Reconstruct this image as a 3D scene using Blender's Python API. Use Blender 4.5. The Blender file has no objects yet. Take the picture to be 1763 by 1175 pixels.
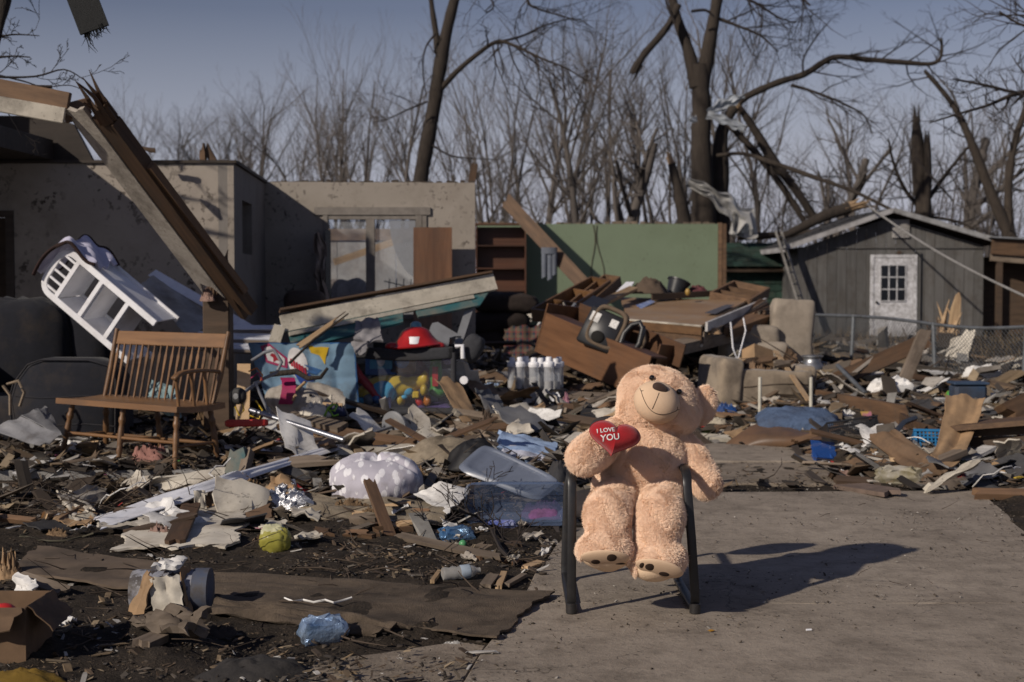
import bpy, bmesh, math, random
import numpy as np
from mathutils import Vector, Matrix, Euler, noise as mnoise
from mathutils.bvhtree import BVHTree
random.seed(7); np.random.seed(7)
SC = bpy.context.scene
COL = SC.collection
PI = math.pi
# ------------------------------------------------------------------ camera
FPX, CX, CY, HZ, CAMH = 2449.0, 881.5, 587.5, 486.0, 1.43     # focal length in photo pixels, centre, horizon row
PITCH = math.atan((CY - HZ) / FPX)
cam = bpy.data.cameras.new('camera'); camo = bpy.data.objects.new('camera', cam); COL.objects.link(camo)
cam.sensor_width = 36; cam.lens = FPX * 36 / 1763; cam.clip_end = 600; cam.clip_start = .05
camo.location = (0, 0, CAMH); camo.rotation_euler = (PI / 2 - PITCH, 0, 0)
cam.dof.use_dof = True; cam.dof.focus_distance = 6.35; cam.dof.aperture_fstop = 3.6
SC.camera = camo
# ------------------------------------------------------------------ sky, sun, exposure
SUN_AZ = math.atan2(-.74, -.67); SUN_EL = math.radians(29)
world = bpy.data.worlds.new('World'); SC.world = world; world.use_nodes = True
wn = world.node_tree; bgn = wn.nodes['Background']
skyt = wn.nodes.new('ShaderNodeTexSky'); skyt.sky_type = 'NISHITA'; skyt.sun_disc = False
skyt.sun_elevation = SUN_EL; skyt.sun_rotation = SUN_AZ; skyt.air_density = 1.15; skyt.dust_density = .4; skyt.ozone_density = 2.0
hsv = wn.nodes.new('ShaderNodeMix'); hsv.data_type = 'RGBA'; hsv.blend_type = 'MULTIPLY'; hsv.inputs[0].default_value = 1; hsv.inputs[7].default_value = (1.24, 1.0, 1.12, 1)
wn.links.new(skyt.outputs[0], hsv.inputs[6]); # pale haze low over the horizon, the same all the way round
tcw = wn.nodes.new('ShaderNodeTexCoord'); spw = wn.nodes.new('ShaderNodeSeparateXYZ'); wn.links.new(tcw.outputs['Generated'], spw.inputs[0])
mrw = wn.nodes.new('ShaderNodeMapRange'); wn.links.new(spw.outputs[2], mrw.inputs[0]); mrw.inputs[1].default_value = 0; mrw.inputs[2].default_value = .185; mrw.inputs[3].default_value = 1; mrw.inputs[4].default_value = 0
hzm = wn.nodes.new('ShaderNodeMix'); hzm.data_type = 'RGBA'; wn.links.new(mrw.outputs[0], hzm.inputs[0]); wn.links.new(hsv.outputs[2], hzm.inputs[6]); hzm.inputs[7].default_value = (10.6, 11.2, 13.8, 1)
wn.links.new(hzm.outputs[2], bgn.inputs[0]); bgn.inputs[1].default_value = .056
sl = bpy.data.lights.new('sun', 'SUN'); sl.energy = 5.0; sl.angle = math.radians(.9); sl.color = (1, .9, .78)
so = bpy.data.objects.new('sun', sl); COL.objects.link(so)
sdir = Vector((math.sin(SUN_AZ) * math.cos(SUN_EL), math.cos(SUN_AZ) * math.cos(SUN_EL), math.sin(SUN_EL)))
so.location = sdir * 40; so.rotation_euler = sdir.to_track_quat('Z', 'Y').to_euler()
SC.view_settings.view_transform = 'Standard'; SC.view_settings.look = 'None'
SC.view_settings.exposure = -.45; SC.view_settings.gamma = 1
SC.cycles.max_bounces = 6; SC.cycles.transparent_max_bounces = 12

# ------------------------------------------------------------------ placing helpers
_cp, _sp = math.cos(PITCH), math.sin(PITCH)
def ray(px, py):
    x, z = (px - CX) / FPX, -(py - CY) / FPX
    return Vector((x, _cp + z * _sp, -_sp + z * _cp))
def at(px, py, Y):
    d = ray(px, py); return Vector((0, 0, CAMH)) + d * (Y / d.y)
def gz(px, py, z=0.):
    d = ray(px, py); return Vector((0, 0, CAMH)) + d * ((z - CAMH) / d.z)
def sc(Y): return Y / FPX                                      # metres per photo pixel at distance Y

# ------------------------------------------------------------------ numpy value noise
_T = np.random.RandomState(3).rand(256, 256)
def vn(x, y):
    x = np.asarray(x, float); y = np.asarray(y, float)
    xi = np.floor(x).astype(int); yi = np.floor(y).astype(int); fx = x - xi; fy = y - yi
    fx = fx * fx * (3 - 2 * fx); fy = fy * fy * (3 - 2 * fy)
    g = lambda i, j: _T[i & 255, j & 255]
    return (g(xi, yi) * (1 - fx) + g(xi + 1, yi) * fx) * (1 - fy) + (g(xi, yi + 1) * (1 - fx) + g(xi + 1, yi + 1) * fx) * fy
def fbm(x, y, o=4):
    s = 0; a = .5
    for k in range(o): s = s + a * (vn(x * 2 ** k + 17 * k, y * 2 ** k + 9 * k) - .5); a *= .5
    return s
def sst(a, b, x):
    t = np.clip((np.asarray(x, float) - a) / (b - a), 0, 1); return t * t * (3 - 2 * t)
# driveway outline (ground points read off the photograph)
dl0, dl1 = gz(810, 1154), gz(945, 955); dr0, dr1 = gz(1763, 912), gz(1704, 858)
def drive_l(y): return dl0.x + (dl1.x - dl0.x) * (y - dl0.y) / (dl1.y - dl0.y)
def drive_r(y): return dr0.x + (dr1.x - dr0.x) * (y - dr0.y) / (dr1.y - dr0.y)
DEND = 9.75
def H(x, y):
    """height of the soil"""
    x = np.asarray(x, float); y = np.asarray(y, float)
    z = .10 * fbm(x * 1.3, y * 1.3, 4) + .05 * fbm(x * 6, y * 6, 3) + .015
    dl = drive_l(y); dr = drive_r(y)
    ind = sst(-.25, .1, x - dl) * sst(-.25, .1, dr - x) * sst(-.3, .1, DEND + .1 - y)
    z2 = sst(.75, 1.0, x) * sst(2.75, 2.4, x) * sst(12.7, 12.4, y)
    pave = np.maximum(ind, z2 * .8)
    pz = sst(-.1, .1, x + 1.15) * sst(.1, -.1, y - 5.75) * sst(.3, -.05, x - dl)
    pave = np.maximum(pave, pz)
    xr = .75 + .1 * (y - 10)
    left = sst(.35, -.35, x - xr)
    m = left * (.13 * sst(8.5, 10.0, y) + .14 * sst(10.6, 12.6, y) + .05 * sst(13, 16, y))
    m = m * (1 - sst(-1.6, -2.0, x) * (y < 9.63))
    right = sst(2.0, 3.0, x) * sst(9.6, 11, y) * .10 + sst(.9, 1.6, x) * sst(12.4, 14, y) * .12
    far = sst(24, 34, y)
    inslab = sst(-1.85, -2.1, x) * sst(9.45, 9.65, y) * sst(17.5, 17, y)
    z = (z * (1 - .5 * far) + m + right * (1 - left)) * (1 - pave) + pave * (-.035)
    return z * (1 - inslab) + inslab * .08
def h(x, y): return float(H(x, y))
def gh(px, py, dz=0.):
    """where the view ray through a photo pixel meets the soil"""
    d = ray(px, py); o = Vector((0, 0, CAMH)); t = max(1.5, (.62 + dz - CAMH) / d.z) if d.z < 0 else 60.; f = lambda t: o.z + d.z * t - dz - top(d.x * t, d.y * t)
    while t < 150 and f(t) > 0: t *= 1.012
    a, b = t / 1.012, t
    for _ in range(8):
        m = (a + b) / 2
        if f(m) > 0: a = m
        else: b = m
    return o + d * b
def top(x, y):
    if x < -2.02 and 9.62 < y < 17.2: return .15
    z = h(x, y)
    if y < DEND and drive_l(y) < x < drive_r(y): return max(z, 0.)
    if 10.1 < y < 12.5 and .9 < x < 2.55: return max(z, 0.)
    return z

# ------------------------------------------------------------------ mesh builder
class MB:
    def __init__(s): s.v = []; s.f = []; s.mi = []; s.m = 0; s.uv = None
    def add(s, vs, fs):
        o = len(s.v); s.v.extend([tuple(v) for v in vs])
        for f in fs: s.f.append(tuple(i + o for i in f)); s.mi.append(s.m)
        return s
    def box(s, lo, hi, M=None):
        x0, y0, z0 = lo; x1, y1, z1 = hi
        vs = [Vector(p) for p in ((x0,y0,z0),(x1,y0,z0),(x1,y1,z0),(x0,y1,z0),(x0,y0,z1),(x1,y0,z1),(x1,y1,z1),(x0,y1,z1))]
        if M: vs = [M @ v for v in vs]
        return s.add(vs, ((0,3,2,1),(4,5,6,7),(0,1,5,4),(1,2,6,5),(2,3,7,6),(3,0,4,7)))
    def bar(s, a, b, w, t, up=(0, 0, 1)):
        a = Vector(a); b = Vector(b); X = (b - a); L = X.length; X.normalize(); Z = Vector(up); Y = Z.cross(X)
        if Y.length < 1e-4: Y = Vector((0, 1, 0)).cross(X)
        Y.normalize(); Z = X.cross(Y)
        M = Matrix.Translation(a) @ Matrix((X, Y, Z)).transposed().to_4x4()
        return s.box((0, -w / 2, -t / 2), (L, w / 2, t / 2), M)
    def tube(s, pts, rad, n=8, cap=True, closed=False):
        pts = [Vector(p) for p in pts]; k = len(pts)
        if not hasattr(rad, '__len__'): rad = [rad] * k
        vs = []; prev = None
        for i, p in enumerate(pts):
            if closed: d = pts[(i + 1) % k] - pts[i - 1]
            else: d = pts[min(i + 1, k - 1)] - pts[max(i - 1, 0)]
            d.normalize()
            if prev is None:
                u = d.cross(Vector((0, 0, 1)))
                if u.length < .05: u = d.cross(Vector((1, 0, 0)))
            else: u = prev - d * prev.dot(d)
            u.normalize(); prev = u; w = d.cross(u)
            for j in range(n):
                a = 2 * PI * j / n; vs.append(p + (u * math.cos(a) + w * math.sin(a)) * rad[i])
        fs = []
        for i in range(k if closed else k - 1):
            i2 = (i + 1) % k
            for j in range(n): fs.append((i*n+j, i*n+(j+1)%n, i2*n+(j+1)%n, i2*n+j))
        if cap and not closed: fs.append(tuple(range(n - 1, -1, -1))); fs.append(tuple((k - 1) * n + j for j in range(n)))
        return s.add(vs, fs)
    def lathe(s, prof, n=16, M=None, cap=True):
        vs = []; k = len(prof)
        for r, z in prof:
            for j in range(n):
                a = 2 * PI * j / n; v = Vector((r * math.cos(a), r * math.sin(a), z)); vs.append(M @ v if M else v)
        fs = [(i*n+j, i*n+(j+1)%n, (i+1)*n+(j+1)%n, (i+1)*n+j) for i in range(k - 1) for j in range(n)]
        if cap: fs.append(tuple(range(n - 1, -1, -1))); fs.append(tuple((k - 1) * n + j for j in range(n)))
        return s.add(vs, fs)
    def ell(s, c, r, M=None, nu=16, nv=10):
        vs = []; c = Vector(c)
        for i in range(nv + 1):
            t = PI * i / nv
            for j in range(nu):
                a = 2 * PI * j / nu
                v = Vector((r[0]*math.sin(t)*math.cos(a), r[1]*math.sin(t)*math.sin(a), -r[2]*math.cos(t)))
                vs.append(c + (M @ v if M else v))
        fs = [(i*nu+j, i*nu+(j+1)%nu, (i+1)*nu+(j+1)%nu, (i+1)*nu+j) for i in range(nv) for j in range(nu)]
        return s.add(vs, fs)
    def grid(s, fn, nu, nv, thick=0.):
        """fn(u,v)->Vector over the unit square; thick gives it depth"""
        P = [[Vector(fn(i / nu, j / nv)) for j in range(nv + 1)] for i in range(nu + 1)]
        vs = [p for r in P for p in r]; w = nv + 1
        fs = [(i*w+j, (i+1)*w+j, (i+1)*w+j+1, i*w+j+1) for i in range(nu) for j in range(nv)]
        if thick:
            N = []
            for i in range(nu + 1):
                for j in range(nv + 1):
                    a = P[min(i+1, nu)][j] - P[max(i-1, 0)][j]; b = P[i][min(j+1, nv)] - P[i][max(j-1, 0)]
                    nn = a.cross(b)
                    N.append(nn.normalized() if nn.length > 1e-12 else Vector((0, 0, 1)))
            o = len(vs); vs = vs + [vs[k] - N[k] * thick for k in range(o)]
            fs += [tuple(o + q for q in reversed(f)) for f in fs[:nu * nv]]
            ring = [i * w for i in range(nu + 1)] + [nu * w + j for j in range(1, nv + 1)] + [i * w + nv for i in range(nu - 1, -1, -1)] + [j for j in range(nv - 1, 0, -1)]
            for a, b in zip(ring, ring[1:] + ring[:1]): fs.append((b, a, o + a, o + b))
        return s.add(vs, fs)
    def prism(s, pts, z0, z1, M=None):
        n = len(pts); vs = [Vector((p[0], p[1], z0)) for p in pts] + [Vector((p[0], p[1], z1)) for p in pts]
        if M: vs = [M @ v for v in vs]
        return s.add(vs, [tuple(range(n - 1, -1, -1)), tuple(range(n, 2 * n))] + [(i, (i+1)%n, n+(i+1)%n, n+i) for i in range(n)])
    def build(s, name, mat, parent=None, smooth=None, M=None, bevel=0, sub=0):
        me = bpy.data.meshes.new(name); me.from_pydata(s.v, [], s.f)
        for m in (mat if isinstance(mat, (list, tuple)) else [mat]): me.materials.append(m)
        if isinstance(mat, (list, tuple)): me.polygons.foreach_set('material_index', s.mi)
        bm = bmesh.new(); bm.from_mesh(me)
        bmesh.ops.remove_doubles(bm, verts=bm.verts, dist=1e-5)
        bmesh.ops.recalc_face_normals(bm, faces=bm.faces)
        if bevel: bmesh.ops.bevel(bm, geom=[e for e in bm.edges if len(e.link_faces) == 2 and e.calc_face_angle(0) > .6], offset=bevel, segments=1, affect='EDGES', clamp_overlap=True)
        bm.to_mesh(me); bm.free()
        if smooth is not None:
            me.polygons.foreach_set('use_smooth', [True] * len(me.polygons)); me.set_sharp_from_angle(angle=math.radians(smooth))
        o = bpy.data.objects.new(name, me); COL.objects.link(o)
        if parent: o.parent = parent
        if M is not None: o.matrix_local = M
        if sub:
            md = o.modifiers.new('sub', 'SUBSURF'); md.levels = md.render_levels = sub
        return o
def tag(o, label=None, cat=None, group=None, kind=None):
    if label: o['label'] = label
    if cat: o['category'] = cat
    if group: o['group'] = group
    if kind: o['kind'] = kind
    return o
def thing(name, label, cat, loc=(0, 0, 0), rot=(0, 0, 0), group=None, M=None):
    o = bpy.data.objects.new(name, None); COL.objects.link(o); o.empty_display_size = .1
    if M is not None: o.matrix_world = M
    else: o.location = loc; o.rotation_euler = rot
    return tag(o, label, cat, group)
KIDS = None
def dup(root, M=None, label=None, group=None):
    r = root.copy(); COL.objects.link(r)
    if M is not None: r.matrix_world = M
    if label: r['label'] = label
    if group: r['group'] = group
    for ch in list(root.children):
        c = ch.copy(); COL.objects.link(c); c.parent = r
        for g in list(ch.children):
            d = g.copy(); COL.objects.link(d); d.parent = c
    return r
def frame(o, x, z):
    """matrix with origin o, X axis along x, Z near z"""
    X = Vector(x).normalized(); Z = Vector(z); Y = Z.cross(X).normalized(); Z = X.cross(Y)
    return Matrix.Translation(Vector(o)) @ Matrix((X, Y, Z)).transposed().to_4x4()
def rz(a): return Matrix.Rotation(a, 4, 'Z')
def rx(a): return Matrix.Rotation(a, 4, 'X')
def ry(a): return Matrix.Rotation(a, 4, 'Y')
def T(*p): return Matrix.Translation(Vector(p if len(p) == 3 else p[0]))

# ------------------------------------------------------------------ materials
class NT:
    def __init__(s, name):
        s.m = bpy.data.materials.new(name); s.m.use_nodes = True; s.t = s.m.node_tree; s.n = s.t.nodes
        s.b = s.n['Principled BSDF']; s.tc = s.n.new('ShaderNodeTexCoord'); s.oi = s.n.new('ShaderNodeObjectInfo')
    def l(s, a, b): s.t.links.new(a, b)
    def new(s, t, **k):
        x = s.n.new('ShaderNode' + t)
        for a, v in k.items(): setattr(x, a, v)
        return x
    def coord(s, stretch=(1, 1, 1), src='Object', rnd=True):
        mp = s.new('Mapping'); s.l(s.tc.outputs[src], mp.inputs['Vector']); mp.inputs['Scale'].default_value = stretch
        if rnd:
            mu = s.new('Math', operation='MULTIPLY'); s.l(s.oi.outputs['Random'], mu.inputs[0]); mu.inputs[1].default_value = 37.
            cb = s.new('CombineXYZ'); [s.l(mu.outputs[0], cb.inputs[i]) for i in range(3)]
            s.l(cb.outputs[0], mp.inputs['Location'])
        return mp.outputs[0]
    def noise(s, vec, scale, detail=4, rough=.6, dist=0):
        x = s.new('TexNoise'); s.l(vec, x.inputs['Vector']); x.inputs['Scale'].default_value = scale
        x.inputs['Detail'].default_value = detail; x.inputs['Roughness'].default_value = rough; x.inputs['Distortion'].default_value = dist
        return x.outputs[0]
    def ramp(s, fac, a, b, ca=0., cb=1.):
        x = s.new('MapRange'); s.l(fac, x.inputs[0]); x.inputs[1].default_value = a; x.inputs[2].default_value = b
        x.inputs[3].default_value = ca; x.inputs[4].default_value = cb; return x.outputs[0]
    def mix(s, fac, a, b, mode='MIX'):
        x = s.new('Mix', data_type='RGBA', blend_type=mode)
        if hasattr(fac, 'is_linked') or not isinstance(fac, (int, float)): s.l(fac, x.inputs[0])
        else: x.inputs[0].default_value = fac
        for v, k in ((a, 6), (b, 7)):
            if isinstance(v, (tuple, list)): x.inputs[k].default_value = (*v[:3], 1)
            else: s.l(v, x.inputs[k])
        return x.outputs[2]
    def bump(s, hgt, strength=.3, dist=.01, prev=None):
        x = s.new('Bump'); s.l(hgt, x.inputs['Height']); x.inputs['Strength'].default_value = strength; x.inputs['Distance'].default_value = dist
        if prev: s.l(prev, x.inputs['Normal'])
        return x.outputs[0]
    def math(s, op, a, b=None):
        x = s.new('Math', operation=op)
        for v, k in ((a, 0), (b, 1)):
            if v is None: continue
            if isinstance(v, (int, float)): x.inputs[k].default_value = v
            else: s.l(v, x.inputs[k])
        return x.outputs[0]
MATS = {}
def surf(name, c, c2=None, scale=9., stretch=(1, 1, 1), rough=.75, bump=.25, bscale=None, dirt=(.055, .043, .033), damt=.35, dscale=2.5,
         speck=0., spscale=60, spth=.60, var=.25, metal=0., spec=.35, attr=False, src='Object', bdist=.006, sheen=0, contrast=1.):
    """weathered surface: two tones in noise, patches of dirt, optional flecks, relief, per-object brightness"""
    if name in MATS: return MATS[name]
    s = NT(name); v = s.coord(stretch, src); vi = s.coord((1, 1, 1), src)
    n1 = s.noise(v, scale, 6, .65, .3)
    c2 = c2 or tuple(x * .62 for x in c)
    col = s.mix(s.ramp(n1, .5 - .22 / contrast, .5 + .22 / contrast), c, c2)
    if attr:
        at_ = s.new('Attribute', attribute_name='tint'); col = s.mix(s.ramp(n1, .3, .75), at_.outputs[0], s.mix(.45, at_.outputs[0], (.05, .04, .03)))
    if damt:
        n2 = s.noise(vi, dscale, 7, .7, .2); col = s.mix(s.math('MULTIPLY', s.ramp(n2, .48, .72), min(1, damt * 1.6)), col, dirt)
    if speck:
        n3 = s.noise(vi, spscale, 3, .6); n4 = s.noise(vi, spscale * .12, 3, .6)
        k = s.math('MULTIPLY', s.ramp(n3, spth, spth + .05), s.ramp(n4, .42, .62)); col = s.mix(s.math('MULTIPLY', k, speck), col, (.035, .026, .02))
    if var:
        hs = s.new('HueSaturation'); s.l(s.math('ADD', s.math('MULTIPLY', s.oi.outputs['Random'], var * 2), 1 - var), hs.inputs['Value']); s.l(col, hs.inputs['Color']); col = hs.outputs[0]
    s.l(col, s.b.inputs['Base Color']); s.b.inputs['Roughness'].default_value = rough; s.b.inputs['Metallic'].default_value = metal
    s.b.inputs['Specular IOR Level'].default_value = spec
    if sheen: s.b.inputs['Sheen Weight'].default_value = sheen
    if bump:
        nb = s.noise(v, bscale or scale * 3, 6, .7); s.l(s.bump(nb, bump, bdist), s.b.inputs['Normal'])
    MATS[name] = s.m; return s.m
def wood(name, c, c2=None, rough=.7, scale=5., var=.3, damt=.3, bump=.35, long=.09, **k):
    return surf(name, c, c2, scale * 3, (long, 1, 1), rough, bump, scale * 9, damt=damt, var=var, bdist=.004, contrast=1.3, **k)
def clear(name, c, rough=.12, alpha=.3, dirt=.25):
    """thin clear plastic or glass: mostly see-through, with a film of dust"""
    s = NT(name); v = s.coord(); n = s.noise(v, 5, 6, .7)
    t = s.new('BsdfTransparent'); t.inputs[0].default_value = (.92, .94, .96, 1); mx = s.new('MixShader')
    s.l(s.ramp(n, .3, .75, alpha, min(1, alpha + dirt)), mx.inputs[0]); s.l(t.outputs[0], mx.inputs[1]); s.l(s.b.outputs[0], mx.inputs[2])
    s.l(mx.outputs[0], s.n['Material Output'].inputs[0])
    s.b.inputs['Base Color'].default_value = (*c, 1); s.b.inputs['Roughness'].default_value = rough
    return s.m
# ================================================================== ground
def make_ground():
    def axis(a, b, st, far):
        m = list(np.arange(a, b, st)); s = st; p = b
        while p < far[1]: m.append(p); s *= 1.18; p += s
        m.append(far[1]); s = st; p = a - st
        while p > far[0]: m.insert(0, p); s *= 1.18; p -= s
        m.insert(0, far[0]); return np.array(m)
    xs = axis(-4.2, 5.2, .045, (-160, 160)); ys = axis(3.2, 13.5, .045, (-30, 320))
    X, Y = np.meshgrid(xs, ys, indexing='ij'); Z = H(X, Y)
    fine = sst(6, 4, np.abs(X)) * sst(2.5, 3.5, Y) * sst(15, 12, Y)
    Z = Z + fine * (.022 * np.abs(fbm(X * 22, Y * 22, 3)) + .03 * sst(.0, .25, fbm(X * 9, Y * 9, 2)) * .8) * (Z > -.03)
    nu, nv = X.shape; vs = np.stack([X, Y, Z], -1).reshape(-1, 3)
    i, j = np.meshgrid(np.arange(nu - 1), np.arange(nv - 1), indexing='ij'); a = (i * nv + j).ravel()
    me = bpy.data.meshes.new('ground'); me.from_pydata(vs.tolist(), [], np.stack([a, a + nv, a + nv + 1, a + 1], -1).tolist())
    me.polygons.foreach_set('use_smooth', [True] * len(me.polygons))
    s = NT('soil'); v = s.coord((1, 1, 1), 'Object', False)
    n1 = s.noise(v, 1.1, 8, .7); n2 = s.noise(v, 14, 6, .75); n3 = s.noise(v, 55, 4, .7); n4 = s.noise(v, 3.2, 6, .7)
    c = s.mix(s.ramp(n2, .35, .7), (.014, .011, .008), (.044, .034, .026))
    c = s.mix(s.math('MULTIPLY', s.ramp(n1, .45, .65), .7), c, (.066, .052, .040))
    c = s.mix(s.math('MULTIPLY', s.ramp(n3, .60, .68), .8), c, (.16, .115, .075))          # straw and chips trodden in
    c = s.mix(s.math('MULTIPLY', s.math('MULTIPLY', s.ramp(n3, .34, .28), s.ramp(n4, .5, .6)), .6), c, (.05, .055, .02))
    s.l(c, s.b.inputs['Base Color']); s.b.inputs['Roughness'].default_value = .92; s.b.inputs['Specular IOR Level'].default_value = .2
    s.l(s.bump(n3, .7, .012, s.bump(n2, .8, .03)), s.b.inputs['Normal'])
    me.materials.append(s.m); o = bpy.data.objects.new('ground', me); COL.objects.link(o); tag(o, kind='structure')
make_ground()

# ------------------------------------------------------------------ concrete
def concrete(name, a, b, mud=.55, wet=1):
    s = NT(name); v = s.coord((1, 1, 1), 'Object', False)
    n1 = s.noise(v, .9, 7, .68, .4); n2 = s.noise(v, 6, 7, .75); n3 = s.noise(v, 90, 3, .7); n5 = s.noise(v, 28, 5, .7)
    st = s.noise(s.coord((.6, 2.2, 1), 'Object', False), 4, 7, .75, .6)                # sweepings dragged across the slab
    c = s.mix(s.ramp(n1, .32, .68), a, b)
    c = s.mix(s.math('MULTIPLY', s.ramp(n2, .45, .75), mud), c, (.060, .046, .034))
    c = s.mix(s.math('MULTIPLY', s.ramp(st, .55, .75), mud * .45), c, (.055, .042, .032))
    c = s.mix(s.math('MULTIPLY', s.math('MULTIPLY', s.ramp(n5, .585, .66), s.ramp(n1, .30, .6)), .9), c, (.032, .025, .019))
    c = s.mix(s.math('MULTIPLY', s.ramp(n3, .62, .70), .6), c, (.42, .38, .33))
    c = s.mix(s.math('MULTIPLY', s.math('MULTIPLY', s.ramp(n2, .40, .30), s.ramp(n5, .5, .62)), .55), c, (.34, .31, .28))
    vc = s.new('TexVoronoi'); vc.feature = 'DISTANCE_TO_EDGE'; vc.inputs['Scale'].default_value = .55; dv = s.new('VectorMath', operation='ADD'); s.l(v, dv.inputs[0])
    nz = s.new('TexNoise'); nz.inputs['Scale'].default_value = 2.2; nz.inputs['Detail'].default_value = 6; s.l(v, nz.inputs['Vector']); s.l(nz.outputs['Color'], dv.inputs[1]); s.l(dv.outputs[0], vc.inputs['Vector'])
    crk = s.math('MULTIPLY', s.ramp(vc.outputs['Distance'], .004, .0, 0, 1), s.ramp(n1, .46, .58)); c = s.mix(s.math('MULTIPLY', crk, .8), c, (.03, .024, .019))
    bl = s.noise(v, 2.3, 5, .6, .5); c = s.mix(s.math('MULTIPLY', s.ramp(bl, .56, .68), .35), c, (.075, .058, .045))
    s.l(c, s.b.inputs['Base Color']); s.b.inputs['Roughness'].default_value = .88; s.b.inputs['Specular IOR Level'].default_value = .25
    s.l(s.bump(n3, .35, .004, s.bump(n5, .55, .012, s.bump(n2, .3, .02))), s.b.inputs['Normal'])
    return s.m
CONC = concrete('driveway_concrete', (.345, .292, .238), (.225, .188, .150))
CONC2 = concrete('old_concrete', (.29, .24, .19), (.18, .148, .115), .75)
CONCG = concrete('porch_concrete', (.34, .335, .33), (.19, .185, .18), .75)
drv = thing('driveway', None, None); tag(drv, kind='structure')
def slab(pts, z0, z1, m, parent, n=10, amp=.012, name='concrete_panel'):
    P = []
    for a, b in zip(pts, pts[1:] + pts[:1]):
        a = Vector(a); b = Vector(b); d = b - a; nn = Vector((-d.y, d.x)).normalized()
        for k in range(n): P.append(a + d * k / n + nn * (random.uniform(-amp, amp) if k else 0))
    return MB().prism([(p.x, p.y) for p in P], z0, z1).build(name, m, parent, bevel=.006)
J = gz(1200, 1038).y
L_ = lambda y: (drive_l(y), y); R_ = lambda y: (drive_r(y), y)
slab([L_(2.2), R_(2.2), R_(J - .006), L_(J - .006)], -.12, 0, CONC, drv)
slab([L_(J + .008), R_(J + .008), R_(DEND), L_(DEND - .1)], -.12, -.004, CONC, drv)
slab([(-1.15, 2.2), (drive_l(2.2) - .012, 2.2), (drive_l(5.6) - .012, 5.6), (-.2, 5.66), (-.75, 5.35)], -.12, -.012, CONC2, drv)
slab([(.95, 10.12), (2.5, 10.05), (2.55, 11.2), (1.02, 11.25)], -.1, .0, CONC2, drv)
slab([(1.02, 11.28), (2.55, 11.22), (2.6, 12.5), (1.0, 12.5)], -.1, .012, CONC, drv)
flo = slab([(-9, 9.62), (-2.02, 9.62), (-2.0, 13), (-1.95, 17.2), (-9, 17.2)], -.12, .15, CONCG, None, 24, .012, 'floor_slab')
tag(flo, kind='structure')

# ================================================================== ruined house
PLASTER = surf('splashed_beige_wall', (.33, .29, .245), (.27, .235, .20), 3, rough=.85, bump=.2, bscale=60, dirt=(.15, .125, .10), damt=.45, dscale=1.2, speck=.95, spscale=17, spth=.555, var=0)
PLASTER2 = surf('beige_wall_thin_mud', (.31, .275, .235), (.255, .225, .19), 3, rough=.85, bump=.2, bscale=60, dirt=(.17, .14, .11), damt=.4, dscale=1.0, speck=.8, spscale=22, spth=.575, var=0)
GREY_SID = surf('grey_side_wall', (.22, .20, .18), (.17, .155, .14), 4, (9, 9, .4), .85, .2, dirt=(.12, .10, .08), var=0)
TRIMD = wood('dark_edge_trim', (.06, .045, .035), var=.2)
BRN = wood('brown_timber', (.125, .072, .040), (.060, .035, .021), .7, 6, damt=.4)
BRN2 = wood('rust_brown_timber', (.19, .112, .062), (.095, .055, .032), .7, 6, damt=.3)
PINE = wood('raw_pine', (.50, .36, .22), (.36, .23, .12), .7, 5, damt=.22)
OLDW = wood('grey_old_timber', (.24, .19, .145), (.13, .098, .07), .8, 6, damt=.5)
DKW = wood('dark_timber', (.085, .055, .036), (.045, .030, .02), .75, 6, damt=.4)
OAK = wood('honey_oak', (.19, .100, .043), (.105, .052, .022), .45, 4, damt=.2, spec=.5)
OAKD = wood('red_oak_veneer', (.150, .072, .034), (.085, .039, .018), .4, 4, damt=.22, spec=.5)
FIBER = surf('grey_fibreboard', (.44, .40, .345), (.31, .275, .235), 30, rough=.95, bump=.7, bscale=50, damt=.5, var=.1, speck=.6, spscale=40)
WHITEP = surf('dirty_white_paint', (.62, .61, .60), (.50, .48, .46), 6, rough=.5, damt=.35, var=.12, bump=.1, speck=.5, spscale=30)
WHITEM = surf('white_metal', (.78, .79, .84), (.62, .63, .68), 8, rough=.4, damt=.25, var=.1, bump=.08)
CREAM = surf('cream_painted_wood', (.58, .53, .44), (.42, .38, .31), 10, (.3, 1, 1), .6, .25, damt=.5, var=.1, speck=.6, spscale=40)
BLACKM = surf('black_hole', (.012, .011, .010), rough=.9, damt=0, var=0)
house = thing('ruined_house', 'roofless beige stucco house with torn walls and broken window at left', 'house', (-4.5, 13.8, .15))
hp = Vector((-4.5, 13.8, .15))
class HB(MB):
    def b(s, lo, hi): return s.box(Vector(lo) - hp, Vector(hi) - hp)
w = HB(); w.b((-9, 13.8, .152), (-5.95, 13.95, 2.575)); w.b((-5.95, 13.8, 2.06), (-4.82, 13.95, 2.575)); w.b((-4.82, 13.8, .152), (-2.84, 13.95, 2.575))
w.b((-2.84, 13.8, .152), (-2.69, 13.802, 2.575))
w.build('wall', PLASTER, house)
d = HB(); d.b((-5.94, 13.86, .155), (-4.83, 13.90, 2.055)); d.build('door', DKW, house)
t = HB(); t.b((-4.90, 13.785, .155), (-4.82, 13.797, 2.06)); t.b((-5.95, 13.785, 2.062), (-4.82, 13.797, 2.12)); t.build('door_trim', TRIMD, house)
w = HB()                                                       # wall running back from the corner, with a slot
for lo, hi in (((-2.84, 13.804, .152), (-2.69, 14.45, 2.575)), ((-2.84, 15.3, .152), (-2.69, 16.6, 2.575)), ((-2.84, 14.45, .152), (-2.69, 15.3, 1.72)), ((-2.84, 14.45, 2.26), (-2.69, 15.3, 2.575))): w.b(lo, hi)
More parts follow.
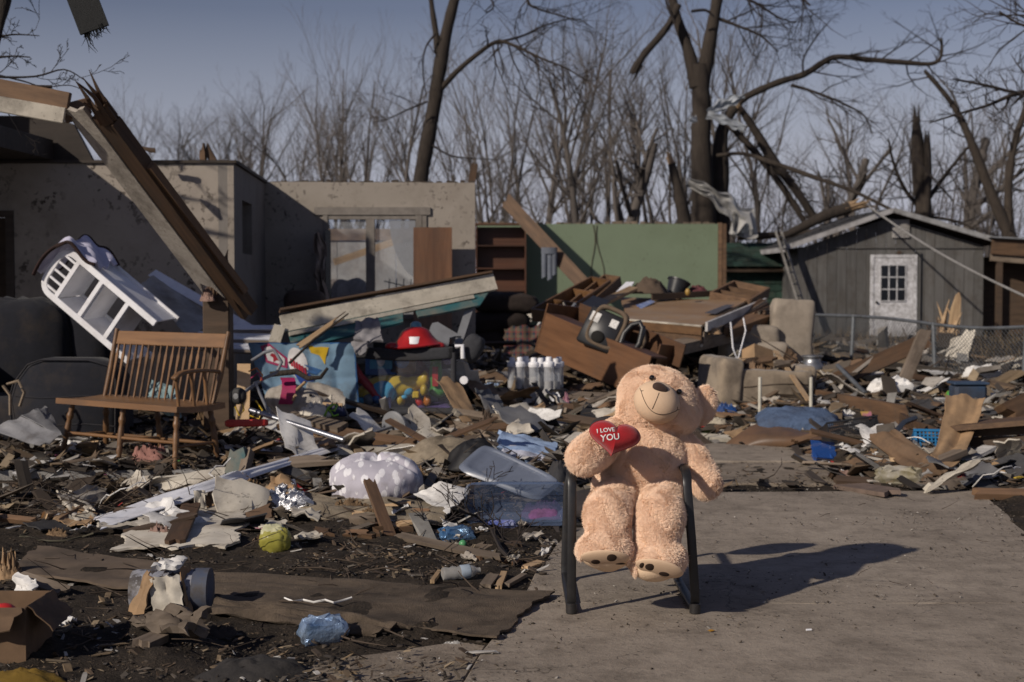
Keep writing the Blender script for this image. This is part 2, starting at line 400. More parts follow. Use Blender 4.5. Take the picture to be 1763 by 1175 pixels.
MR_ = T(Vector((-2.69, 13.804, 0)) - hp) @ rz(.066) @ T(hp - Vector((-2.69, 13.804, 0))); w.build('wall', GREY_SID, house, M=MR_)
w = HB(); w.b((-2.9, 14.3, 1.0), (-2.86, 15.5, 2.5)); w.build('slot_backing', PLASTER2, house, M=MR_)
w = HB()                                                       # wall with the window
X0, X1, Z0, Z1 = -2.20, -1.05, 1.05, 2.21
for lo, hi in (((-3.1, 16.604, .152), (X0, 16.74, 2.595)), ((X1, 16.604, .152), (-.43, 16.74, 2.585)), ((X0, 16.604, Z1), (X1, 16.74, 2.59)), ((X0, 16.604, .152), (X1, 16.74, Z0))): w.b(lo, hi)
w.build('wall', PLASTER2, house)
w = HB(); w.b((-9, 13.77, 2.578), (-2.66, 13.98, 2.605)); w.build('wall_cap', TRIMD, house); w = HB(); w.b((-2.87, 13.985, 2.578), (-2.66, 16.6, 2.612)); w.build('wall_cap', TRIMD, house, M=MR_)
w = MB()
for k in range(26):                                             # torn paper and splinters along the top of the wall
    x = -2.8 + k * .092 + random.uniform(-.02, .02); w.box(Vector((x, 16.61, 2.588)) - hp, Vector((x + random.uniform(.05, .095), 16.73, 2.592 + random.uniform(.004, .03))) - hp)
w.build('torn_wall_top', [TRIMD], house)
win = HB()
win.b((X0 - .1, 16.575, Z1 + .0), (X1 + .1, 16.602, Z1 + .09)); win.b((X0 - .0, 16.58, Z0), (X0 + .055, 16.66, Z1 - .002)); win.b((X1 - .07, 16.58, Z0), (X1 + .0, 16.66, Z1 - .002))
win.b((X0 + .056, 16.59, Z1 - .05), (X1 - .071, 16.66, Z1 - .003)); win.b((X0 - .05, 16.56, Z0 - .05), (X1 + .05, 16.66, Z0 - .002))
win.b((X1 + .005, 16.585, Z0), (X1 + .055, 16.602, Z1 - .004))
wi = win.build('window', surf('taupe_window_frame', (.23, .205, .18), damt=.35, var=0), house)
w = HB(); w.b((-1.70, 16.575, Z0 + .002), (-1.60, 16.655, Z1 - .052)); w.build('mullion', MATS['taupe_window_frame'], wi)
GLASS = clear('dusty_window_glass', (.42, .43, .45), .15, .10, .22)
GLASS2 = clear('smeared_window_glass', (.30, .31, .33), .15, .45, .3)
w = HB(); w.b((X0 + .056, 16.625, Z0), (-1.701, 16.63, Z1 - .05)); w.build('pane', GLASS, wi)
w = HB(); w.b((-1.599, 16.625, Z0), (X1 - .071, 16.63, Z1 - .05)); w.build('pane', GLASS, wi)
w = MB(); pts = [(-1.42, Z1 - .06), (-1.125, Z1 - .06), (-1.125, 1.45)] + [(-1.125 - .30 * math.sin(a), 1.48 + .66 * (1 - math.cos(a)) ** .8) for a in np.linspace(.1, 1.5, 9)]
w.prism([(a, b) for a, b in pts], -.003, .003, T(-hp) @ T(0, 16.61, 0) @ rx(PI / 2)); w.build('torn_film', GLASS2, wi)
# eaves still hanging on the left
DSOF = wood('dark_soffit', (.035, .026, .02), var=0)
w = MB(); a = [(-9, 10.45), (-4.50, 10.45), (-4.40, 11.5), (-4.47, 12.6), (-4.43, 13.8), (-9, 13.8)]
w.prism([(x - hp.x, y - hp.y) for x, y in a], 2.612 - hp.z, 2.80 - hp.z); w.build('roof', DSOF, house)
w = MB(); w.prism([(-4.5, .015), (.44, .015), (.36, .17), (.26, .36), (.05, .44), (-4.5, .46)], -.10, -.03, T(0, 0, 2.595 - hp.z) @ rx(PI / 2)); w.build('soffit_fill_board', DSOF, house)  # added dark board, fills in for the black underside of the eaves
def hbar(A, B, ww, tt, name, m, up=(0, -1, 0)):
    A = Vector(A); B = Vector(B); X = (B - A).normalized(); mm = MB().bar((0, 0, 0), ((B - A).length, 0, 0), ww, tt, (0, 0, 1))
    return mm.build(name, m, house, M=T(A - hp) @ frame((0, 0, 0), X, up), bevel=.006)
hbar(at(-120, 128, 10.42), at(120, 175, 10.38), .125, .05, 'fascia_board', BRN2)
hbar(at(-120, 158, 10.36), at(112, 200, 10.36), .115, .03, 'fascia_board', CREAM)
hbar(at(-120, 146, 10.30), at(90, 150, 10.6), .02, .05, 'roof_edge', TRIMD)
hbar(at(112, 196, 10.45), at(150, 186, 10.55), .12, .12, 'splintered_rafter', BRN2)
# pale room seen through the window
back = thing('back_room_wall', 'pale panelled wall with a brown top board seen through the broken window', 'wall', (-2, 20.4, 0))
PALE = surf('pale_panelling', (.50, .48, .45), (.36, .34, .32), 3, (1, 1, .3), .7, dirt=(.25, .2, .16), damt=.5, var=.12)
for k in range(9): MB().box((-2.6 + k * .42, 0, .15), (-2.6 + k * .42 + .412, .06, 2.02)).build('panel', PALE, back)
MB().box((-2.7, -.03, 2.025), (1.2, .08, 2.19)).build('top_board', surf('tan_board', (.30, .21, .15), var=0), back)

# ------------------------------------------------------------------ green wall
gw = thing('green_wall', 'long green painted room wall standing alone behind the rubble', 'wall', (1.7, 28.1, 0))
GREEN = surf('sage_green_paint', (.168, .214, .140), (.152, .192, .126), 1.5, rough=.6, bump=.12, bscale=40, dirt=(.12, .15, .09), damt=.35, dscale=.7, speck=.3, spscale=14, var=0)
MB().box((-2.4, 0, .15), (2.36, .12, 2.575)).build('panel', GREEN, gw)
for x in (2.365, 2.45): MB().box((x, -.02, .15), (x + .075, .14, 2.60 - (x > 2.4) * .02)).build('stud', BRN2, gw)
w = MB()
for k in range(34):
    x = -2.4 + k * .14 + random.uniform(-.04, .04); w.box((x, .0, 2.577), (x + random.uniform(.05, .14), .12, 2.58 + random.uniform(.005, .05)))
w.build('torn_edge', [surf('torn_drywall', (.32, .25, .18), (.09, .065, .045), 6, damt=.5, var=.3)], gw)
w = MB()
for x0, sg in ((-.10, 1), (-.03, -1)):
    w.tube([(x0 + .04 * sg * math.sin(k * .9) + .02 * k * (sg < 0), -.012, 2.55 - k * .17) for k in range(9)], .008, 5)
w.build('hanging_wire', surf('tan_wire', (.10, .09, .06), var=0), gw)
# ------------------------------------------------------------------ bookcase
bc = thing('bookcase', 'tall dark brown empty bookcase against the green wall', 'bookcase', (-.215, 27.7, .15))
DRED = wood('dark_red_wood', (.075, .032, .018), (.045, .02, .012), .5, 4, damt=.15)
for x in (-.49, .46): MB().box((x, -.16, 0), (x + .03, .16, 2.38)).build('side_panel', DRED, bc)
MB().box((-.459, .12, 0), (.459, .15, 2.35)).build('back_panel', DRED, bc)
MB().box((-.50, -.18, 2.382), (.50, .17, 2.42)).build('top', OAKD, bc)
for z in (.06, .45, .80, 1.10, 1.53, 1.97): MB().box((-.458, -.15, z), (.458, .118, z + .025)).build('shelf', DRED, bc)

# ------------------------------------------------------------------ shed
shed = thing('shed', 'weathered grey board shed with a white door', 'shed', (8.45, 31.8, 0))
GREYB = surf('grey_weathered_board', (.125, .121, .116), (.08, .077, .073), 4, (4, 4, .25), .85, .3, damt=.4, var=.16)
ax, az = -.03, 3.04
def gable(x): return az - .42 - (abs(x - ax)) * (.345 if x < ax else .30) + .33
nb = 19; xl, xr = -2.07, 2.08
for k in range(nb):
    a = xl + (xr - xl) * k / nb + .004; b = xl + (xr - xl) * (k + 1) / nb - .004
    z_a, z_b = gable(a) - .08, gable(b) - .08; pts = [(a, 0), (b, 0), (b, z_b)] + ([(ax, az - .17)] if a < ax < b else []) + [(a, z_a)]
    MB().prism(pts, -.02 - .004 * (k % 2), .0, rx(PI / 2) @ T(0, 0, 0)).build('siding_board', GREYB, shed)
MB().box((xl, .025, -.1), (xr, .06, 2.1)).build('wall_backing', GREYB, shed)
MB().box((xl, .06, -.1), (xl + .05, 4.6, 2.2)).build('side_wall', GREYB, shed)
MB().box((xl, -.035, 2.18), (xr, -.026, 2.21)).build('batten', GREYB, shed)
SHING = surf('dark_roof_shingle', (.055, .056, .062), (.028, .028, .03), 22, rough=.85, damt=.3, var=.25)
el = Vector((-2.43, 0, 2.20)); er = Vector((2.40, 0, 2.33)); ap = Vector((ax, 0, az))
for e, s_ in ((el, 1), (er, -1)):
    w = MB(); n = 14
    for k in range(n):
        p = e.lerp(ap, k / n); q = e.lerp(ap, (k + 1.25) / n)
        for j in range(14):
            y0 = -.32 + j * .36; o = Vector((0, 0, .02 + random.uniform(0, .012)))
            A, B, C_, D = (p + Vector((0, y0 + .004, 0)) + o, p + Vector((0, y0 + .35, 0)) + o, q + Vector((0, y0 + .35, 0)) + o * .3, q + Vector((0, y0 + .004, 0)) + o * .3)
            dn = Vector((0, 0, -.014)); w.add([A, B, C_, D, A + dn, B + dn, C_ + dn, D + dn], ((0,1,2,3),(7,6,5,4),(0,4,5,1),(1,5,6,2),(2,6,7,3),(3,7,4,0)))
    tag(w.build('shingles', SHING, shed), kind='stuff')
    MB().bar(e + Vector((0, 2.2, -.05)), ap + Vector((0, 2.2, -.05)), 5.0, .05).build('roof_deck', DKW, shed)
    MB().bar(e + Vector((0, -.33, -.02)), ap + Vector((0, -.33, -.02)), (.03), .105).build('barge_board', surf('grey_white_trim', (.44, .43, .43), damt=.45, var=0) if s_ > 0 else surf('grey_trim', (.34, .34, .34), damt=.4, var=0), shed)
MB().box((-2.47, -.3, 2.09), (-2.41, 4.5, 2.2)).build('gutter', MATS['grey_white_trim'], shed)
vt = MB().box((.02, -.05, 2.42), (.40, -.026, 2.82)).build('vent', surf('vent_frame', (.42, .40, .38), damt=.4, var=0), shed)
for k in range(7): MB().box((.06, -.065, 2.46 + k * .047), (.36, -.051, 2.485 + k * .047)).build('vent_slat', MATS['vent_frame'], vt)
DW = surf('peeling_white_door', (.66, .66, .68), (.34, .33, .33), 11, rough=.6, damt=.35, var=0, bump=.3, contrast=1.6)
dr = MB().box((-.38, -.055, 0), (.50, -.03, 1.97)).build('door', DW, shed)
for lo, hi in (((-.46, -.07, 0), (-.385, -.028, 2.04)), ((.505, -.07, 0), (.58, -.028, 2.04)), ((-.384, -.07, 1.975), (.504, -.028, 2.04))): MB().box(lo, hi).build('door_trim', DW, shed)
for lo, hi in (((.60, -.06, 0), (.66, -.028, 2.1)),): MB().box(lo, hi).build('door_casing', GREYB, shed)
MB().box((-.23, -.060, 1.02), (.33, -.0555, 1.80)).build('dark_pane', surf('dark_glass', (.008, .009, .012), rough=.08, damt=0, var=0), dr)
for x in (-.235, -.05, .13, .325): MB().box((x - .012, -.072, 1.0), (x + .012, -.061, 1.82)).build('muntin', DW, dr)
for z in (1.005, 1.27, 1.54, 1.81): MB().box((-.235, -.078, z - .012), (.325, -.0725, z + .012)).build('muntin', DW, dr)
MB().ell((-.32, -.09, .98), (.03, .03, .03)).build('door_knob', BLACKM, dr)
MB().lathe([(.035, 0), (.05, .01), (.05, .04)], 10, T(.18, -.03, 2.08) @ rx(PI / 2)).build('porch_light', DKW, shed)
# lean-to on the right of the shed
lt = thing('lean_to', 'collapsing brown timber lean-to with tin roof beside the shed', 'lean-to', (11.6, 31.4, 0))
for x in (-.9, -.2, .75): MB().box((x, 0, 0), (x + .12, .12, 2.0)).build('post', DKW, lt)
MB().bar((-1.05, -.05, 2.22), (1.6, -.05, 2.02), .06, .34).build('header_board', BRN2, lt)
MB().bar((-1.05, .02, 1.98), (1.6, .02, 1.75), .06, .16).build('header_board', OLDW, lt)
MB().bar((-1.1, 1, 2.42), (1.7, 1, 2.26), 2.4, .03).build('roof', surf('pale_tin', (.42, .43, .44), metal=.5, rough=.5, damt=.4, var=0), lt)
MB().box((-1, 1.2, 0), (1.5, 1.3, 2.0)).build('back_wall', DKW, lt)
# green shingled outbuilding
gb = thing('shingled_outbuilding', 'low outbuilding clad in dark green shingles behind the ladder', 'outbuilding', (5.7, 33.6, 0))
GSH = surf('green_shingle', (.022, .048, .036), (.012, .028, .021), 9, rough=.9, damt=.3, var=.35)
MB().box((-.95, .05, 0), (1.0, 3, 1.75)).build('wall', GSH, gb)
for r in range(9):
    for c in range(8):
        x = -.95 + (c - .5 * (r % 2)) * .27; z = .2 + r * .17
        MB().add([(x, 0, z), (x + .262, 0, z), (x + .262, .03, z + .2), (x, .03, z + .2), (x, .02, z), (x + .262, .02, z)], ((0,1,2,3), (0,4,5,1))).build('shingle', GSH, gb)
for r in range(5):
    for c in range(8):
        x = -1.05 + (c - .5 * (r % 2)) * .27; y = -.2 + r * .3; z = 1.8 + r * .115
        MB().add([(x, y, z + .02), (x + .262, y, z + .02), (x + .262, y + .36, z + .13), (x, y + .36, z + .13), (x, y, z), (x + .262, y, z)], ((0,1,2,3), (0,4,5,1))).build('shingle', GSH, gb)
MB().bar((-1.1, .55, 1.96), (1.1, .55, 1.96), 1.7, .02, (0, -.36, 1)).build('roof_deck', DKW, gb)

# ------------------------------------------------------------------ chain-link fence
fn = thing('chain_link_fence', 'sagging grey chain-link fence in front of the shed', 'fence', (0, 0, 0))
GALV = surf('dull_galvanised', (.21, .225, .24), metal=.55, rough=.5, damt=.35, var=0, bump=.05)
FA, FB = Vector((4.12, 20.2, .02)), Vector((6.6, 14.2, .04)); FL = (FB - FA).length; FH = .95
def fp(u, z):
    p = FA.lerp(FB, u / FL); sag = .10 * math.exp(-((u - 3.6) / 1.2) ** 2) * z; return Vector((p.x + .04 * math.sin(u * 1.7) * z, p.y, p.z + z - sag))
for u in (.0, 1.15, 2.9, 4.4, 6.4): MB().tube([fp(u, -.05), fp(u, .5), fp(u, FH + .02)], .026, 8).build('post', GALV, fn, 40)
MB().tube([fp(k * FL / 24, FH) for k in range(25)], .021, 8).build('top_rail', GALV, fn, 40)
w = MB(); st = .058
for k in range(int(FL / st) + 18):
    for sg in (1, -1):
        pts = []
        for q in range(0, 17):
            z = q / 16 * FH; u = k * st + sg * (z - FH / 2)
            if 0 <= u <= FL: pts.append(fp(u, z) + Vector((0, .002 * sg, 0)))
        if len(pts) > 1: w.tube(pts, .0034, 3, False)
tag(w.build('chain_link', GALV, fn), kind='stuff')
# ladder against the shed
ld = thing('ladder', 'weathered aluminium ladder leaning on the left corner of the shed', 'ladder', (0, 0, 0))
A, B = at(1404, 622, 30.9), at(1335, 398, 31.2); off = Vector((.19, .32, .0))
for q in (Vector((0, 0, 0)), off): MB().bar(A + q, B + q, .09, .035, (1, 0, 0)).build('rail', surf('old_aluminium', (.36, .34, .31), metal=.2, rough=.6, damt=.5, var=.1), ld)
for k in range(11):
    p = A.lerp(B, (k + .5) / 11); MB().tube([p + off * .06, p + off * .94], .02, 6).build('rung', MATS['old_aluminium'], ld)
# cable from the shed gable
cb = MB().tube([at(1497, 357, 31.3).lerp(at(1790, 522, 24.5), k / 16) - Vector((0, 0, .25 * math.sin(PI * k / 16) * .5)) for k in range(17)], .022, 6).build('service_cable', surf('grey_cable', (.30, .29, .28), var=0, damt=.2))
tag(cb, 'grey service cable running down from the shed gable', 'cable')
# ================================================================== trees
BARK = surf('bark', (.055, .043, .034), (.026, .020, .016), 7, (3, 3, .4), .9, .8, 16, damt=.3, var=.22, dirt=(.07, .055, .042), bdist=.03)
TWIG = surf('twig_bark', (.036, .029, .026), (.024, .019, .018), 3, rough=.9, bump=0, damt=0, var=.2)
SPLIT = wood('split_pale_wood', (.44, .31, .18), (.22, .14, .08), damt=.15, var=.2)
class Branches:
    def __init__(s, seed): s.r = random.Random(seed); s.a = MB(); s.b = MB(); s.cut = .045
    def put(s, pts, rad):
        m = s.a if rad[0] > s.cut else s.b
        n = 9 if rad[0] > .12 else 6 if rad[0] > .04 else 4 if rad[0] > .016 else 3
        m.tube(pts, rad, n, rad[0] > .03)
    def grow(s, p, d, r, L, lev, kids, up=.12, spread=.7, wob=.16, tip=.25, stop=1.):
        R = s.r; n = (7, 5, 4, 3, 3)[min(lev, 4)]; pts = [p.copy()]; ds = [d.copy()]; q = p.copy(); dd = d.normalized()
        for k in range(n):
            dd = (dd + Vector((R.gauss(0, wob), R.gauss(0, wob), R.gauss(0, wob * .7) + up / n * 1.5))).normalized()
            q = q + dd * (L / n); pts.append(q.copy()); ds.append(dd.copy())
        rad = [max(.0027, r * (1 - (1 - tip) * k / n)) for k in range(n + 1)]
        s.put(pts, rad)
        if lev >= len(kids): return pts
        for c in range(kids[lev]):
            t = (.32 if lev == 0 else .12) + (.68 if lev == 0 else .88) * (c + R.random()) / kids[lev]; f = t * n; i = min(int(f), n - 1)
            o = pts[i].lerp(pts[i + 1], f - i); ax_ = ds[i + 1]
            sid = ax_.cross(Vector((R.gauss(0, 1), R.gauss(0, 1), R.gauss(0, 1)))).normalized()
            a = spread * R.uniform(.65, 1.3); nd = ax_ * math.cos(a) + sid * math.sin(a); nd.z += up
            rr = rad[i] * R.uniform(.38, .62) if lev < 2 else rad[i] * R.uniform(.5, .8)
            s.grow(o, nd, rr, L * (1 - .45 * t) * R.uniform(.42, .68), lev + 1, kids, up, spread, wob, tip)
        return pts
    def limb(s, px, Y, kids=None, dy=0., tw=0, twL=1.2, up=.0, spread=.9, twkids=(4, 3), t0=.2):
        """a limb traced from the photograph: (x, y, width) in photo pixels at distance Y; it leans dy in depth"""
        n = len(px); P = [at(x, y, Y + dy * i / (n - 1)) for i, (x, y, w) in enumerate(px)]; Rr = [w * .5 * sc(Y) for _, _, w in px]
        pts = []; rad = []
        for i in range(n - 1):                                    # Catmull-Rom, with slight knobs
            a, b, c, d = P[max(i - 1, 0)], P[i], P[i + 1], P[min(i + 2, n - 1)]
            for k in range(4):
                t = k / 4; pts.append(.5 * ((2 * b) + (c - a) * t + (2 * a - 5 * b + 4 * c - d) * t * t + (3 * b - a - 3 * c + d) * t ** 3)); rad.append((Rr[i] + (Rr[i + 1] - Rr[i]) * t) * s.r.uniform(.94, 1.07))
        pts.append(P[-1]); rad.append(Rr[-1]); s.put(pts, rad)
        for c in range(tw):
            t = t0 + (1 - t0) * (c + s.r.random()) / tw; i = min(int(t * (len(pts) - 1)), len(pts) - 2)
            ax_ = (pts[i + 1] - pts[i]).normalized(); sid = ax_.cross(Vector((s.r.gauss(0, 1), s.r.gauss(0, 1), s.r.gauss(0, 1)))).normalized()
            a = spread * s.r.uniform(.6, 1.3); s.grow(pts[i], ax_ * math.cos(a) + sid * math.sin(a) + Vector((0, 0, up)), min(rad[i] * .5, .022), twL * s.r.uniform(.5, 1.3), 2, (0, 0) + twkids, up, .7, .2)
        return pts
    def snag(s, p, d, r, m, parent, n=9):
        """splintered end of a snapped trunk"""
        w = MB(); d = Vector(d).normalized(); u = d.cross(Vector((0, 1, .1))).normalized(); v = d.cross(u)
        for k in range(n):
            a = 2 * PI * k / n; o = Vector(p) + (u * math.cos(a) + v * math.sin(a)) * r * .62; l = r * s.r.uniform(.8, 4.2)
            w.tube([o - d * r * .8, o + d * l * .5, o + d * l + (u * s.r.gauss(0, .3) + v * s.r.gauss(0, .3)) * r], [r * .34, r * .22, .003], 4)
        return w.build('broken_top', m, parent)
    def build(s, root, M=None, names=('trunk', 'crown')):
        o = []
        for nm, b, m in ((names[0], s.a, BARK), (names[1], s.b, TWIG)):
            if b.v:
                x = b.build(nm, m, root, 60); o.append(x)
                if M is not None: x.data.transform(M)
        return o
def inv(o): return Matrix.Translation(-Vector(o))
# --- three big trees traced from the photograph
def hero(name, label, base, fn_, seed):
    root = thing(name, label, 'tree', base); b = Branches(seed); fn_(b, root); b.build(root, inv(base)); 
    for c in root.children:
        if c.name.startswith('broken_top'): c.data.transform(inv(base))
    return root
def t1(b, root):
    b.limb([(712, 480, 29.2), (722, 330, 25.8), (735, 250, 25.8), (748, 180, 24.1), (757, 120, 23.2), (768, 60, 20.6), (785, -10, 18.1), (805, -90, 12.9), (815, -190, 6.9)], 30, tw=9, twL=2.4, up=.1, t0=.78)
    b.limb([(755, 92, 17), (750, 55, 12), (744, 15, 10), (738, -40, 9), (730, -140, 4)], 30, tw=6, twL=2, t0=.6)
    b.limb([(758, 155, 11), (785, 125, 9), (820, 95, 8), (857, 72, 7), (892, 82, 5.5), (930, 100, 4.5), (975, 118, 3), (1010, 140, 2)], 30, dy=-2, tw=22, twL=1.5, up=-.02, t0=.35)
    b.limb([(862, 72, 5), (900, 62, 4), (945, 42, 3), (990, 33, 2), (1020, 48, 1.4)], 30, dy=1, tw=12, twL=1.3, t0=.2)
    b.limb([(750, 58, 4), (733, 82, 3), (728, 118, 2.6), (734, 168, 2)], 29.8, tw=5, twL=.9)
    b.limb([(744, 250, 4), (775, 268, 3), (815, 273, 2), (860, 275, 1.5)], 29.8, tw=4, twL=.7)
    b.limb([(736, 175, 4), (700, 190, 3), (668, 205, 2), (640, 212, 1.4)], 29.6, tw=9, twL=1.2)
    b.limb([(815, -50, 6), (850, 8, 3), (835, 20, 2), (875, -20, 1.5)], 29.6, tw=7, twL=1.0)
    b.limb([(900, -60, 8), (908, 0, 5), (925, 15, 4), (975, 30, 2.5), (1000, 40, 1.5)], 29.6, tw=10, twL=1.0)
hero('leaning_tree', 'tall bare tree leaning right, rising behind the broken window wall', at(712, 480, 30) * 1., t1, 11)
def t2(b, root):
    b.limb([(1218, 500, 51.8), (1214, 400, 44.8), (1210, 330, 40.6), (1207, 250, 36.4), (1208, 190, 32.2), (1206, 140, 32.9), (1204, 112, 35.0)], 36)
    b.limb([(1200, 150, 26.6), (1190, 105, 22.4), (1180, 70, 18.9), (1168, 38, 16.8), (1158, 0, 15.4), (1146, -60, 12.6), (1130, -170, 5.6)], 36, tw=8, twL=2.5, t0=.75)
    b.limb([(1207, 150, 28.0), (1216, 105, 25.2), (1223, 65, 22.4), (1232, 15, 19.6), (1242, -50, 15.4), (1260, -180, 7.0)], 36, tw=10, twL=2.5, t0=.7)
    p = b.limb([(1168, 8, 12.8), (1152, 42, 13.6), (1128, 72, 14.4), (1108, 95, 14.4), (1096, 116, 15.2)], 35.6); b.snag(p[-1], p[-1] - p[-3], 9 * sc(36), BARK, root)
    p = b.limb([(1162, 40, 6), (1151, 15, 5), (1144, -8, 3)], 35.5)
    b.limb([(1240, 500, 41.0), (1238, 350, 34.4), (1240, 290, 31.2), (1241, 245, 24.6), (1247, 214, 20.5), (1262, 190, 16.4), (1285, 167, 12.3), (1340, 142, 11.5), (1385, 128, 10.7), (1420, 106, 10.7), (1445, 98, 9.8), (1500, 103, 9.0), (1560, 108, 9.0), (1604, 110, 7.4), (1620, 97, 5.7), (1621, 66, 4.1)], 36.4, tw=16, twL=1.3, t0=.55)
    b.limb([(1362, 147, 6), (1400, 158, 5), (1450, 178, 4), (1488, 200, 3), (1502, 232, 2)], 36.2, tw=12, twL=1.2)
    b.limb([(1383, 128, 4), (1384, 100, 3), (1405, 65, 2.5), (1430, 35, 1.6)], 36.2, tw=6, twL=.9)
    b.limb([(1235, 268, 7), (1280, 265, 7), (1330, 280, 8), (1400, 305, 8), (1470, 330, 6), (1532, 360, 5)], 36, dy=-3, tw=9, twL=1.2)
    b.limb([(1236, 32, 7), (1270, 45, 5), (1310, 62, 4), (1340, 90, 2)], 36, tw=14, twL=1.5)
    b.limb([(1245, -20, 6), (1300, 5, 5), (1340, 30, 3), (1370, 40, 2)], 36, tw=16, twL=1.6)
    b.limb([(1190, 20, 5), (1215, 18, 5), (1230, 30, 4)], 35.4)
    b.limb([(1290, -60, 8), (1360, -20, 6), (1395, 10, 3)], 36, tw=10, twL=1.5)
hero('split_tree', 'massive dark tree with torn twin trunks and a long bent limb', at(1218, 500, 36), t2, 23)
def fallen(label, px, Y, seed, pale=False, tw=5, snag0=False):
    base = at(px[-1][0], px[-1][1], Y); root = thing('broken_limb', label, 'branch', base); b = Branches(seed)
    p = b.limb(px, Y, tw=tw, twL=1.3)
    if pale: b.snag(p[0], p[0] - p[2], px[0][2] * .5 * sc(Y), SPLIT, root)
    b.build(root, inv(base), ('stem', 'twigs'))
    for c in root.children:
        if c.name.startswith('broken_top'): c.data.transform(inv(base))
fallen('snapped pale-topped limb hanging from the bent limb down to the logs', [(1278, 192, 12), (1300, 225, 15), (1330, 275, 18), (1365, 320, 16), (1400, 372, 14)], 35.6, 4, True)
fallen('thinner dark limb fallen beside the snapped pale-topped limb', [(1252, 212, 10), (1300, 262, 12), (1340, 312, 12), (1385, 382, 10)], 35.9, 5)
fallen('short pale snapped trunk left of the massive dark tree', [(1156, 282, 13), (1168, 330, 20), (1180, 395, 26), (1186, 470, 28)], 34.5, 6, True, 0)
fallen('log lying across the left slope of the shed roof', [(1462, 358, 22), (1420, 372, 20), (1380, 392, 16), (1338, 412, 10)], 33.2, 7, True, 3)
fallen('low dark log behind the green shingled outbuilding', [(1430, 398, 12), (1340, 405, 13), (1270, 408, 15)], 35.2, 8, False, 3)
def t3(b, root):
    b.limb([(1752, 470, 30), (1745, 425, 25), (1733, 395, 22), (1705, 330, 18), (1670, 240, 14), (1640, 180, 10), (1592, 122, 6)], 38, tw=7, twL=1.4)
    b.limb([(1740, 410, 17), (1736, 330, 14), (1746, 250, 12), (1765, 190, 10), (1790, 110, 8), (1800, 0, 5)], 38, tw=16, twL=2., t0=.3)
    b.limb([(1640, 345, 3), (1600, 300, 4), (1575, 270, 3)], 38, tw=4)
hero('forked_tree', 'slender forked bare tree leaning left at the right edge', at(1752, 470, 38), t3, 31)
def t4(b, root):
    p = b.limb([(1590, 460, 30), (1590, 375, 27), (1585, 300, 25), (1579, 240, 20), (1578, 205, 10)], 40); b.snag(p[-1], (0, 0, 1), 7 * sc(40), BARK, root)
    p = b.limb([(1594, 380, 14), (1598, 300, 14), (1596, 245, 12)], 39.8); b.snag(p[-1], (0, 0, 1), 6 * sc(40), BARK, root)
    b.limb([(1588, 360, 9), (1560, 330, 7), (1538, 280, 5), (1530, 240, 3)], 40, tw=10, twL=1.6)
    b.limb([(1594, 350, 9), (1625, 305, 7), (1670, 250, 4)], 40, tw=10, twL=1.6)
    b.limb([(1590, 372, 6), (1640, 380, 5), (1680, 395, 3)], 40, tw=6, twL=1.2)
hero('snapped_tree', 'snapped tree trunk with splintered top behind the shed roof', at(1590, 460, 40), t4, 41)
def t5(b, root):
    b.limb([(1860, 700, 60), (1850, 400, 50), (1845, 140, 40), (1850, -60, 30)], 22)
    b.limb([(1848, 120, 14), (1790, 150, 9), (1740, 165, 7), (1700, 182, 5), (1655, 195, 4), (1600, 212, 2)], 22, dy=-2, tw=16, twL=.7)
    b.limb([(1800, 165, 7), (1750, 160, 6), (1700, 148, 5), (1640, 136, 3)], 21.5, tw=14, twL=.5)
    b.limb([(1850, 20, 14), (1800, 30, 8), (1765, 45, 5), (1720, 20, 3)], 22, tw=10, twL=1.2)
hero('near_right_tree', 'thin bare twigs with buds reaching in at the right edge', at(1860, 700, 22), t5, 51)
def t6(b, root):
    b.limb([(-90, 620, 70), (-80, 200, 60), (-70, -80, 45)], 13.5)
    b.limb([(10, -60, 22), (8, 0, 22), (1, 40, 14), (-4, 82, 4)], 12.6)
    b.limb([(-75, 60, 14), (-30, 70, 5), (20, 60, 3), (68, 62, 1.5)], 12.6, tw=5, twL=.35)
    b.limb([(-75, 90, 12), (-20, 100, 4), (20, 97, 3), (52, 99, 2)], 12.4, tw=4, twL=.18)
    b.limb([(-75, 120, 14), (-10, 132, 4.5), (60, 132, 3.5), (110, 120, 2.5), (145, 138, 1.5)], 12.2, tw=4, twL=.35)
    b.limb([(-10, 128, 4), (40, 140, 3), (75, 150, 2.5), (118, 147, 2), (144, 156, 1.4)], 12.2, tw=2, twL=.25)
    b.limb([(-20, 160, 3), (10, 190, 2.4), (38, 236, 1.5)], 12, tw=3, twL=.2)
hero('near_left_tree', 'thin bare branches with a dark broken stub reaching in at top left', at(-90, 620, 13.5), t6, 61)
# --- trees of the thicket: six grown kinds, copied, turned and scaled
THB = surf('hazed_thicket_bark', (.115, .100, .090), (.075, .065, .058), 3, rough=.9, bump=0, damt=0, var=.3)  # far bark paled in its base colour to stand for haze
def kind(seed, fn_):
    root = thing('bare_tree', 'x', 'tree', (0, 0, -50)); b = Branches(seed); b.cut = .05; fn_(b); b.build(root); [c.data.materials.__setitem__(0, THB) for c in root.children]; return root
def k_vase(b):
    for k in range(6):
        a = k * 1.05 + b.r.random(); t = b.r.uniform(.10, .34)
        b.grow(Vector((0, 0, .2 + .1 * k)), Vector((math.cos(a) * t, math.sin(a) * t, 1)), .07, 8.2 * b.r.uniform(.8, 1.05), 1, (0, 7, 5, 3), .10, .45, .07)
def k_stem(b):
    b.grow(Vector((0, 0, 0)), Vector((.02, 0, 1)), .12, 9.5, 0, (13, 6, 4), .14, .6, .07)
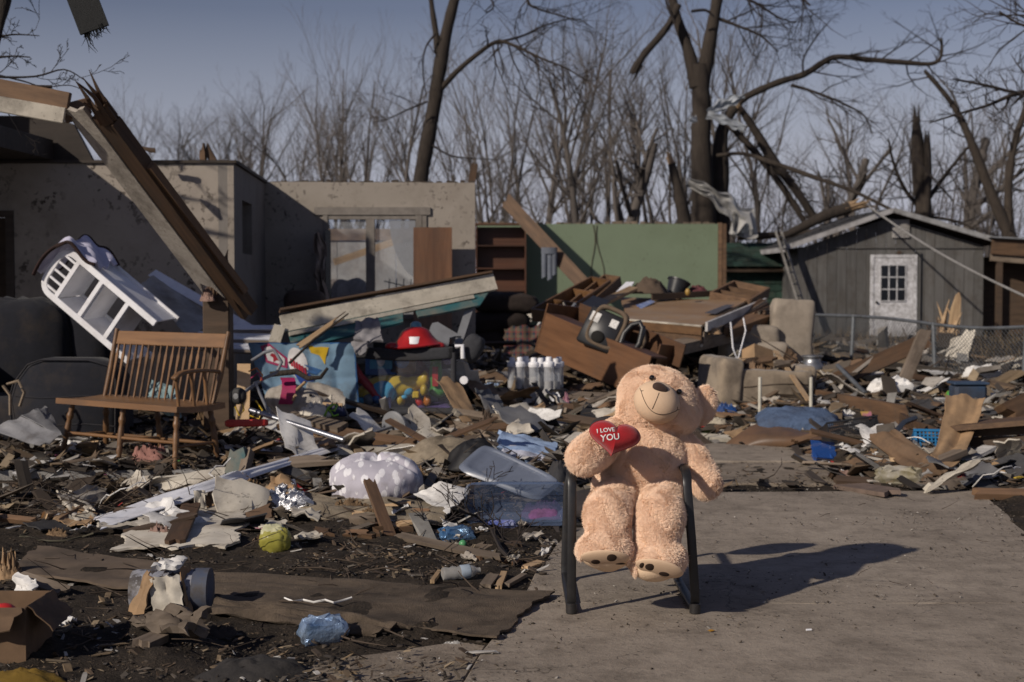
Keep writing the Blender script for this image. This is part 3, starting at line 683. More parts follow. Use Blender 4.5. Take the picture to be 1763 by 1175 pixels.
def k_fork(b):
    b.put([Vector((0, 0, 0)), Vector((0, 0, 1.4)), Vector((.05, 0, 2.6))], [.16, .14, .12])
    for a in (.25, -.3, .12): b.grow(Vector((.05, 0, 2.3)), Vector((a, a * .5 - .05, 1)), .09, 6.8, 0, (8, 6, 4), .12, .6, .10)
def k_lean(b):
    b.grow(Vector((0, 0, 0)), Vector((-.42, .0, 1)), .19, 9, 0, (11, 6, 5), .06, .7, .08)
def k_bush(b):
    for k in range(11):
        a = k * 2.4; t = b.r.uniform(.2, .7); b.grow(Vector((b.r.gauss(0, .4), b.r.gauss(0, .4), 0)), Vector((math.cos(a) * t, math.sin(a) * t, 1)), .03, 3.6 * b.r.uniform(.6, 1.1), 1, (0, 6, 4, 3), .1, .6, .12)
def k_broken(b):
    p = b.grow(Vector((0, 0, 0)), Vector((.05, 0, 1)), .17, 5.0, 0, (5, 4, 4), .12, .8, .08, .6)
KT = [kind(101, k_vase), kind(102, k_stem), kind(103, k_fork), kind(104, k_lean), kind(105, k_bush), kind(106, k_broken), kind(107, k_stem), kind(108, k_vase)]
first = set()
LAB = ['wide vase-shaped bare tree of many stems in the far thicket', 'slim upright bare tree with fine twigs in the far thicket', 'bare tree forking low into three stems in the far thicket', 'bare tree leaning left in the far thicket', 'low twiggy bush at the foot of the thicket', 'short broken-topped tree in the far thicket', 'slim upright bare tree with fine twigs in the far thicket', 'wide vase-shaped bare tree of many stems in the far thicket']
TOPH = [8.4, 9.6, 9.0, 8.6, 3.6, 5.2, 9.6, 8.4]
ZN = ((330, 'above the fallen beam'), (470, 'above the corner of the stucco wall'), (640, 'above the window wall'), (760, 'beside the leaning trunk'), (880, 'above the bookcase'), (1000, 'above the left end of the green wall'), (1120, 'above the middle of the green wall'), (1250, 'beside the massive dark tree'), (1370, 'between the massive tree and the ladder'), (1500, 'above the left slope of the shed'), (1640, 'above the shed ridge and right slope'), (9999, 'above the lean-to'))
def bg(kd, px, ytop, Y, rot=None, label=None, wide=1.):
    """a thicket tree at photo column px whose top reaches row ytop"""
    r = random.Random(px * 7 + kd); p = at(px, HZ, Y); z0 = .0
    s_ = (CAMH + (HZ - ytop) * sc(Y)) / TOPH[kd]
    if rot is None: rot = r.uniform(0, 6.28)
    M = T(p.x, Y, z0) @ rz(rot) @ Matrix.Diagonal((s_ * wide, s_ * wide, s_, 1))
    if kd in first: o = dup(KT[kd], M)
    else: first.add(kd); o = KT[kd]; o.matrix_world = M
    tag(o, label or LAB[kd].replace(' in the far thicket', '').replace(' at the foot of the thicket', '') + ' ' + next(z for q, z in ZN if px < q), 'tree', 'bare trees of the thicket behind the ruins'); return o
for a in ((0, 602, 150, 52, .6, 'wide vase-shaped bare tree above the middle of the stucco wall'), (7, 855, 118, 50, 1.9, 'wide vase-shaped bare tree above the dark bookcase'), (1, 965, 60, 55, .2, 'tallest fine-twigged tree left of the snapped twin stems'),
          (3, 1035, 150, 46, .1, 'thick trunk leaning left above the green wall'), (2, 1085, 130, 47, 1.0, 'upright forked tree above the middle of the green wall'), (1, 1062, 100, 48, 2.1, None), (6, 690, 135, 50, 0.4, 'narrow bare tree close to the left of the leaning trunk'),
          (3, 905, 200, 48, 3.3, None), (5, 1052, 225, 44, .5, 'short snapped twin stem standing above the green wall'), (2, 1130, 150, 52, 2.2, None), (6, 1265, 40, 50, 2.6, None), (7, 1180, 120, 58, .3, None), (1, 1310, 90, 56, 4, None)): bg(*a)
rr = random.Random(5)
for px in range(215, 420, 40): bg(rr.choice((1, 2, 6, 7)), px + rr.randint(-8, 8), rr.randint(205, 250), rr.uniform(66, 80))
for px in range(400, 600, 44): bg(rr.choice((1, 2, 6, 0)), px + rr.randint(-8, 8), rr.randint(185, 235), rr.uniform(56, 68))
for px in range(640, 1180, 90): bg(rr.choice((0, 1, 2, 3, 6, 7)), px + rr.randint(-10, 10), rr.randint(170, 260), rr.uniform(56, 74))
for px in range(830, 1260, 105): bg(rr.choice((4, 5, 4, 4)), px + rr.randint(-10, 10), rr.randint(280, 330), rr.uniform(44, 56))
for px in range(1270, 1770, 72): bg(rr.choice((1, 2, 3, 6, 7)), px + rr.randint(-10, 10), rr.randint(210, 320), rr.uniform(48, 72))
for px in range(1260, 1790, 105): bg(rr.choice((4, 5, 4, 4)), px + rr.randint(-10, 10), rr.randint(300, 350), rr.uniform(44, 56))
bg(5, 1405, 250, 46, 1.); bg(5, 1650, 205, 50, 2.); bg(1, 1700, 200, 46, 1.); bg(2, 1470, 180, 52, 1.4)
for kd in range(8):
    if kd not in first: 
        for c in list(KT[kd].children): bpy.data.objects.remove(c)
        bpy.data.objects.remove(KT[kd])
# --- things blown into the trees
TARP = clear('torn_plastic_sheet', (.46, .45, .43), .75, .55, .3)
def strip(name, label, cat, px, Y, wpx, m, fold=.1, n=24, seed=1, mul=1.):
    P = [at(x, y, Y + d) for x, y, d in px]; R = random.Random(seed); ph = R.uniform(0, 6)
    def f(u, v):
        t = u * (len(P) - 1); i = min(int(t), len(P) - 2); p = P[i].lerp(P[i + 1], t - i); d = (P[i + 1] - P[i]).normalized()
        nn = Vector((-d.z, 0, d.x)); i2 = min(int(u * (len(wpx) - 1)), len(wpx) - 2); w_ = (wpx[i2] + (wpx[i2 + 1] - wpx[i2]) * (u * (len(wpx) - 1) - i2)) * sc(Y)
        return p + nn * (v - .5) * w_ * (1 + .25 * math.sin(u * 17 + ph)) + Vector((0, 1, 0)) * fold * (math.sin(v * 9 + u * 7 + ph) + .6 * math.sin(v * 17 - u * 11)) + Vector((0, 0, fold * .3 * math.sin(u * 23 + v * 4)))
    o = MB().grid(f, n, 8, .006).build(name, m, smooth=40); return tag(o, label, cat)
strip('torn_plastic_sheet', 'torn translucent plastic sheet caught low in the massive dark tree', 'plastic sheet', [(1185, 314, 0), (1225, 332, -.2), (1255, 355, -.3), (1285, 385, -.3), (1262, 405, -.2)], 34.6, (14, 22, 30, 55, 20), TARP, .12)
SHM = surf('bent_pale_metal', (.40, .43, .46), (.26, .28, .31), 5, rough=.6, metal=.1, damt=.3, var=.1)
strip('bent_metal_sheet', 'upper pale metal sheet wedged in the split tree fork', 'metal sheet', [(1220, 195, 0), (1248, 178, .1), (1282, 166, .1)], 35.2, (12, 20, 8), SHM, .05, seed=3)
strip('bent_metal_sheet', 'lower pale metal strip poking out right below the wedged sheet', 'metal sheet', [(1218, 197, 0), (1250, 208, -.1), (1282, 222, -.1)], 35.0, (14, 15, 14), SHM, .03, seed=4)
strip('bent_metal_sheet', 'small white metal scrap showing left of the massive trunk', 'metal sheet', [(1187, 208, 0), (1200, 205, .1)], 35.0, (10, 12), SHM, .02, seed=5)
# frayed black strip hanging at the top left
w = MB(); A, B = at(120, -60, 9.2), at(163, 52, 9.2); w.bar(A, B, .19, .03, (0, -1, .3)); rr = random.Random(8)
dd = (B - A).normalized(); sd = Vector((dd.z, 0, -dd.x))
for k in range(60):
    t = rr.uniform(-.075, .075); o = B + sd * t - dd * .02 + Vector((0, rr.uniform(-.013, .013), 0)); l = rr.uniform(.02, .085) + (.09 if t > .04 and rr.random() < .4 else 0)
    w.tube([o, o + dd * l * .6 + sd * rr.gauss(0, .008), o + dd * l + sd * rr.gauss(.0, .02)], [.004, .003, .001], 3)
tag(w.build('frayed_roofing_strip', surf('black_roofing_felt', (.022, .024, .024), (.012, .012, .012), 40, (6, 6, .6), rough=.8, bump=.6, damt=.0, var=0)), 'black frayed strip of roofing hanging at top left', 'roofing strip')
# ================================================================== chair
chair = thing('chair', 'black metal sled-base chair under the teddy bear on the driveway', 'chair', (.52, 6.4, 0))
cp = Vector((.52, 6.4, 0))
BLK = surf('black_enamel', (.012, .012, .013), (.02, .02, .021), 30, rough=.38, damt=.22, dscale=9, var=0, bump=.05, spec=.5, dirt=(.06, .05, .042))
SEATF = surf('dark_grey_upholstery', (.040, .034, .036), (.028, .024, .026), 60, rough=.95, bump=.6, bscale=220, damt=.3, var=0)
def flat_tube(pts, w, t, nm, side=Vector((1, 0, 0))):
    """rounded flat bar swept along a path in a vertical plane"""
    P = [Vector(p) for p in pts]; sec = [(math.cos(a), math.sin(a)) for a in np.linspace(0, 2 * PI, 12, endpoint=False)]
    vs = []; n = len(sec)
    for i, p in enumerate(P):
        d = (P[min(i + 1, len(P) - 1)] - P[max(i - 1, 0)]).normalized(); sd = (side - d * side.dot(d)).normalized(); nn = sd.cross(d)
        for a, b in sec:
            q = abs(a) ** .5 * (1 if a > 0 else -1); r = abs(b) ** .5 * (1 if b > 0 else -1); vs.append(p + sd * q * w / 2 + nn * r * t / 2 - cp)
    fs = [(i*n+j, i*n+(j+1)%n, (i+1)*n+(j+1)%n, (i+1)*n+j) for i in range(len(P) - 1) for j in range(n)] + [tuple(range(n - 1, -1, -1)), tuple((len(P) - 1) * n + j for j in range(n))]
    return MB().add(vs, fs).build(nm, BLK, chair, 50)
for sx, xt, xb in ((-1, .258, .256), (1, .755, .790)):
    path = [(xt - .035 * sx, 6.74, .60), (xt, 6.3, .617), (xt, 6.17, .613), (xt, 6.115, .59), (xt, 6.10, .55), (xt + (xb - xt) * .5, 6.085, .33), (xb, 6.085, .08), (xb, 6.09, .035), (xb, 6.115, .016), (xb, 6.2, .0125), (xb, 6.72, .0125), (xb, 6.78, .03), (xb, 6.79, .08), (xb - .01 * sx, 6.77, .45), (xt - .035 * sx, 6.78, .57)]
    flat_tube(path, .040, .024, 'side_frame')
    MB().lathe([(.02, -.012), (.024, -.008), (.024, .03), (.02, .034)], 12, T(Vector((xb, 6.088, .012)) - cp)).build('foot_cap', BLK, chair, 40)
for y, z in ((6.24, .36), (6.66, .36)): MB().tube([Vector((.26, y, z)) - cp, Vector((.775, y, z)) - cp], .013, 8).build('cross_bar', BLK, chair, 40)
for sg, y0, z0, dy, dz, nm in ((1, 6.40, .425, .255, .055, 'seat'), (1, 6.80, .66, .04, .13, 'backrest')):
    def f(u, v):
        a = u * 2 * PI; b = (v - .5) * PI; p = lambda t, e: abs(t) ** e * (1 if t > 0 else -1)
        cx, sx = p(math.cos(a), .55), p(math.sin(a), .55); cb, sb = p(math.cos(b), .5), p(math.sin(b), .8)
        return Vector((.515 + (.262 if nm == 'seat' else .15) * cx * cb, y0 + dy * (sx * cb if nm == 'seat' else sb), z0 + dz * (sb if nm == 'seat' else sx * cb))) - cp
    MB().grid(f, 32, 12).build(nm, SEATF, chair, 60)
# ================================================================== teddy bear
bear = thing('teddy_bear', 'giant tan plush teddy bear slumped in the black chair holding a red heart', 'teddy bear', (.60, 6.35, .44))
bp = Vector((.60, 6.35, .44))
def PB(x, y, Y): return at(x, y, Y) - bp
S0 = 6.25 / FPX
w = MB(); RT = Matrix.Rotation(math.radians(22), 3, 'Y')
def E(x, y, Y, rx_, ry_, rz_, M=None): w.ell(PB(x, y, Y), (rx_ * S0, ry_ * S0, rz_ * S0), M, 24, 16)
def capsule(pts, n=16):
    """chain of balls and cones: (x, y, Y, radius) in photo pixels"""
    for a, b in zip(pts, pts[1:]):
        for k in range(6):
            t = k / 5; q = [a[i] + (b[i] - a[i]) * t for i in range(4)]; w.ell(PB(*q[:3]), (q[3] * S0,) * 3, None, n, 10)
E(1105, 808, 6.40, 82, 74, 78); E(1108, 792, 6.38, 78, 78, 66); E(1116, 757, 6.42, 62, 60, 48); E(1104, 838, 6.42, 86, 70, 46)
E(1134, 690, 6.42, 72, 66, 57, RT); E(1140, 694, 6.40, 64, 70, 52, RT); E(1112, 706, 6.39, 50, 52, 42); E(1162, 712, 6.40, 44, 52, 38)
w.ell(PB(1212, 698, 6.44), (21 * S0, 14 * S0, 35 * S0), Matrix.Rotation(math.radians(10), 3, 'Y'), 20, 12)
capsule([(1072, 746, 6.40, 30), (1040, 764, 6.26, 31), (1012, 784, 6.13, 32), (1006, 788, 6.11, 30)])
capsule([(1160, 756, 6.42, 28), (1190, 792, 6.36, 31), (1212, 827, 6.30, 28), (1216, 834, 6.28, 26)])
capsule([(1070, 852, 6.34, 40), (1052, 876, 6.15, 41), (1046, 888, 6.06, 40), (1048, 916, 6.00, 35), (1046, 944, 5.99, 40)])
capsule([(1142, 852, 6.34, 40), (1138, 878, 6.15, 41), (1136, 892, 6.06, 41), (1131, 928, 6.00, 35), (1131, 955, 5.99, 38)])
def foot(cx, cy, ang, rx_, rz_):
    w.ell(PB(cx, cy, 5.96), (rx_ * S0, 46 * S0, rz_ * S0), Matrix.Rotation(math.radians(ang), 3, 'Y') @ Matrix.Rotation(math.radians(-18), 3, 'X'), 24, 14)
foot(1042, 950, 6, 47, 31); foot(1134, 968, -14, 46, 32)
me = bpy.data.meshes.new('body'); me.from_pydata(w.v, [], w.f); tmp = bpy.data.objects.new('body', me); COL.objects.link(tmp)
md = tmp.modifiers.new('r', 'REMESH'); md.mode = 'VOXEL'; md.voxel_size = .009
md = tmp.modifiers.new('s', 'SMOOTH'); md.factor = .5; md.iterations = 9
dg = bpy.context.evaluated_depsgraph_get(); bme = bpy.data.meshes.new_from_object(tmp.evaluated_get(dg)); bpy.data.objects.remove(tmp)
FURC = (.96, .73, .55)
SKIN = surf('tan_plush_backing', (.86, .65, .45), (.78, .57, .39), 40, rough=.95, bump=.3, damt=0, var=0)
SUEDE = surf('pale_tan_suede', (.68, .49, .335), (.62, .44, .295), 14, rough=.9, bump=.15, bscale=160, damt=.12, var=0, dirt=(.42, .28, .18))
BROWN = surf('dark_brown_felt', (.040, .022, .014), (.03, .017, .011), 60, rough=.9, bump=.2, damt=0, var=0)
THREAD = surf('dark_thread', (.03, .02, .015), rough=.8, damt=0, var=0, bump=0)
bme.materials.clear(); bme.materials.append(SKIN); bme.polygons.foreach_set('use_smooth', [True] * len(bme.polygons))
# pinch where torso meets thighs comes from the remesh; the body stays one surface
body = bpy.data.objects.new('body', bme); COL.objects.link(body); body.parent = bear
bvh = BVHTree.FromPolygons([v.co for v in bme.vertices], [tuple(p.vertices) for p in bme.polygons])
camL = Vector((0, 0, CAMH)) - bp
def onbody(px, py, tree=bvh):
    d = ray(px, py).normalized(); hit = tree.ray_cast(camL, d); return hit[0], hit[1]
# muzzle: a suede dome set into the face
mzc, mzn = PB(1131, 693, 6.23), Vector((-.10, -1, .20)).normalized()
fx = Vector((math.cos(math.radians(27)), 0, -math.sin(math.radians(27)))); MF = frame((0, 0, 0), fx, mzn)      # x across the face, y up the face, z out
def dome(c, M, rx_, ry_, rz_, nm, mat, par=bear, cut=-.35, n=36):
    vs = []; k = 14
    for i in range(k + 1):
        t = i / k * (PI / 2 - math.asin(cut))
        for j in range(n):
            a = 2 * PI * j / n; vs.append(c + M.to_3x3() @ Vector((rx_ * math.sin(t) * math.cos(a), ry_ * math.sin(t) * math.sin(a), rz_ * math.cos(t))))
    fs = [(i*n+j, i*n+(j+1)%n, (i+1)*n+(j+1)%n, (i+1)*n+j) for i in range(k) for j in range(n)]
    return MB().add(vs, fs).build(nm, mat, par, 70)
mz = dome(mzc, MF, 41 * S0, 36 * S0, 34 * S0, 'muzzle', SUEDE)
mbv = BVHTree.FromPolygons([v.co for v in mz.data.vertices], [tuple(p.vertices) for p in mz.data.polygons])
def mzp(x, y, lift=.0012):
    """point on the muzzle at (x, y) photo pixels from its centre, along the face"""
    o = mzc + MF.to_3x3() @ Vector((x * S0, y * S0, 1)); hit = mbv.ray_cast(o, -(MF.to_3x3() @ Vector((0, 0, 1))))
    return hit[0] + hit[1] * lift if hit[0] else o - MF.to_3x3() @ Vector((0, 0, 1))
npos = mzp(-9, 21); dome(npos - mzn * .006, MF, 14 * S0, 9.5 * S0, .016, 'nose', surf('brown_velvet_nose', (.045, .020, .013), (.03, .014, .009), 40, rough=.75, damt=.05, var=0, sheen=.3), cut=-.1)
MB().tube([mzp(-8 + 2 * t, 13 - 30 * t) for t in np.linspace(0, 1, 9)], .0013, 5).build('mouth_stitch', THREAD, bear)
MB().tube([mzp(-35 + 70 * t, 4 - 24 * math.sin(PI * t) ** .8 - 1 * t) for t in np.linspace(.0, 1, 25)], .0013, 5).build('smile_stitch', THREAD, bear)
for sx in (-35, 35): MB().tube([mzp(sx - 3, 4 + 3), mzp(sx, 3), mzp(sx + 3, 5)], .0013, 5).build('smile_corner', THREAD, bear)
EYE = surf('glossy_black_eye', (.006, .005, .005), rough=.06, damt=0, var=0, bump=0, spec=.7)
for px, py in ((1123, 654), (1167, 677)):
    p, nn = onbody(px, py); MB().ell(p + nn * .0125, (.0125,) * 3, None, 16, 10).build('eye', EYE, bear, 80)
# soles: suede ovals under the feet, with toe pads
def sole(cx, cy, ang, rx_, ry_, toes):
    p, nn = onbody(cx, cy); nn = (nn * .15 + Vector((.0, -.62, -.80))).normalized()
    a = math.radians(ang); X = Vector((math.cos(a), 0, -math.sin(a))); M = frame((0, 0, 0), X, nn)
    so_ = dome(p - nn * .012, M, rx_ * S0, ry_ * S0 * 1.9, .020, 'sole', SUEDE, cut=.0)
    tb = BVHTree.FromPolygons([v.co for v in so_.data.vertices], [tuple(q.vertices) for q in so_.data.polygons])
    for tx, ty, trx, try_ in toes:
        d = ray(tx, ty).normalized(); hit = tb.ray_cast(camL, d)
        if not hit[0]: continue
        M2 = frame((0, 0, 0), X, hit[1]); dome(hit[0] - hit[1] * .001, M2, trx * S0, try_ * S0, .004, 'toe_pad', BROWN, cut=0, n=20)
    return p - nn * .012, nn, max(rx_, ry_) * S0, M, rx_ * S0, ry_ * S0 * 1.9
so1 = sole(1042, 964, 2, 40, 12, ((1026, 968, 8, 8), (1053, 961, 8.5, 9), (1066, 971, 11, 4)))
so2 = sole(1136, 983, 14, 40, 13, ((1119, 977, 8, 9), (1143, 989, 9, 7), (1105, 974, 4, 8)))
# fur: short clumped plush strands over the body
def fur(N=380000, seed=4):
    R = np.random.RandomState(seed); bme.calc_loop_triangles(); nt = len(bme.loop_triangles)
    tri = np.empty(nt * 3, int); bme.loop_triangles.foreach_get('vertices', tri); tri = tri.reshape(-1, 3)
    co = np.empty(len(bme.vertices) * 3); bme.vertices.foreach_get('co', co); co = co.reshape(-1, 3)
    no = np.empty(len(bme.vertices) * 3); bme.vertices.foreach_get('normal', no); no = no.reshape(-1, 3)
    A, B_, C_ = co[tri[:, 0]], co[tri[:, 1]], co[tri[:, 2]]; ar = np.linalg.norm(np.cross(B_ - A, C_ - A), axis=1)
    k = R.choice(nt, N, p=ar / ar.sum()); u = R.rand(N, 1); v = R.rand(N, 1); sw = (u + v) > 1; u = np.where(sw, 1 - u, u); v = np.where(sw, 1 - v, v)
    P = A[k] * (1 - u - v) + B_[k] * u + C_[k] * v; n = no[tri[k, 0]] * (1 - u - v) + no[tri[k, 1]] * u + no[tri[k, 2]] * v
    n /= np.linalg.norm(n, axis=1, keepdims=True)
    keep = np.ones(N, bool); q = (P - np.array(mzc)) @ np.array(MF.to_3x3()); keep &= ~((q[:, 0] / (40 * S0)) ** 2 + (q[:, 1] / (35 * S0)) ** 2 < 1) | (q[:, 2] < -.03)
    for c, nn, r, M, a, b in (so1, so2):
        q = (P - np.array(c)) @ np.array(M.to_3x3()); keep &= ~(((q[:, 0] / (a * .96)) ** 2 + (q[:, 1] / (b * .96)) ** 2 < 1) & (q[:, 2] > -.014) & (q[:, 2] < .06))
    W_ = P + np.array(bp); cz = _cp * W_[:, 1] - _sp * (W_[:, 2] - CAMH); pxx = CX + FPX * W_[:, 0] / cz; pyy = CY - FPX * ((W_[:, 2] - CAMH) * _cp + _sp * W_[:, 1]) / cz
    for cx_, cy_, ang_, rx_ in ((1042, 965, 2, 40), (1136, 984, 14, 40)):        # no pile on or under the soles
        keep &= ~((np.abs(pxx - cx_) < rx_ * .98) & (pyy > cy_ + (pxx - cx_) * math.tan(math.radians(ang_)) - 2) & (pyy < cy_ + 40) & (n[:, 1] < .5))
    for e_ in [o_ for o_ in bear.children if o_.name.startswith('eye')]:
        ce = np.mean([v.co[:] for v in e_.data.vertices], 0); keep &= np.linalg.norm(P - ce, axis=1) > .019
    P = P[keep]; n = n[keep]; N = len(P)
    # clumps: each strand leans to its clump's own direction
    cs = .011; q_ = P + .004 * np.sin(P[:, [1, 2, 0]] * 210) + .003 * np.sin(P[:, [2, 0, 1]] * 370 + 1); cell = np.floor(q_ / cs).astype(int)
    hsh = (cell[:, 0] * 73856093 ^ cell[:, 1] * 19349663 ^ cell[:, 2] * 83492791) & 4095
    tab = R.randn(4096, 3); comb = np.stack([np.sin(P[:, 2] * 46 + 2 * np.sin(P[:, 0] * 31)), np.sin(P[:, 0] * 52 + 2 * np.sin(P[:, 1] * 37)), -.7 + np.sin(P[:, 0] * 39 + P[:, 2] * 27)], 1)
    cd = comb + .3 * tab[hsh]; t1_ = cd - n * np.sum(cd * n, 1, keepdims=True); t1_ /= np.linalg.norm(t1_, axis=1, keepdims=True) + 1e-9
    L = (.009 + .006 * R.rand(N, 1)) * (.85 + .3 * (hsh[:, None] % 97) / 97); rnd = R.randn(N, 3) * .22
    d1 = n * .9 + .55 * t1_ + rnd; d1 /= np.linalg.norm(d1, axis=1, keepdims=True)
    p1 = P + d1 * L * .45; d2 = n * .40 + .9 * t1_ + rnd * 1.3; d2 /= np.linalg.norm(d2, axis=1, keepdims=True)
    p2 = p1 + d2 * L * .45; p3 = p2 + (d2 + .4 * R.randn(N, 3)) * L * .35
    pts = np.stack([P - n * .001, p1, p2, p3], 1).astype(np.float32)
    cv = bpy.data.hair_curves.new('fur'); cv.add_curves([4] * N); cv.points.foreach_set('position', pts.reshape(-1))
    rad = cv.attributes.new('radius', 'FLOAT', 'POINT') if 'radius' not in cv.attributes else cv.attributes['radius']
    rad.data.foreach_set('value', np.tile(np.array([.0006, .0006, .0005, .00025], np.float32), N))
    s = NT('tan_fur'); c = s.coord((1, 1, 1), 'Object', False); hi = s.new('HairInfo')
    col = s.mix(s.ramp(s.noise(c, 9, 5, .7), .35, .7), FURC, (.93, .68, .505)); col = s.mix(s.math('MULTIPLY', hi.outputs['Random'], .5), col, (.96, .765, .59))
    s.l(col, s.b.inputs['Base Color']); s.b.inputs['Roughness'].default_value = .85; s.b.inputs['Specular IOR Level'].default_value = .2
    cv.materials.append(s.m); o = bpy.data.objects.new('fur', cv); COL.objects.link(o); o.parent = bear; tag(o, kind='stuff')
fur()
# ------------------------------------------------------------------ red heart
hc = at(1057, 757, 6.03); MH = frame(hc, (1, .12, .03), (-.08, -1, .30))
heart = thing('heart_pillow', 'red plush heart pillow reading I LOVE YOU held by the teddy bear', 'heart pillow', M=MH)
REDP = surf('red_plush', (.36, .006, .012), (.28, .004, .009), 30, rough=.9, bump=.35, bscale=120, damt=.0, var=0, sheen=.35)
hs_ = 6.1 / FPX; ha = math.radians(-14); hv = []; nA, nR = 64, 12
def ho(a):
    x = 16 * math.sin(a) ** 3; y = 13 * math.cos(a) - 3.6 * math.cos(2 * a) - 2 * math.cos(3 * a) - math.cos(4 * a); x *= 2.75; y = (y + 2) * 2.3
    return Vector((x * math.cos(ha) - y * math.sin(ha), (x * math.sin(ha) + y * math.cos(ha)) * .92, 0)) * hs_
for side in (1, -1):
    for i in range(nR + 1):
        t = math.sin(i / nR * PI / 2)
        for j in range(nA):
            p = ho(2 * PI * j / nA) * t; wr = 1 + .05 * math.sin(j * 2.3) * t ** 4; hv.append(Vector((p.x, p.y, side * .058 * math.sqrt(max(0, 1 - t ** 2.6)) * wr)))
hf = []
for sd_ in range(2):
    o_ = sd_ * (nR + 1) * nA
    for i in range(nR):
        for j in range(nA):
            f_ = (o_+i*nA+j, o_+i*nA+(j+1)%nA, o_+(i+1)*nA+(j+1)%nA, o_+(i+1)*nA+j); hf.append(f_)
hb_ = MB().add(hv, hf).build('cushion', REDP, heart, 70)
hbv = BVHTree.FromPolygons([v.co for v in hb_.data.vertices], [tuple(q.vertices) for q in hb_.data.polygons])
MB().tube([ho(2 * PI * j / 64) * 1.005 for j in range(64)], .0028, 5, closed=True).build('piping', REDP, heart, 60)
WTH = surf('white_stitching', (.85, .83, .82), rough=.8, damt=0, var=0, bump=.1)
def letters(txt, size, x, y, rot, name):
    cu = bpy.data.curves.new(name, 'FONT'); cu.body = txt; cu.size = size; cu.align_x = 'LEFT'; cu.offset = size * .018; cu.resolution_u = 3
    t = bpy.data.objects.new(name, cu); COL.objects.link(t); dg = bpy.context.evaluated_depsgraph_get(); m = bpy.data.meshes.new_from_object(t.evaluated_get(dg)); bpy.data.objects.remove(t)
    bm = bmesh.new(); bm.from_mesh(m); bmesh.ops.triangulate(bm, faces=bm.faces)
    for _ in range(2): bmesh.ops.subdivide_edges(bm, edges=[e for e in bm.edges if e.calc_length() > .004], cuts=1)
    ext = bmesh.ops.extrude_face_region(bm, geom=bm.faces[:]); top_ = {v for v in ext['geom'] if isinstance(v, bmesh.types.BMVert)}
    for v in bm.verts:
        p = Matrix.Rotation(rot, 2) @ Vector((v.co.x, v.co.y)); p = Vector((p.x + x, p.y + y)); hit = hbv.ray_cast(Vector((p.x, p.y, 1)), Vector((0, 0, -1)))
        v.co = Vector((p.x, p.y, (hit[0].z if hit[0] else 0) + (.0022 if v in top_ else -.001)))
    bmesh.ops.recalc_face_normals(bm, faces=bm.faces); bm.to_mesh(m); bm.free(); m.materials.clear(); m.materials.append(WTH)
    o = bpy.data.objects.new(name, m); COL.objects.link(o); o.parent = heart
letters('I LOVE', .026, -.079, .022, .03, 'lettering'); letters('YOU', .037, -.064, -.014, .04, 'lettering')
# ================================================================== object helpers
def gp(px, py, dz=0.): return gh(px, py, dz)
def plank(name, label, cat, A, B, w_, t_, m, up=(0, 0, 1), group=None, broken=(0, 0), seed=None, parent=None, bow=0.):
    R = random.Random(seed if seed is not None else hash((round(A[0], 3), round(B[1], 3))) & 0xffff)
    A = Vector(A); B = Vector(B); L = (B - A).length; nx, ny = 5, 4; vs = []
    e0 = [R.random() * w_ * 2.2 * broken[0] for _ in range(ny + 1)]; e1 = [R.random() * w_ * 2.2 * broken[1] for _ in range(ny + 1)]
    for i in range(nx + 1):
        u = i / nx
        for s_ in (-.5, .5):
            for j in range(ny + 1):
                x = e0[j] * (1 - u) + (L - e1[j]) * u if (broken[0] or broken[1]) else L * u
                vs.append((x, (j / ny - .5) * w_, s_ * t_ + bow * math.sin(PI * u)))
    k = (ny + 1) * 2; fs = []
    for i in range(nx):
        a = i * k; b = a + k
        for j in range(ny):
            fs += [(a+j, a+j+1, b+j+1, b+j), (a+ny+1+j, b+ny+1+j, b+ny+2+j, a+ny+2+j)]
        fs += [(a, b, b+ny+1, a+ny+1), (a+ny, a+2*ny+1, b+2*ny+1, b+ny)]
    for a in (0, nx * k):
        for j in range(ny): fs.append((a+j, a+ny+1+j, a+ny+2+j, a+j+1))
    o = MB().add(vs, fs).build(name, m, parent, M=frame(A, B - A, up))
    return tag(o, label, cat, group) if label else o
def sheet(name, label, cat, c4, m, thick=.006, n=(10, 8), amp=.01, freq=3., rag=.0, seed=1, group=None, smooth=45, curl=0., parent=None):
    """a bent sheet spanning four world corners (in order round the edge)"""
    a, b, c, d = [Vector(p) for p in c4]; o = (a + b + c + d) / 4; R = random.Random(seed); ph = R.uniform(0, 99)
    nn = (b - a).cross(d - a).normalized(); 
    if nn.z < 0: nn = -nn
    jit = {}
    def f(u, v):
        uu, vv = u, v
        if rag:
            eu = rag * (mnoise.noise(Vector((v * 6, ph, 1))) + .6 * mnoise.noise(Vector((v * 19, ph, 2)))); ev = rag * (mnoise.noise(Vector((u * 6, ph, 5))) + .6 * mnoise.noise(Vector((u * 19, ph, 6))))
            uu = u + eu * (abs(u - .5) * 2) ** 2; vv = v + ev * (abs(v - .5) * 2) ** 2
        p = (a * (1 - uu) + b * uu) * (1 - vv) + (d * (1 - uu) + c * uu) * vv
        z = amp * (mnoise.noise(Vector((u * freq + ph, v * freq, ph))) + .5 * mnoise.noise(Vector((u * freq * 2.3, v * freq * 2.3, ph)))) + curl * (4 * (u - .5) ** 2)
        return p - o + nn * z
    x = MB().grid(f, n[0], n[1], thick).build(name, m, parent, smooth=smooth, M=T(o))
    return tag(x, label, cat, group) if label else x
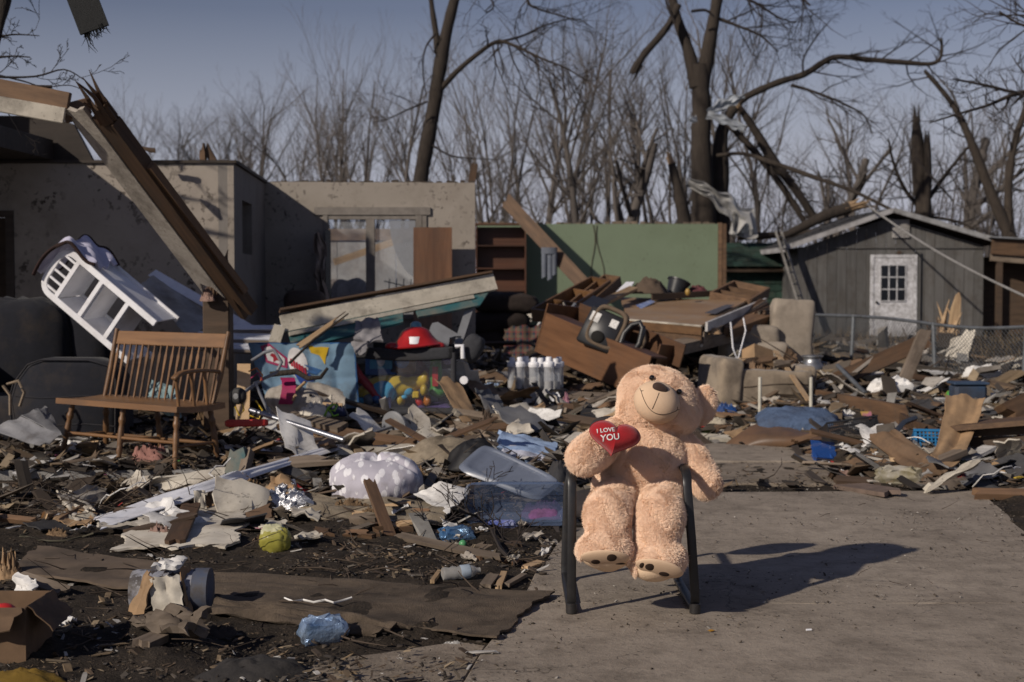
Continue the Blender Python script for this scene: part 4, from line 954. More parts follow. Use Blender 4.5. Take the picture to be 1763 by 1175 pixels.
def heap(name, label, cat, c, rx_, ry_, hz_, m, seed=1, fold=.3, freq=4., n=(40, 20), rot=0., group=None, thick=0, kind_=None):
    """crumpled cloth or a soft lump lying on something"""
    R = random.Random(seed); ph = R.uniform(0, 50); vs = []; nu, nv = n
    for i in range(nv + 1):
        t = i / nv
        for j in range(nu):
            a = 2 * PI * j / nu; q = Vector((math.cos(a), math.sin(a), 0)) * t
            e = 1 + .28 * mnoise.noise(Vector((q.x * 1.6 + ph, q.y * 1.6, 3)))
            z = (1 - t ** 2.4) * (.72 + fold * mnoise.noise(Vector((q.x * freq + ph, q.y * freq, 7)))) + fold * .55 * (1 - t ** 6) * (abs(mnoise.noise(Vector((q.x * freq * 2.2, q.y * freq * 2.2 + ph, 1)))) * 2 - .4)
            vs.append((q.x * rx_ * e, q.y * ry_ * e, max(z, -.05) * hz_))
    vs_b = [(x * .96, y * .96, -.02 * hz_ - .004) for x, y, z in vs[-nu:]]
    fs = [(i*nu+j, i*nu+(j+1)%nu, (i+1)*nu+(j+1)%nu, (i+1)*nu+j) for i in range(nv) for j in range(nu)]
    o_ = len(vs); fs += [(nv*nu+j, nv*nu+(j+1)%nu, o_+(j+1)%nu, o_+j) for j in range(nu)] + [tuple(o_ + j for j in range(nu))]
    o = MB().add(vs + vs_b, fs).build(name, m, smooth=70, M=T(c) @ rz(rot))
    return tag(o, label, cat, group, kind_)
def cushion(name, label, cat, M, rx_, ry_, rz_, m, e=.6, sq=.45, parent=None, n=(36, 16), wr=.04, group=None, nar=0., smooth=70, seed=1):
    p = lambda t, q: abs(t) ** q * (1 if t > 0 else -1)
    def f(u, v):
        a = u * 2 * PI; b = (v - .5) * PI; cb = max(0, math.cos(b)) ** sq
        x = p(math.cos(a), e) * cb; y = p(math.sin(a), e) * cb; z = p(math.sin(b), .9) * (1 - .25 * nar * (x * x + y * y))
        d = 1 + wr * mnoise.noise(Vector((x * 4 + seed, y * 4, z * 2)))
        return Vector((x * rx_ * d, y * ry_ * d, z * rz_ * (1 + wr * 2.5 * mnoise.noise(Vector((x * 5, y * 5, seed))))))
    o = MB().grid(f, n[0], n[1]).build(name, m, parent, smooth=smooth, M=M)
    return tag(o, label, cat, group) if label else o
def blobmesh(name, ells, m, parent, voxel=.01, it=5, M=None):
    w = MB()
    for c, r, R in ells: w.ell(c, r if hasattr(r, '__len__') else (r,) * 3, R, 18, 12)
    me = bpy.data.meshes.new(name); me.from_pydata(w.v, [], w.f); t = bpy.data.objects.new(name, me); COL.objects.link(t)
    md = t.modifiers.new('r', 'REMESH'); md.mode = 'VOXEL'; md.voxel_size = voxel; md = t.modifiers.new('s', 'SMOOTH'); md.iterations = it
    dg = bpy.context.evaluated_depsgraph_get(); e = bpy.data.meshes.new_from_object(t.evaluated_get(dg)); bpy.data.objects.remove(t)
    e.materials.clear(); e.materials.append(m); e.polygons.foreach_set('use_smooth', [True] * len(e.polygons))
    o = bpy.data.objects.new(name, e); COL.objects.link(o); o.parent = parent
    if M is not None: o.matrix_local = M
    return o
def P_(name, c, rough=.4, **k): return surf(name, c, tuple(x * .8 for x in c), 12, rough=rough, bump=k.pop('bump', .05), damt=k.pop('damt', .25), var=0, spec=.45, **k)
CARD = surf('brown_cardboard', (.36, .235, .13), (.26, .165, .09), 6, rough=.85, bump=.25, damt=.4, var=.15, dirt=(.11, .08, .055))
CARDW = surf('wet_brown_board', (.17, .105, .06), (.10, .062, .037), 8, rough=.7, bump=.3, damt=.5, var=.2)
PAPER = surf('soiled_white_paper', (.78, .77, .75), (.60, .58, .55), 9, rough=.8, bump=.2, damt=.4, var=.12, speck=.6, spscale=35)
DRYW = surf('torn_drywall_sheet', (.58, .535, .455), (.45, .41, .345), 7, rough=.9, bump=.3, damt=.5, var=.12, speck=.8, spscale=22, dirt=(.16, .125, .09))
NAVY = surf('dusty_charcoal_velour', (.014, .015, .022), (.009, .010, .015), 14, rough=.95, bump=.4, bscale=200, damt=.35, dscale=4, var=.1, dirt=(.05, .038, .028), sheen=.08)
INSUL = surf('brown_insulation', (.30, .20, .115), (.16, .10, .055), 16, rough=1, bump=1., bscale=60, damt=.2, var=.2, bdist=.02)
FOIL = surf('crinkled_foil', (.70, .71, .74), (.50, .51, .54), 14, rough=.28, metal=.85, bump=.7, bscale=20, damt=.25, var=0, bdist=.02)
TEALP = surf('chipped_teal_paint', (.030, .115, .125), (.022, .085, .095), 8, (.4, 1, 1), .6, .35, damt=.5, var=.1, speck=.5, spscale=30, dirt=(.20, .16, .12))
GREYP = P_('grey_plastic', (.22, .225, .235))
DGREY = surf('dark_grey_fabric', (.045, .046, .052), (.03, .031, .036), 40, rough=.95, bump=.4, bscale=160, damt=.35, var=.1)
STEEL = surf('brushed_steel_tube', (.42, .44, .48), (.33, .34, .38), 20, rough=.32, metal=.85, bump=.04, damt=.3, var=.1)
REDPL = P_('red_plastic', (.55, .030, .026))
BLUPL = P_('bright_blue_plastic', (.02, .14, .42))
YELPL = P_('yellow_plastic', (.78, .52, .04))
LBLUE = P_('sky_blue_plastic', (.08, .42, .66))
GRNPL = P_('green_plastic', (.07, .28, .05))
ORAPL = P_('orange_plastic', (.55, .17, .02))
PURPL = surf('purple_cloth', (.14, .09, .25), rough=.9, var=0)
MAGEN = surf('magenta_satin', (.34, .02, .10), (.24, .012, .06), rough=.5, damt=.2, var=0)
WPLUSH = surf('dirty_white_plush', (.52, .48, .43), (.36, .32, .28), 9, rough=1, bump=.7, bscale=90, damt=.45, var=0, bdist=.012)
WPLA = surf('white_plastic', (.82, .82, .84), (.72, .72, .75), 8, rough=.4, bump=.05, damt=.28, var=.05, dirt=(.28, .24, .2))

# ================================================================== left: couch, shelf, bench
rec = thing('recliner', 'dark charcoal recliner with rounded back and dusty arms beside the doorway', 'recliner', (-3.5, 11.3, .15))
def rc(x, y, z): return T(x, y, z)
cushion('back_cushion', None, None, T(-.62, .65, .72) @ rx(.15), .44, .20, .42, NAVY, .75, parent=rec, wr=.05)
cushion('back_cushion', None, None, T(-.22, .78, .70) @ rz(-.15) @ rx(.15), .36, .17, .38, NAVY, .75, parent=rec, wr=.05, seed=3)
MB().prism([(-.40, .0), (.43, .0), (.44, .55), (.38, .66), (.22, .70), (-.18, .70), (-.30, .66), (-.42, .50), (-.46, .38)], -.16, .16, T(.0, -.02, -.02) @ rz(-.12) @ rx(PI / 2)).build('arm', NAVY, rec, 50, bevel=.05)
PIPE = surf('charcoal_piping', (.030, .030, .036), rough=.9, damt=.3, var=0)
AM = T(.0, -.02, -.02) @ rz(-.12) @ rx(PI / 2)
MB().tube([AM @ Vector((x, y, .155)) for x, y in ((-.40, .0), (-.45, .36), (-.41, .50), (-.29, .65), (-.18, .69), (.21, .69), (.37, .65), (.43, .54), (.42, .0))], .008, 6).build('piping', PIPE, rec, 60)
for y in (.18, .40): MB().tube([AM @ Vector((x, y + .01 * math.sin(x * 9), .163)) for x in np.linspace(-.40, .42, 8)], .004, 5).build('seam', PIPE, rec, 60)
MB().box((-1.1, -.0, -.02), (.3, .75, .36)).build('seat_base', NAVY, rec, 50, bevel=.06)
MB().prism([(-.3, 0), (.3, 0), (.3, .62), (.2, .68), (-.2, .68), (-.3, .62)], -.12, .12, T(-.95, .2, -.02) @ rz(PI / 2 - .1) @ rx(PI / 2)).build('arm', NAVY, rec, 50, bevel=.05)
# white toy shelf thrown on top of it
D_, A_ = at(61, 494, 11.45), at(120, 424, 11.5); B_ = at(273, 553, 11.35)
X = (B_ - A_).normalized(); Yv = (A_ - D_); L0, W0 = (B_ - A_).length + .03, Yv.length + .02
Zv = X.cross(Yv).normalized(); 
if Zv.y > 0: Zv = -Zv
Zv = (Zv + Vector((-.45, 0, -.05))).normalized(); Yv = Zv.cross(X).normalized(); Zv = X.cross(Yv)
MS = Matrix.Translation(D_) @ Matrix((X, Yv, Zv)).transposed().to_4x4()
shf = thing('toy_shelf', 'white three-tier toy shelf with arched slatted end thrown onto the recliner', 'shelf', M=MS)
for z0 in (-.02, -.40):
    w = MB(); t_ = .022; r = .13; bw = .052
    def bars(z):
        w.box((r, 0, z), (L0, bw, z + t_)); w.box((r, W0 - bw, z), (L0, W0, z + t_))
        w.box((0, r, z), (bw, W0 - r, z + t_))
        for cx, cy, a0 in ((r, r, PI), (r, W0 - r, PI / 2)):
            for k in range(6):
                a, b = a0 + k * PI / 12, a0 + (k + 1) * PI / 12
                w.prism([(cx + q * math.cos(t), cy + q * math.sin(t)) for q, t in ((r, a), (r, b), (r - bw, b), (r - bw, a))], z, z + t_)
        for x in (.17, .42, .70): w.box((x, bw, z + .001), (x + .04, W0 - bw, z + t_ - .001))
    bars(z0); w.build('side_frame', WPLA, shf, bevel=.004)
    for k in range(5):
        y = .075 + k * (W0 - .15) / 4; MB().box((bw - .005, y - .009, z0 + .004), (.172, y + .009, z0 + .018)).build('slat', WPLA, shf)
for x in (.17, .45, .72): MB().box((x + .004, .03, -.379), (x + .022, W0 - .03, -.021)).build('shelf_board', WPLA, shf)
for y in (.02, W0 - .035): MB().box((.2, y, -.379), (L0 - .02, y + .012, -.021)).build('side_rail', WPLA, shf)
P = [D_ + MS.to_3x3() @ Vector(v) for v in ((-.05, .10, .05), (-.02, W0 + .0, .06), (.14, W0 + .05, .05), (.34, W0 + .035, .04))]
bkv = MS.to_3x3() @ Vector((0, 0, -.36))
w = MB(); N_ = 24
def tow(u, v):
    t = u * 3; i = min(int(t), 2); f = t - i; q = lambda k: P[max(0, min(3, k))]
    p = .5 * ((2 * q(i)) + (q(i + 1) - q(i - 1)) * f + (2 * q(i - 1) - 5 * q(i) + 4 * q(i + 1) - q(i + 2)) * f * f + (3 * q(i) - q(i - 1) - 3 * q(i + 1) + q(i + 2)) * f ** 3)
    return p + bkv * v + Vector((0, 0, .022 * math.sin(u * 14 + v * 9) + .02 * math.sin(v * 21)))
tw = tag(MB().grid(tow, 24, 12, .012).build('towel', surf('lilac_white_towel', (.56, .55, .68), (.46, .45, .58), 9, rough=.95, bump=.5, damt=.15, var=0), smooth=60), 'lilac white towel with brown trim draped over the toy shelf', 'towel')
for v in (-.02, 1.02): MB().tube([tow(u, v) + Vector((0, 0, .0)) for u in np.linspace(0, 1, 25)], .015, 6).build('trim', surf('brown_fleece_trim', (.035, .018, .016), rough=1, bump=.5, var=0), tw, 60)
# pale roof panel lying behind the shelf
sheet('sheet_metal', 'long grey sheet-metal panel lying against the wall behind the toy shelf', 'metal panel', (at(243, 490, 12.9), at(272, 470, 13.3), at(435, 578, 12.9), at(330, 590, 12.2)), surf('grey_sheet_metal', (.34, .335, .33), (.25, .245, .24), 6, rough=.55, damt=.45, var=0, speck=.4), .012, (12, 8), .02)
plank('metal_edge', 'pale bent flange along the grey sheet-metal panel', 'flange', at(262, 470, 13.2), at(440, 572, 12.8), .10, .012, WHITEM, (0, -.6, .8))
# stump post carrying the fallen beam
pst = thing('broken_post', 'snapped dark timber post standing under the fallen roof beam', 'post', at(376, 596, 11.8))
MB().box((-.11, -.09, -.78), (.11, .09, .42)).build('post', DKW, pst, bevel=.01)
b = Branches(77); b.snag((0, 0, .44), (0, 0, 1), .10, BRN, pst, 14)
heap('insulation', 'tuft of pink-brown insulation snagged on the snapped post', 'insulation', at(358, 518, 11.65), .06, .05, .10, surf('pinkish_insulation', (.36, .24, .2), (.24, .15, .12), 20, rough=1, bump=1, damt=.2, var=0, bdist=.015), 5, .6, 6)
# fallen roof beam: brown timber with a strip of grey board still fixed to it
fb0, fb1 = at(172, 188, 10.28), at(434, 545, 11.72)
fb = thing('fallen_beam', 'long brown roof beam with grey board fixed to it, sloping down across the wall', 'beam', M=frame(fb0, fb1 - fb0, (-.45, -.62, -.62)))
Lb = (fb1 - fb0).length
plank('beam', None, None, (0, 0, 0), (Lb, 0, 0), .165, .10, BRN, (0, 0, 1), None, (.5, .9), 3, fb)
plank('board', None, None, (-.06, -.195, .045), (Lb * .90, -.185, .045), .215, .03, FIBER, (0, 0, 1), None, (.2, .5), 4, fb)
plank('board', None, None, (.5, .10, .0), (Lb * .9, .08, -.03), .05, .06, BRN2, (0, 0, 1), None, (.6, .8), 5, fb)
b = Branches(78); b.snag((.03, .02, 0), (-1, .1, 0), .085, BRN2, fb, 9)
for nm, lb, pts, m in (('roof_scrap', 'torn dark shingle flap on top of the wall by the fallen beam', (at(188, 228, 12.6), at(232, 250, 12.9), at(252, 278, 13.2), at(205, 262, 12.7)), SHING),
                       ('roof_scrap', 'brown board scrap jutting right above the wall by the beam', (at(232, 250, 13.5), at(268, 256, 13.5), at(268, 263, 13.5), at(236, 258, 13.5)), BRN2),
                       ('roof_scrap', 'pale metal scrap on the wall top beside the beam', (at(218, 262, 13.3), at(236, 268, 13.3), at(252, 280, 13.3), at(232, 284, 13.2)), WHITEM)):
    sheet(nm, lb, 'roof scrap', pts, m, .03, (4, 3), .01)
plank('broken_stud', 'short brown stud standing on the stucco wall top left', 'stud', at(350, 278, 13.86), at(349, 246, 13.86), .05, .09, BRN2, (0, -1, 0), None, (0, 1), 5)
plank('broken_stud', 'leaning brown stud end beside the short stud on the wall top', 'stud', at(352, 250, 13.88), at(368, 279, 13.88), .07, .06, BRN, (0, -1, 0), None, (.5, 0), 6)
plank('broken_stud', 'brown stud stub rising at the right end of the window wall', 'stud', at(811, 320, 16.8), at(818, 280, 16.8), .08, .06, BRN, (0, -1, 0), None, (0, .4), 7)
# ------------------------------------------------------------------ bench
e0, e1 = Vector((-3.29, 10.37, .15)), Vector((-2.23, 9.62, .15)); BX = (e1 - e0).normalized(); BL = 1.30
ben = thing('bench', 'worn honey-oak spindle-back bench with only its right arm on the littered porch slab', 'bench', M=frame(e0, BX, (0, 0, 1)))
MB().grid(lambda u, v: Vector((u * BL - .03, v * .44 - .03, .435 - .012 * math.sin(PI * v) )), 12, 6, .04).build('seat', OAK, ben, 40)
def turned(a, b, r, nm):
    a, b = Vector(a), Vector(b); prof = [(.75, 0), (.8, .04), (.95, .1), (.8, .16), (1.15, .22), (.85, .28), (1.0, .34), (1.1, .5), (1., .6), (.8, .68), (1.2, .74), (1.2, .78), (.8, .84), (1., .9), (.8, 1)]
    MB().tube([b.lerp(a, z) for _, z in prof][::-1], [r * q for q, _ in prof][::-1], 10).build(nm, OAK, ben, 60)
legs = []
for i, x in enumerate((.06, BL / 2 - .03, BL - .12)):
    for y, sy in ((.05, -.05), (.35, .05)):
        a = (x, y, .40); bt = (x + (-.07, 0, .03)[i], y + sy, .0); turned(a, bt, .021, 'leg'); legs.append((a, bt))
for i in (0, 1): 
    for k in (0, 1): 
        p, q = [Vector(legs[2 * j + k][0]).lerp(Vector(legs[2 * j + k][1]), .55 + .1 * k) for j in (i, i + 1)]; MB().tube([p, p.lerp(q, .5), q], [.010, .014, .010], 8).build('stretcher', OAK, ben, 60)
for j in (0, 1, 2): p, q = [Vector(legs[2 * j + k][0]).lerp(Vector(legs[2 * j + k][1]), .62) for k in (0, 1)]; MB().tube([p, p.lerp(q, .5), q], [.010, .014, .010], 8).build('stretcher', OAK, ben, 60)
for x, dx in ((.03, .02), (BL - .10, .05)): MB().tube([(x, .36, .42), (x + dx * .5, .41, .62), (x + dx, .47, .93)], [.016, .022, .017], 8).build('back_post', OAK, ben, 60)
MB().grid(lambda u, v: Vector((.02 + u * (BL - .06), .445 + .025 * v, .815 + .10 * v)), 10, 2, .022).build('top_rail', OAK, ben, 40, bevel=.004)
for k in range(17):
    x = .085 + k * (BL - .22) / 16; a = Vector((x, .365, .42)); b = Vector((x + .015, .447, .82))
    w = MB()
    for t0, t1, w0, w1 in ((0, .55, .013, .017), (.55, .80, .017, .028), (.80, .88, .028, .014), (.88, 1., .014, .012)):
        p, q = a.lerp(b, t0), a.lerp(b, t1); w.add([p + Vector((-w0 / 2, -.006, 0)), p + Vector((w0 / 2, -.006, 0)), p + Vector((w0 / 2, .006, 0)), p + Vector((-w0 / 2, .006, 0)), q + Vector((-w1 / 2, -.006, 0)), q + Vector((w1 / 2, -.006, 0)), q + Vector((w1 / 2, .006, 0)), q + Vector((-w1 / 2, .006, 0))], ((0,1,5,4), (1,2,6,5), (2,3,7,6), (3,0,4,7), (0,3,2,1), (4,5,6,7)))
    w.build('spindle', OAK, ben)
MB().grid(lambda u, v: Vector((BL - .09 + .05 * (v - .5) + .02 * u, .43 - u * .46, .66 + .02 * math.sin(u * 3) - (.03 * max(0, u - .85) / .15))), 12, 3, .025).build('arm', OAK, ben, 50, bevel=.005)
for y in (.02, .16, .28): MB().tube([(BL - .09, y + .02, .41), (BL - .085, y - .01, .655)], [.012, .014], 8).build('arm_spindle', OAK, ben, 60)
# pale-blue cloth under the bench, clutter beneath
sheet('cloth', 'pale aqua cloth hanging behind the bench spindles', 'cloth', (at(262, 655, 10.6), at(302, 668, 10.5), at(312, 722, 10.4), at(250, 700, 10.5)), surf('aqua_cloth', (.30, .43, .46), (.22, .33, .36), 8, rough=.95, damt=.25, var=0), .008, (12, 10), .05, 4)
heap('insulation_roll', 'brown roll of insulation under the left of the bench', 'insulation', gp(165, 742), .26, .07, .13, INSUL, 2, .5, 7, rot=-.2)
heap('insulation_roll', 'brown insulation tuft under the right of the bench', 'insulation', gp(350, 742), .11, .08, .16, INSUL, 3, .6, 6)
heap('pink_insulation', 'crumpled pink foam lump on the slab under the bench', 'foam lump', gp(258, 798), .17, .10, .14, surf('pink_foam', (.36, .18, .15), (.24, .12, .10), 9, rough=.95, damt=.35, var=0), 4, .5, 4)
sheet('vinyl_fold', 'folded white vinyl siding with dark underside left of the bench', 'siding', (at(-20, 740, 10.2), at(36, 718, 10.3), at(106, 752, 10.1), at(70, 770, 9.9)), surf('dull_vinyl', (.30, .30, .31), (.20, .20, .21), 8, rough=.5, damt=.5, var=0), .006, (8, 4), .02)
sheet('vinyl_fold', 'grey tent-like siding flap beside the folded white vinyl', 'siding', (at(36, 716, 10.28), at(78, 700, 10.5), at(90, 720, 10.45), at(106, 752, 10.1)), surf('grey_vinyl', (.22, .22, .23), damt=.4, var=0), .006, (6, 4), .03)
sheet('paper_scrap', 'white crumpled paper on the slab between the left bench legs', 'paper', (gp(92, 778), gp(128, 782, .03), gp(132, 762, .10), gp(112, 758, .09)), PAPER, .003, (6, 6), .03, 5)
heap('blue_rag', 'blue rag crumpled on the slab under the bench', 'rag', gp(152, 782), .10, .05, .04, surf('blue_cloth', (.03, .08, .28), damt=.3, var=0, rough=.9), 8, .5)
for k, (x0, y0, x1, y1) in enumerate(((5, 662, 18, 715), (12, 660, 38, 668), (38, 668, 34, 700))):
    tag(MB().tube([at(x0, y0 + 2, 10.8), at((x0 + x1) / 2 + 6, (y0 + y1) / 2 - 8, 10.8), at(x1, y1, 10.8)], .012, 6).build('bent_root', surf('pale_root', (.30, .23, .16), damt=.3, var=0), smooth=60), ('left pale bent root', 'top pale bent root', 'right pale bent root')[k] + ' curling up beside the recliner', 'root')
heap('insulation', 'heap of brown insulation below the pale roots at far left', 'insulation', gp(20, 725), .30, .2, .22, INSUL, 6, .6, 6)

# ================================================================== behind: window clutter
plank('oak_panel', 'upright oak veneer cabinet panel leaning on the window wall', 'cabinet panel', at(745, 612, 16.2), at(745, 392, 16.3), .44, .03, OAKD, (0, -1, 0))
tag(MB().box((0, 0, 0), (.06, .3, .95)).build('television', P_('black_gloss', (.01, .01, .012), .15), M=T(at(561, 540, 16.25)) @ rz(.12)), 'thin black television standing edge-on below the window', 'television')
strip('curtain', 'torn dirty pale curtain hanging left of the window', 'curtain', [(547, 402, 0), (553, 440, 0), (549, 470, -.05), (556, 500, 0), (560, 530, 0)], 16.2, (10, 22, 18, 16, 12), surf('dirty_curtain', (.34, .28, .24), (.24, .19, .16), 8, rough=.95, damt=.4, var=0), .05, seed=2)
cushion('headrest', 'brown leather seat back lying under the window', 'seat back', T(at(525, 520, 15.8)), .23, .12, .13, surf('dull_brown_leather', (.075, .05, .036), (.05, .034, .025), 9, rough=.6, damt=.4, var=0), .45)
cushion('spotted_cushion', 'left spotted grey cushion showing through the window', 'cushion', T(at(583, 508, 17.6)) @ rx(1.2), .17, .2, .1, surf('spotted_grey_fabric', (.27, .23, .21), (.16, .13, .12), 26, rough=.95, damt=.3, var=0), .7)
cushion('spotted_cushion', 'right spotted grey cushion showing through the window', 'cushion', T(at(610, 508, 17.4)) @ rx(1.2) @ rz(.4), .19, .2, .1, MATS['spotted_grey_fabric'], .7, seed=4)
plank('loose_board', 'brown board slanting behind the window glass', 'board', at(575, 452, 18.5), at(692, 412, 18.8), .09, .04, PINE, (0, -1, 0))
w = MB(); a = at(668, 505, 17.8)
for k in range(4): w.bar(a + Vector((k * .09, 0, -.2)), a + Vector((k * .09 + .02, 0, .18)), .012, .012, (0, 1, 0))
w.bar(a + Vector((-.05, 0, .15)), a + Vector((.34, 0, .06)), .014, .014, (0, 1, 0)); w.bar(a + Vector((-.05, 0, -.02)), a + Vector((.34, 0, -.08)), .014, .014, (0, 1, 0))
tag(w.build('metal_rack', BLACKM), 'dark wire rack seen through the right window pane', 'rack')
# ================================================================== fallen white frame with teal panes
wf0, wf1 = at(482, 552, 12.6), at(852, 486, 13.3)
wfx = (wf1 - wf0); wfL = wfx.length; MW = frame(wf0, wfx, (0, .35, .94))
wfr = thing('fallen_door_frame', 'fallen cream door frame with teal panels lying tilted across the rubble', 'door frame', M=MW)
plank('jamb', None, None, (0, 0, -.04), (wfL, 0, -.0), .05, .155, CREAM, (0, 0, 1), None, (.1, .1), 3, wfr)
plank('jamb', None, None, (.03, -.10, -.17), (wfL - .25, -.05, -.12), .04, .035, CREAM, (0, 0, 1), None, (.1, .3), 4, wfr)
plank('jamb_edge', None, None, (.0, -.015, .085), (wfL, -.015, .09), .09, .02, BRN, (0, 0, 1), None, (.1, .1), 5, wfr)
plank('end_jamb', None, None, (-.02, -.02, -.06), (-.16, -.02, -.30), .10, .05, CREAM, (0, 1, 0), None, (0, .2), 6, wfr)
plank('end_jamb', None, None, (-.05, .1, -.06), (-.22, .1, -.30), .06, .05, CREAM, (0, 1, 0), None, (0, .2), 7, wfr)
sheet('teal_panel', None, None, ((.05, .03, -.10), (wfL * .55, .03, -.08), (wfL * .5, -.22, -.30), (.0, -.22, -.36)), TEALP, .02, (6, 4), .005, parent=wfr)
sheet('teal_panel', None, None, ((wfL * .6, .03, -.09), (wfL * .97, .03, -.07), (wfL * .88, -.10, -.24), (wfL * .58, -.16, -.26)), TEALP, .02, (6, 4), .005, seed=3, parent=wfr)
plank('grey_post', 'grey metal downpipe leaning under the right end of the fallen frame', 'downpipe', at(786, 600, 12.9), at(812, 520, 13.1), .07, .05, GREYP, (0, -1, 0), None, (0, .5))
for k in range(8):
    plank('siding_strip', ('lowest', 'second', 'third', 'fourth', 'fifth', 'sixth', 'seventh', 'topmost')[k] + ' strip of the stacked white siding left of the fallen frame', 'siding strip', at(300 + 4 * k, 598 - 4.6 * k, 11.9 + .09 * k), at(470 + 3 * k, 608 - 6.2 * k, 12.3 + .07 * k), .12, .014, WHITEM if k % 3 else OLDW, (0, -.3, 1), 'white siding strips stacked behind the bench', (.1, .3), k)
# ================================================================== playpen
pa, pb = at(604, 712, 12.15), at(781, 712, 12.0); MPP = frame(Vector((pa.x, pa.y, pa.z)), Vector((pb.x - pa.x, pb.y - pa.y, 0)), (0, 0, 1)); PW, PH, PD = (pb - pa).length, .58, .75
pp = thing('playpen', 'grey mesh-sided travel playpen filled with bright toys', 'playpen', M=MPP)
MESHG = clear('grey_play_mesh', (.24, .24, .28), .9, .03, .09)
for nm, a, b in (('front_mesh', (0, 0), (PW, 0)), ('side_mesh', (PW, 0), (PW, PD)), ('back_mesh', (0, PD), (PW, PD))):
    A, B = Vector((*a, .05)), Vector((*b, .05)); MB().grid(lambda u, v: A.lerp(B, u) + Vector((0, 0, v * (PH - .12))) + Vector((0, -.02 * math.sin(PI * u) * math.sin(PI * v), 0)), 8, 6, .003).build(nm, MESHG, pp, 60)
for a, b in (((0, 0), (PW, 0)), ((PW, 0), (PW, PD)), ((0, PD), (PW, PD))):
    A, B = Vector((*a, PH)), Vector((*b, PH)); MB().grid(lambda u, v: A.lerp(B, u) + Vector((0, -.022 + .0 * v, -.10 * v - .025 * math.sin(PI * u))), 10, 3, -.045).build('top_rail', DGREY, pp, 50, bevel=.008)
MB().tube([(0, 0, .03), (PW / 2, -.03, .02), (PW, 0, .03)], .03, 8).build('bottom_rail', DGREY, pp, 60)
for x, y in ((0, 0), (PW, 0), (PW, PD), (0, PD)): MB().tube([(x, y, 0), (x, y, PH - .05)], .024, 8).build('corner_post', DGREY, pp, 60)
MB().tube([(PW + .02, -.02, PH + .0), (PW + .08, -.02, PH + .01), (PW + .085, -.02, PH - .10)], .02, 8).build('elbow_joint', WPLA, pp, 60)
MB().lathe([(.02, 0), (.035, .0), (.035, .03), (.012, .03)], 12, T(PW + .10, -.03, PH - .28) @ rx(PI / 2)).build('wheel', WPLA, pp, 60)
cushion('corner_pad', None, None, T(PW + .14, .1, PH - .02) @ ry(.5), .09, .08, .12, DGREY, .7, parent=pp)
MB().box((0, 0, .02), (PW, PD, .05)).build('floor_pad', DGREY, pp)
def pt(px, py, y): return at(px, py, 12.1 + y)
t = thing('toy_plane', 'yellow and blue toy plane lying in the playpen', 'toy', M=T(pt(672, 672, .16)) @ Matrix.Scale(1.25, 4)); 
blobmesh('fuselage', [((0, 0, .02), (.20, .09, .085), None), ((.17, 0, .05), (.08, .05, .05), None), ((.24, 0, .08), (.03, .04, .06), None), ((-.17, -.02, -.02), (.06, .06, .06), None)], YELPL, t, .015)
MB().ell((-.04, -.07, -.01), (.095, .035, .08)).build('window_panel', LBLUE, t, 60); MB().ell((-.14, -.06, -.06), (.045, .05, .04)).build('wheel', GREYP, t, 60)
t = thing('toy_lamp', 'red jointed toy arm with blue knuckle in the left of the playpen', 'toy', M=T(pt(642, 660, .08)) @ Matrix.Scale(1.2, 4))
MB().tube([(-.16, 0, .17), (-.10, 0, .05), (-.0, -.01, -.05), (.05, -.01, -.12)], [.03, .035, .03, .04], 10).build('arm', REDPL, t, 60); MB().ell((.03, -.02, -.11), (.035,) * 3).build('knuckle', BLUPL, t, 60); MB().ell((.09, 0, -.09), (.035, .03, .05)).build('grip', GREYP, t, 60)
t = thing('activity_board', 'blue toy activity board with picture window standing in the playpen', 'toy', M=T(pt(656, 624, .25)) @ Matrix.Scale(1.15, 4)); MB().box((-.12, 0, -.10), (.12, .03, .1)).build('board', BLUPL, t, bevel=.01); MB().box((-.085, -.008, -.05), (.085, -.002, .07)).build('picture', LBLUE, t); MB().ell((0, -.012, .01), (.03, .01, .04)).build('figure', WPLA, t)
t = thing('toy_block', 'orange toy block with blue disc standing in the playpen', 'toy block', M=T(pt(692, 622, .25)) @ Matrix.Scale(1.15, 4)); MB().box((-.10, 0, -.1), (.10, .1, .08)).build('block', surf('tan_orange', (.42, .22, .07), damt=.2, var=0), t, bevel=.015); MB().lathe([(0.001, 0), (.055, 0), (.055, .012), (.001, .012)], 20, T(0, -.001, 0) @ rx(PI / 2)).build('disc', BLUPL, t)
t = thing('toy_crocodile', 'upright green toy crocodile at the right of the playpen', 'toy', M=T(pt(750, 645, .18)) @ Matrix.Scale(1.2, 4)); blobmesh('body', [((0, 0, 0), (.05, .05, .14), None), ((.0, -.02, .13), (.055, .06, .05), None), ((.02, 0, -.12), (.07, .05, .05), None)], GRNPL, t, .014); MB().ell((-.025, -.06, .18), (.018,) * 3).build('eye', WPLA, t, 60); MB().ell((.025, -.06, .18), (.018,) * 3).build('eye', WPLA, t, 60); MB().box((-.02, -.075, -.08), (.02, -.05, .06)).build('belly', REDPL, t)
t = thing('toy_spaceman', 'small blue and yellow toy figure right of the toy plane', 'toy', pt(706, 678, .1)); MB().ell((-.02, 0, .02), (.05, .03, .04)).build('body', LBLUE, t, 60); MB().box((.02, -.02, -.04), (.08, .02, .02)).build('pack', YELPL, t, bevel=.01); MB().ell((-.05, 0, -.03), (.03, .02, .02)).build('foot', LBLUE, t, 60)
t = thing('juice_box', 'small blue toy box marked with a white letter in the playpen', 'toy', pt(664, 694, .06)); MB().box((-.05, -.03, -.05), (.05, .03, .05)).build('box', surf('navy_box', (.03, .04, .16), var=0), t, bevel=.006); MB().box((-.02, -.034, -.02), (.01, -.031, .03)).build('mark', WPLA, t)
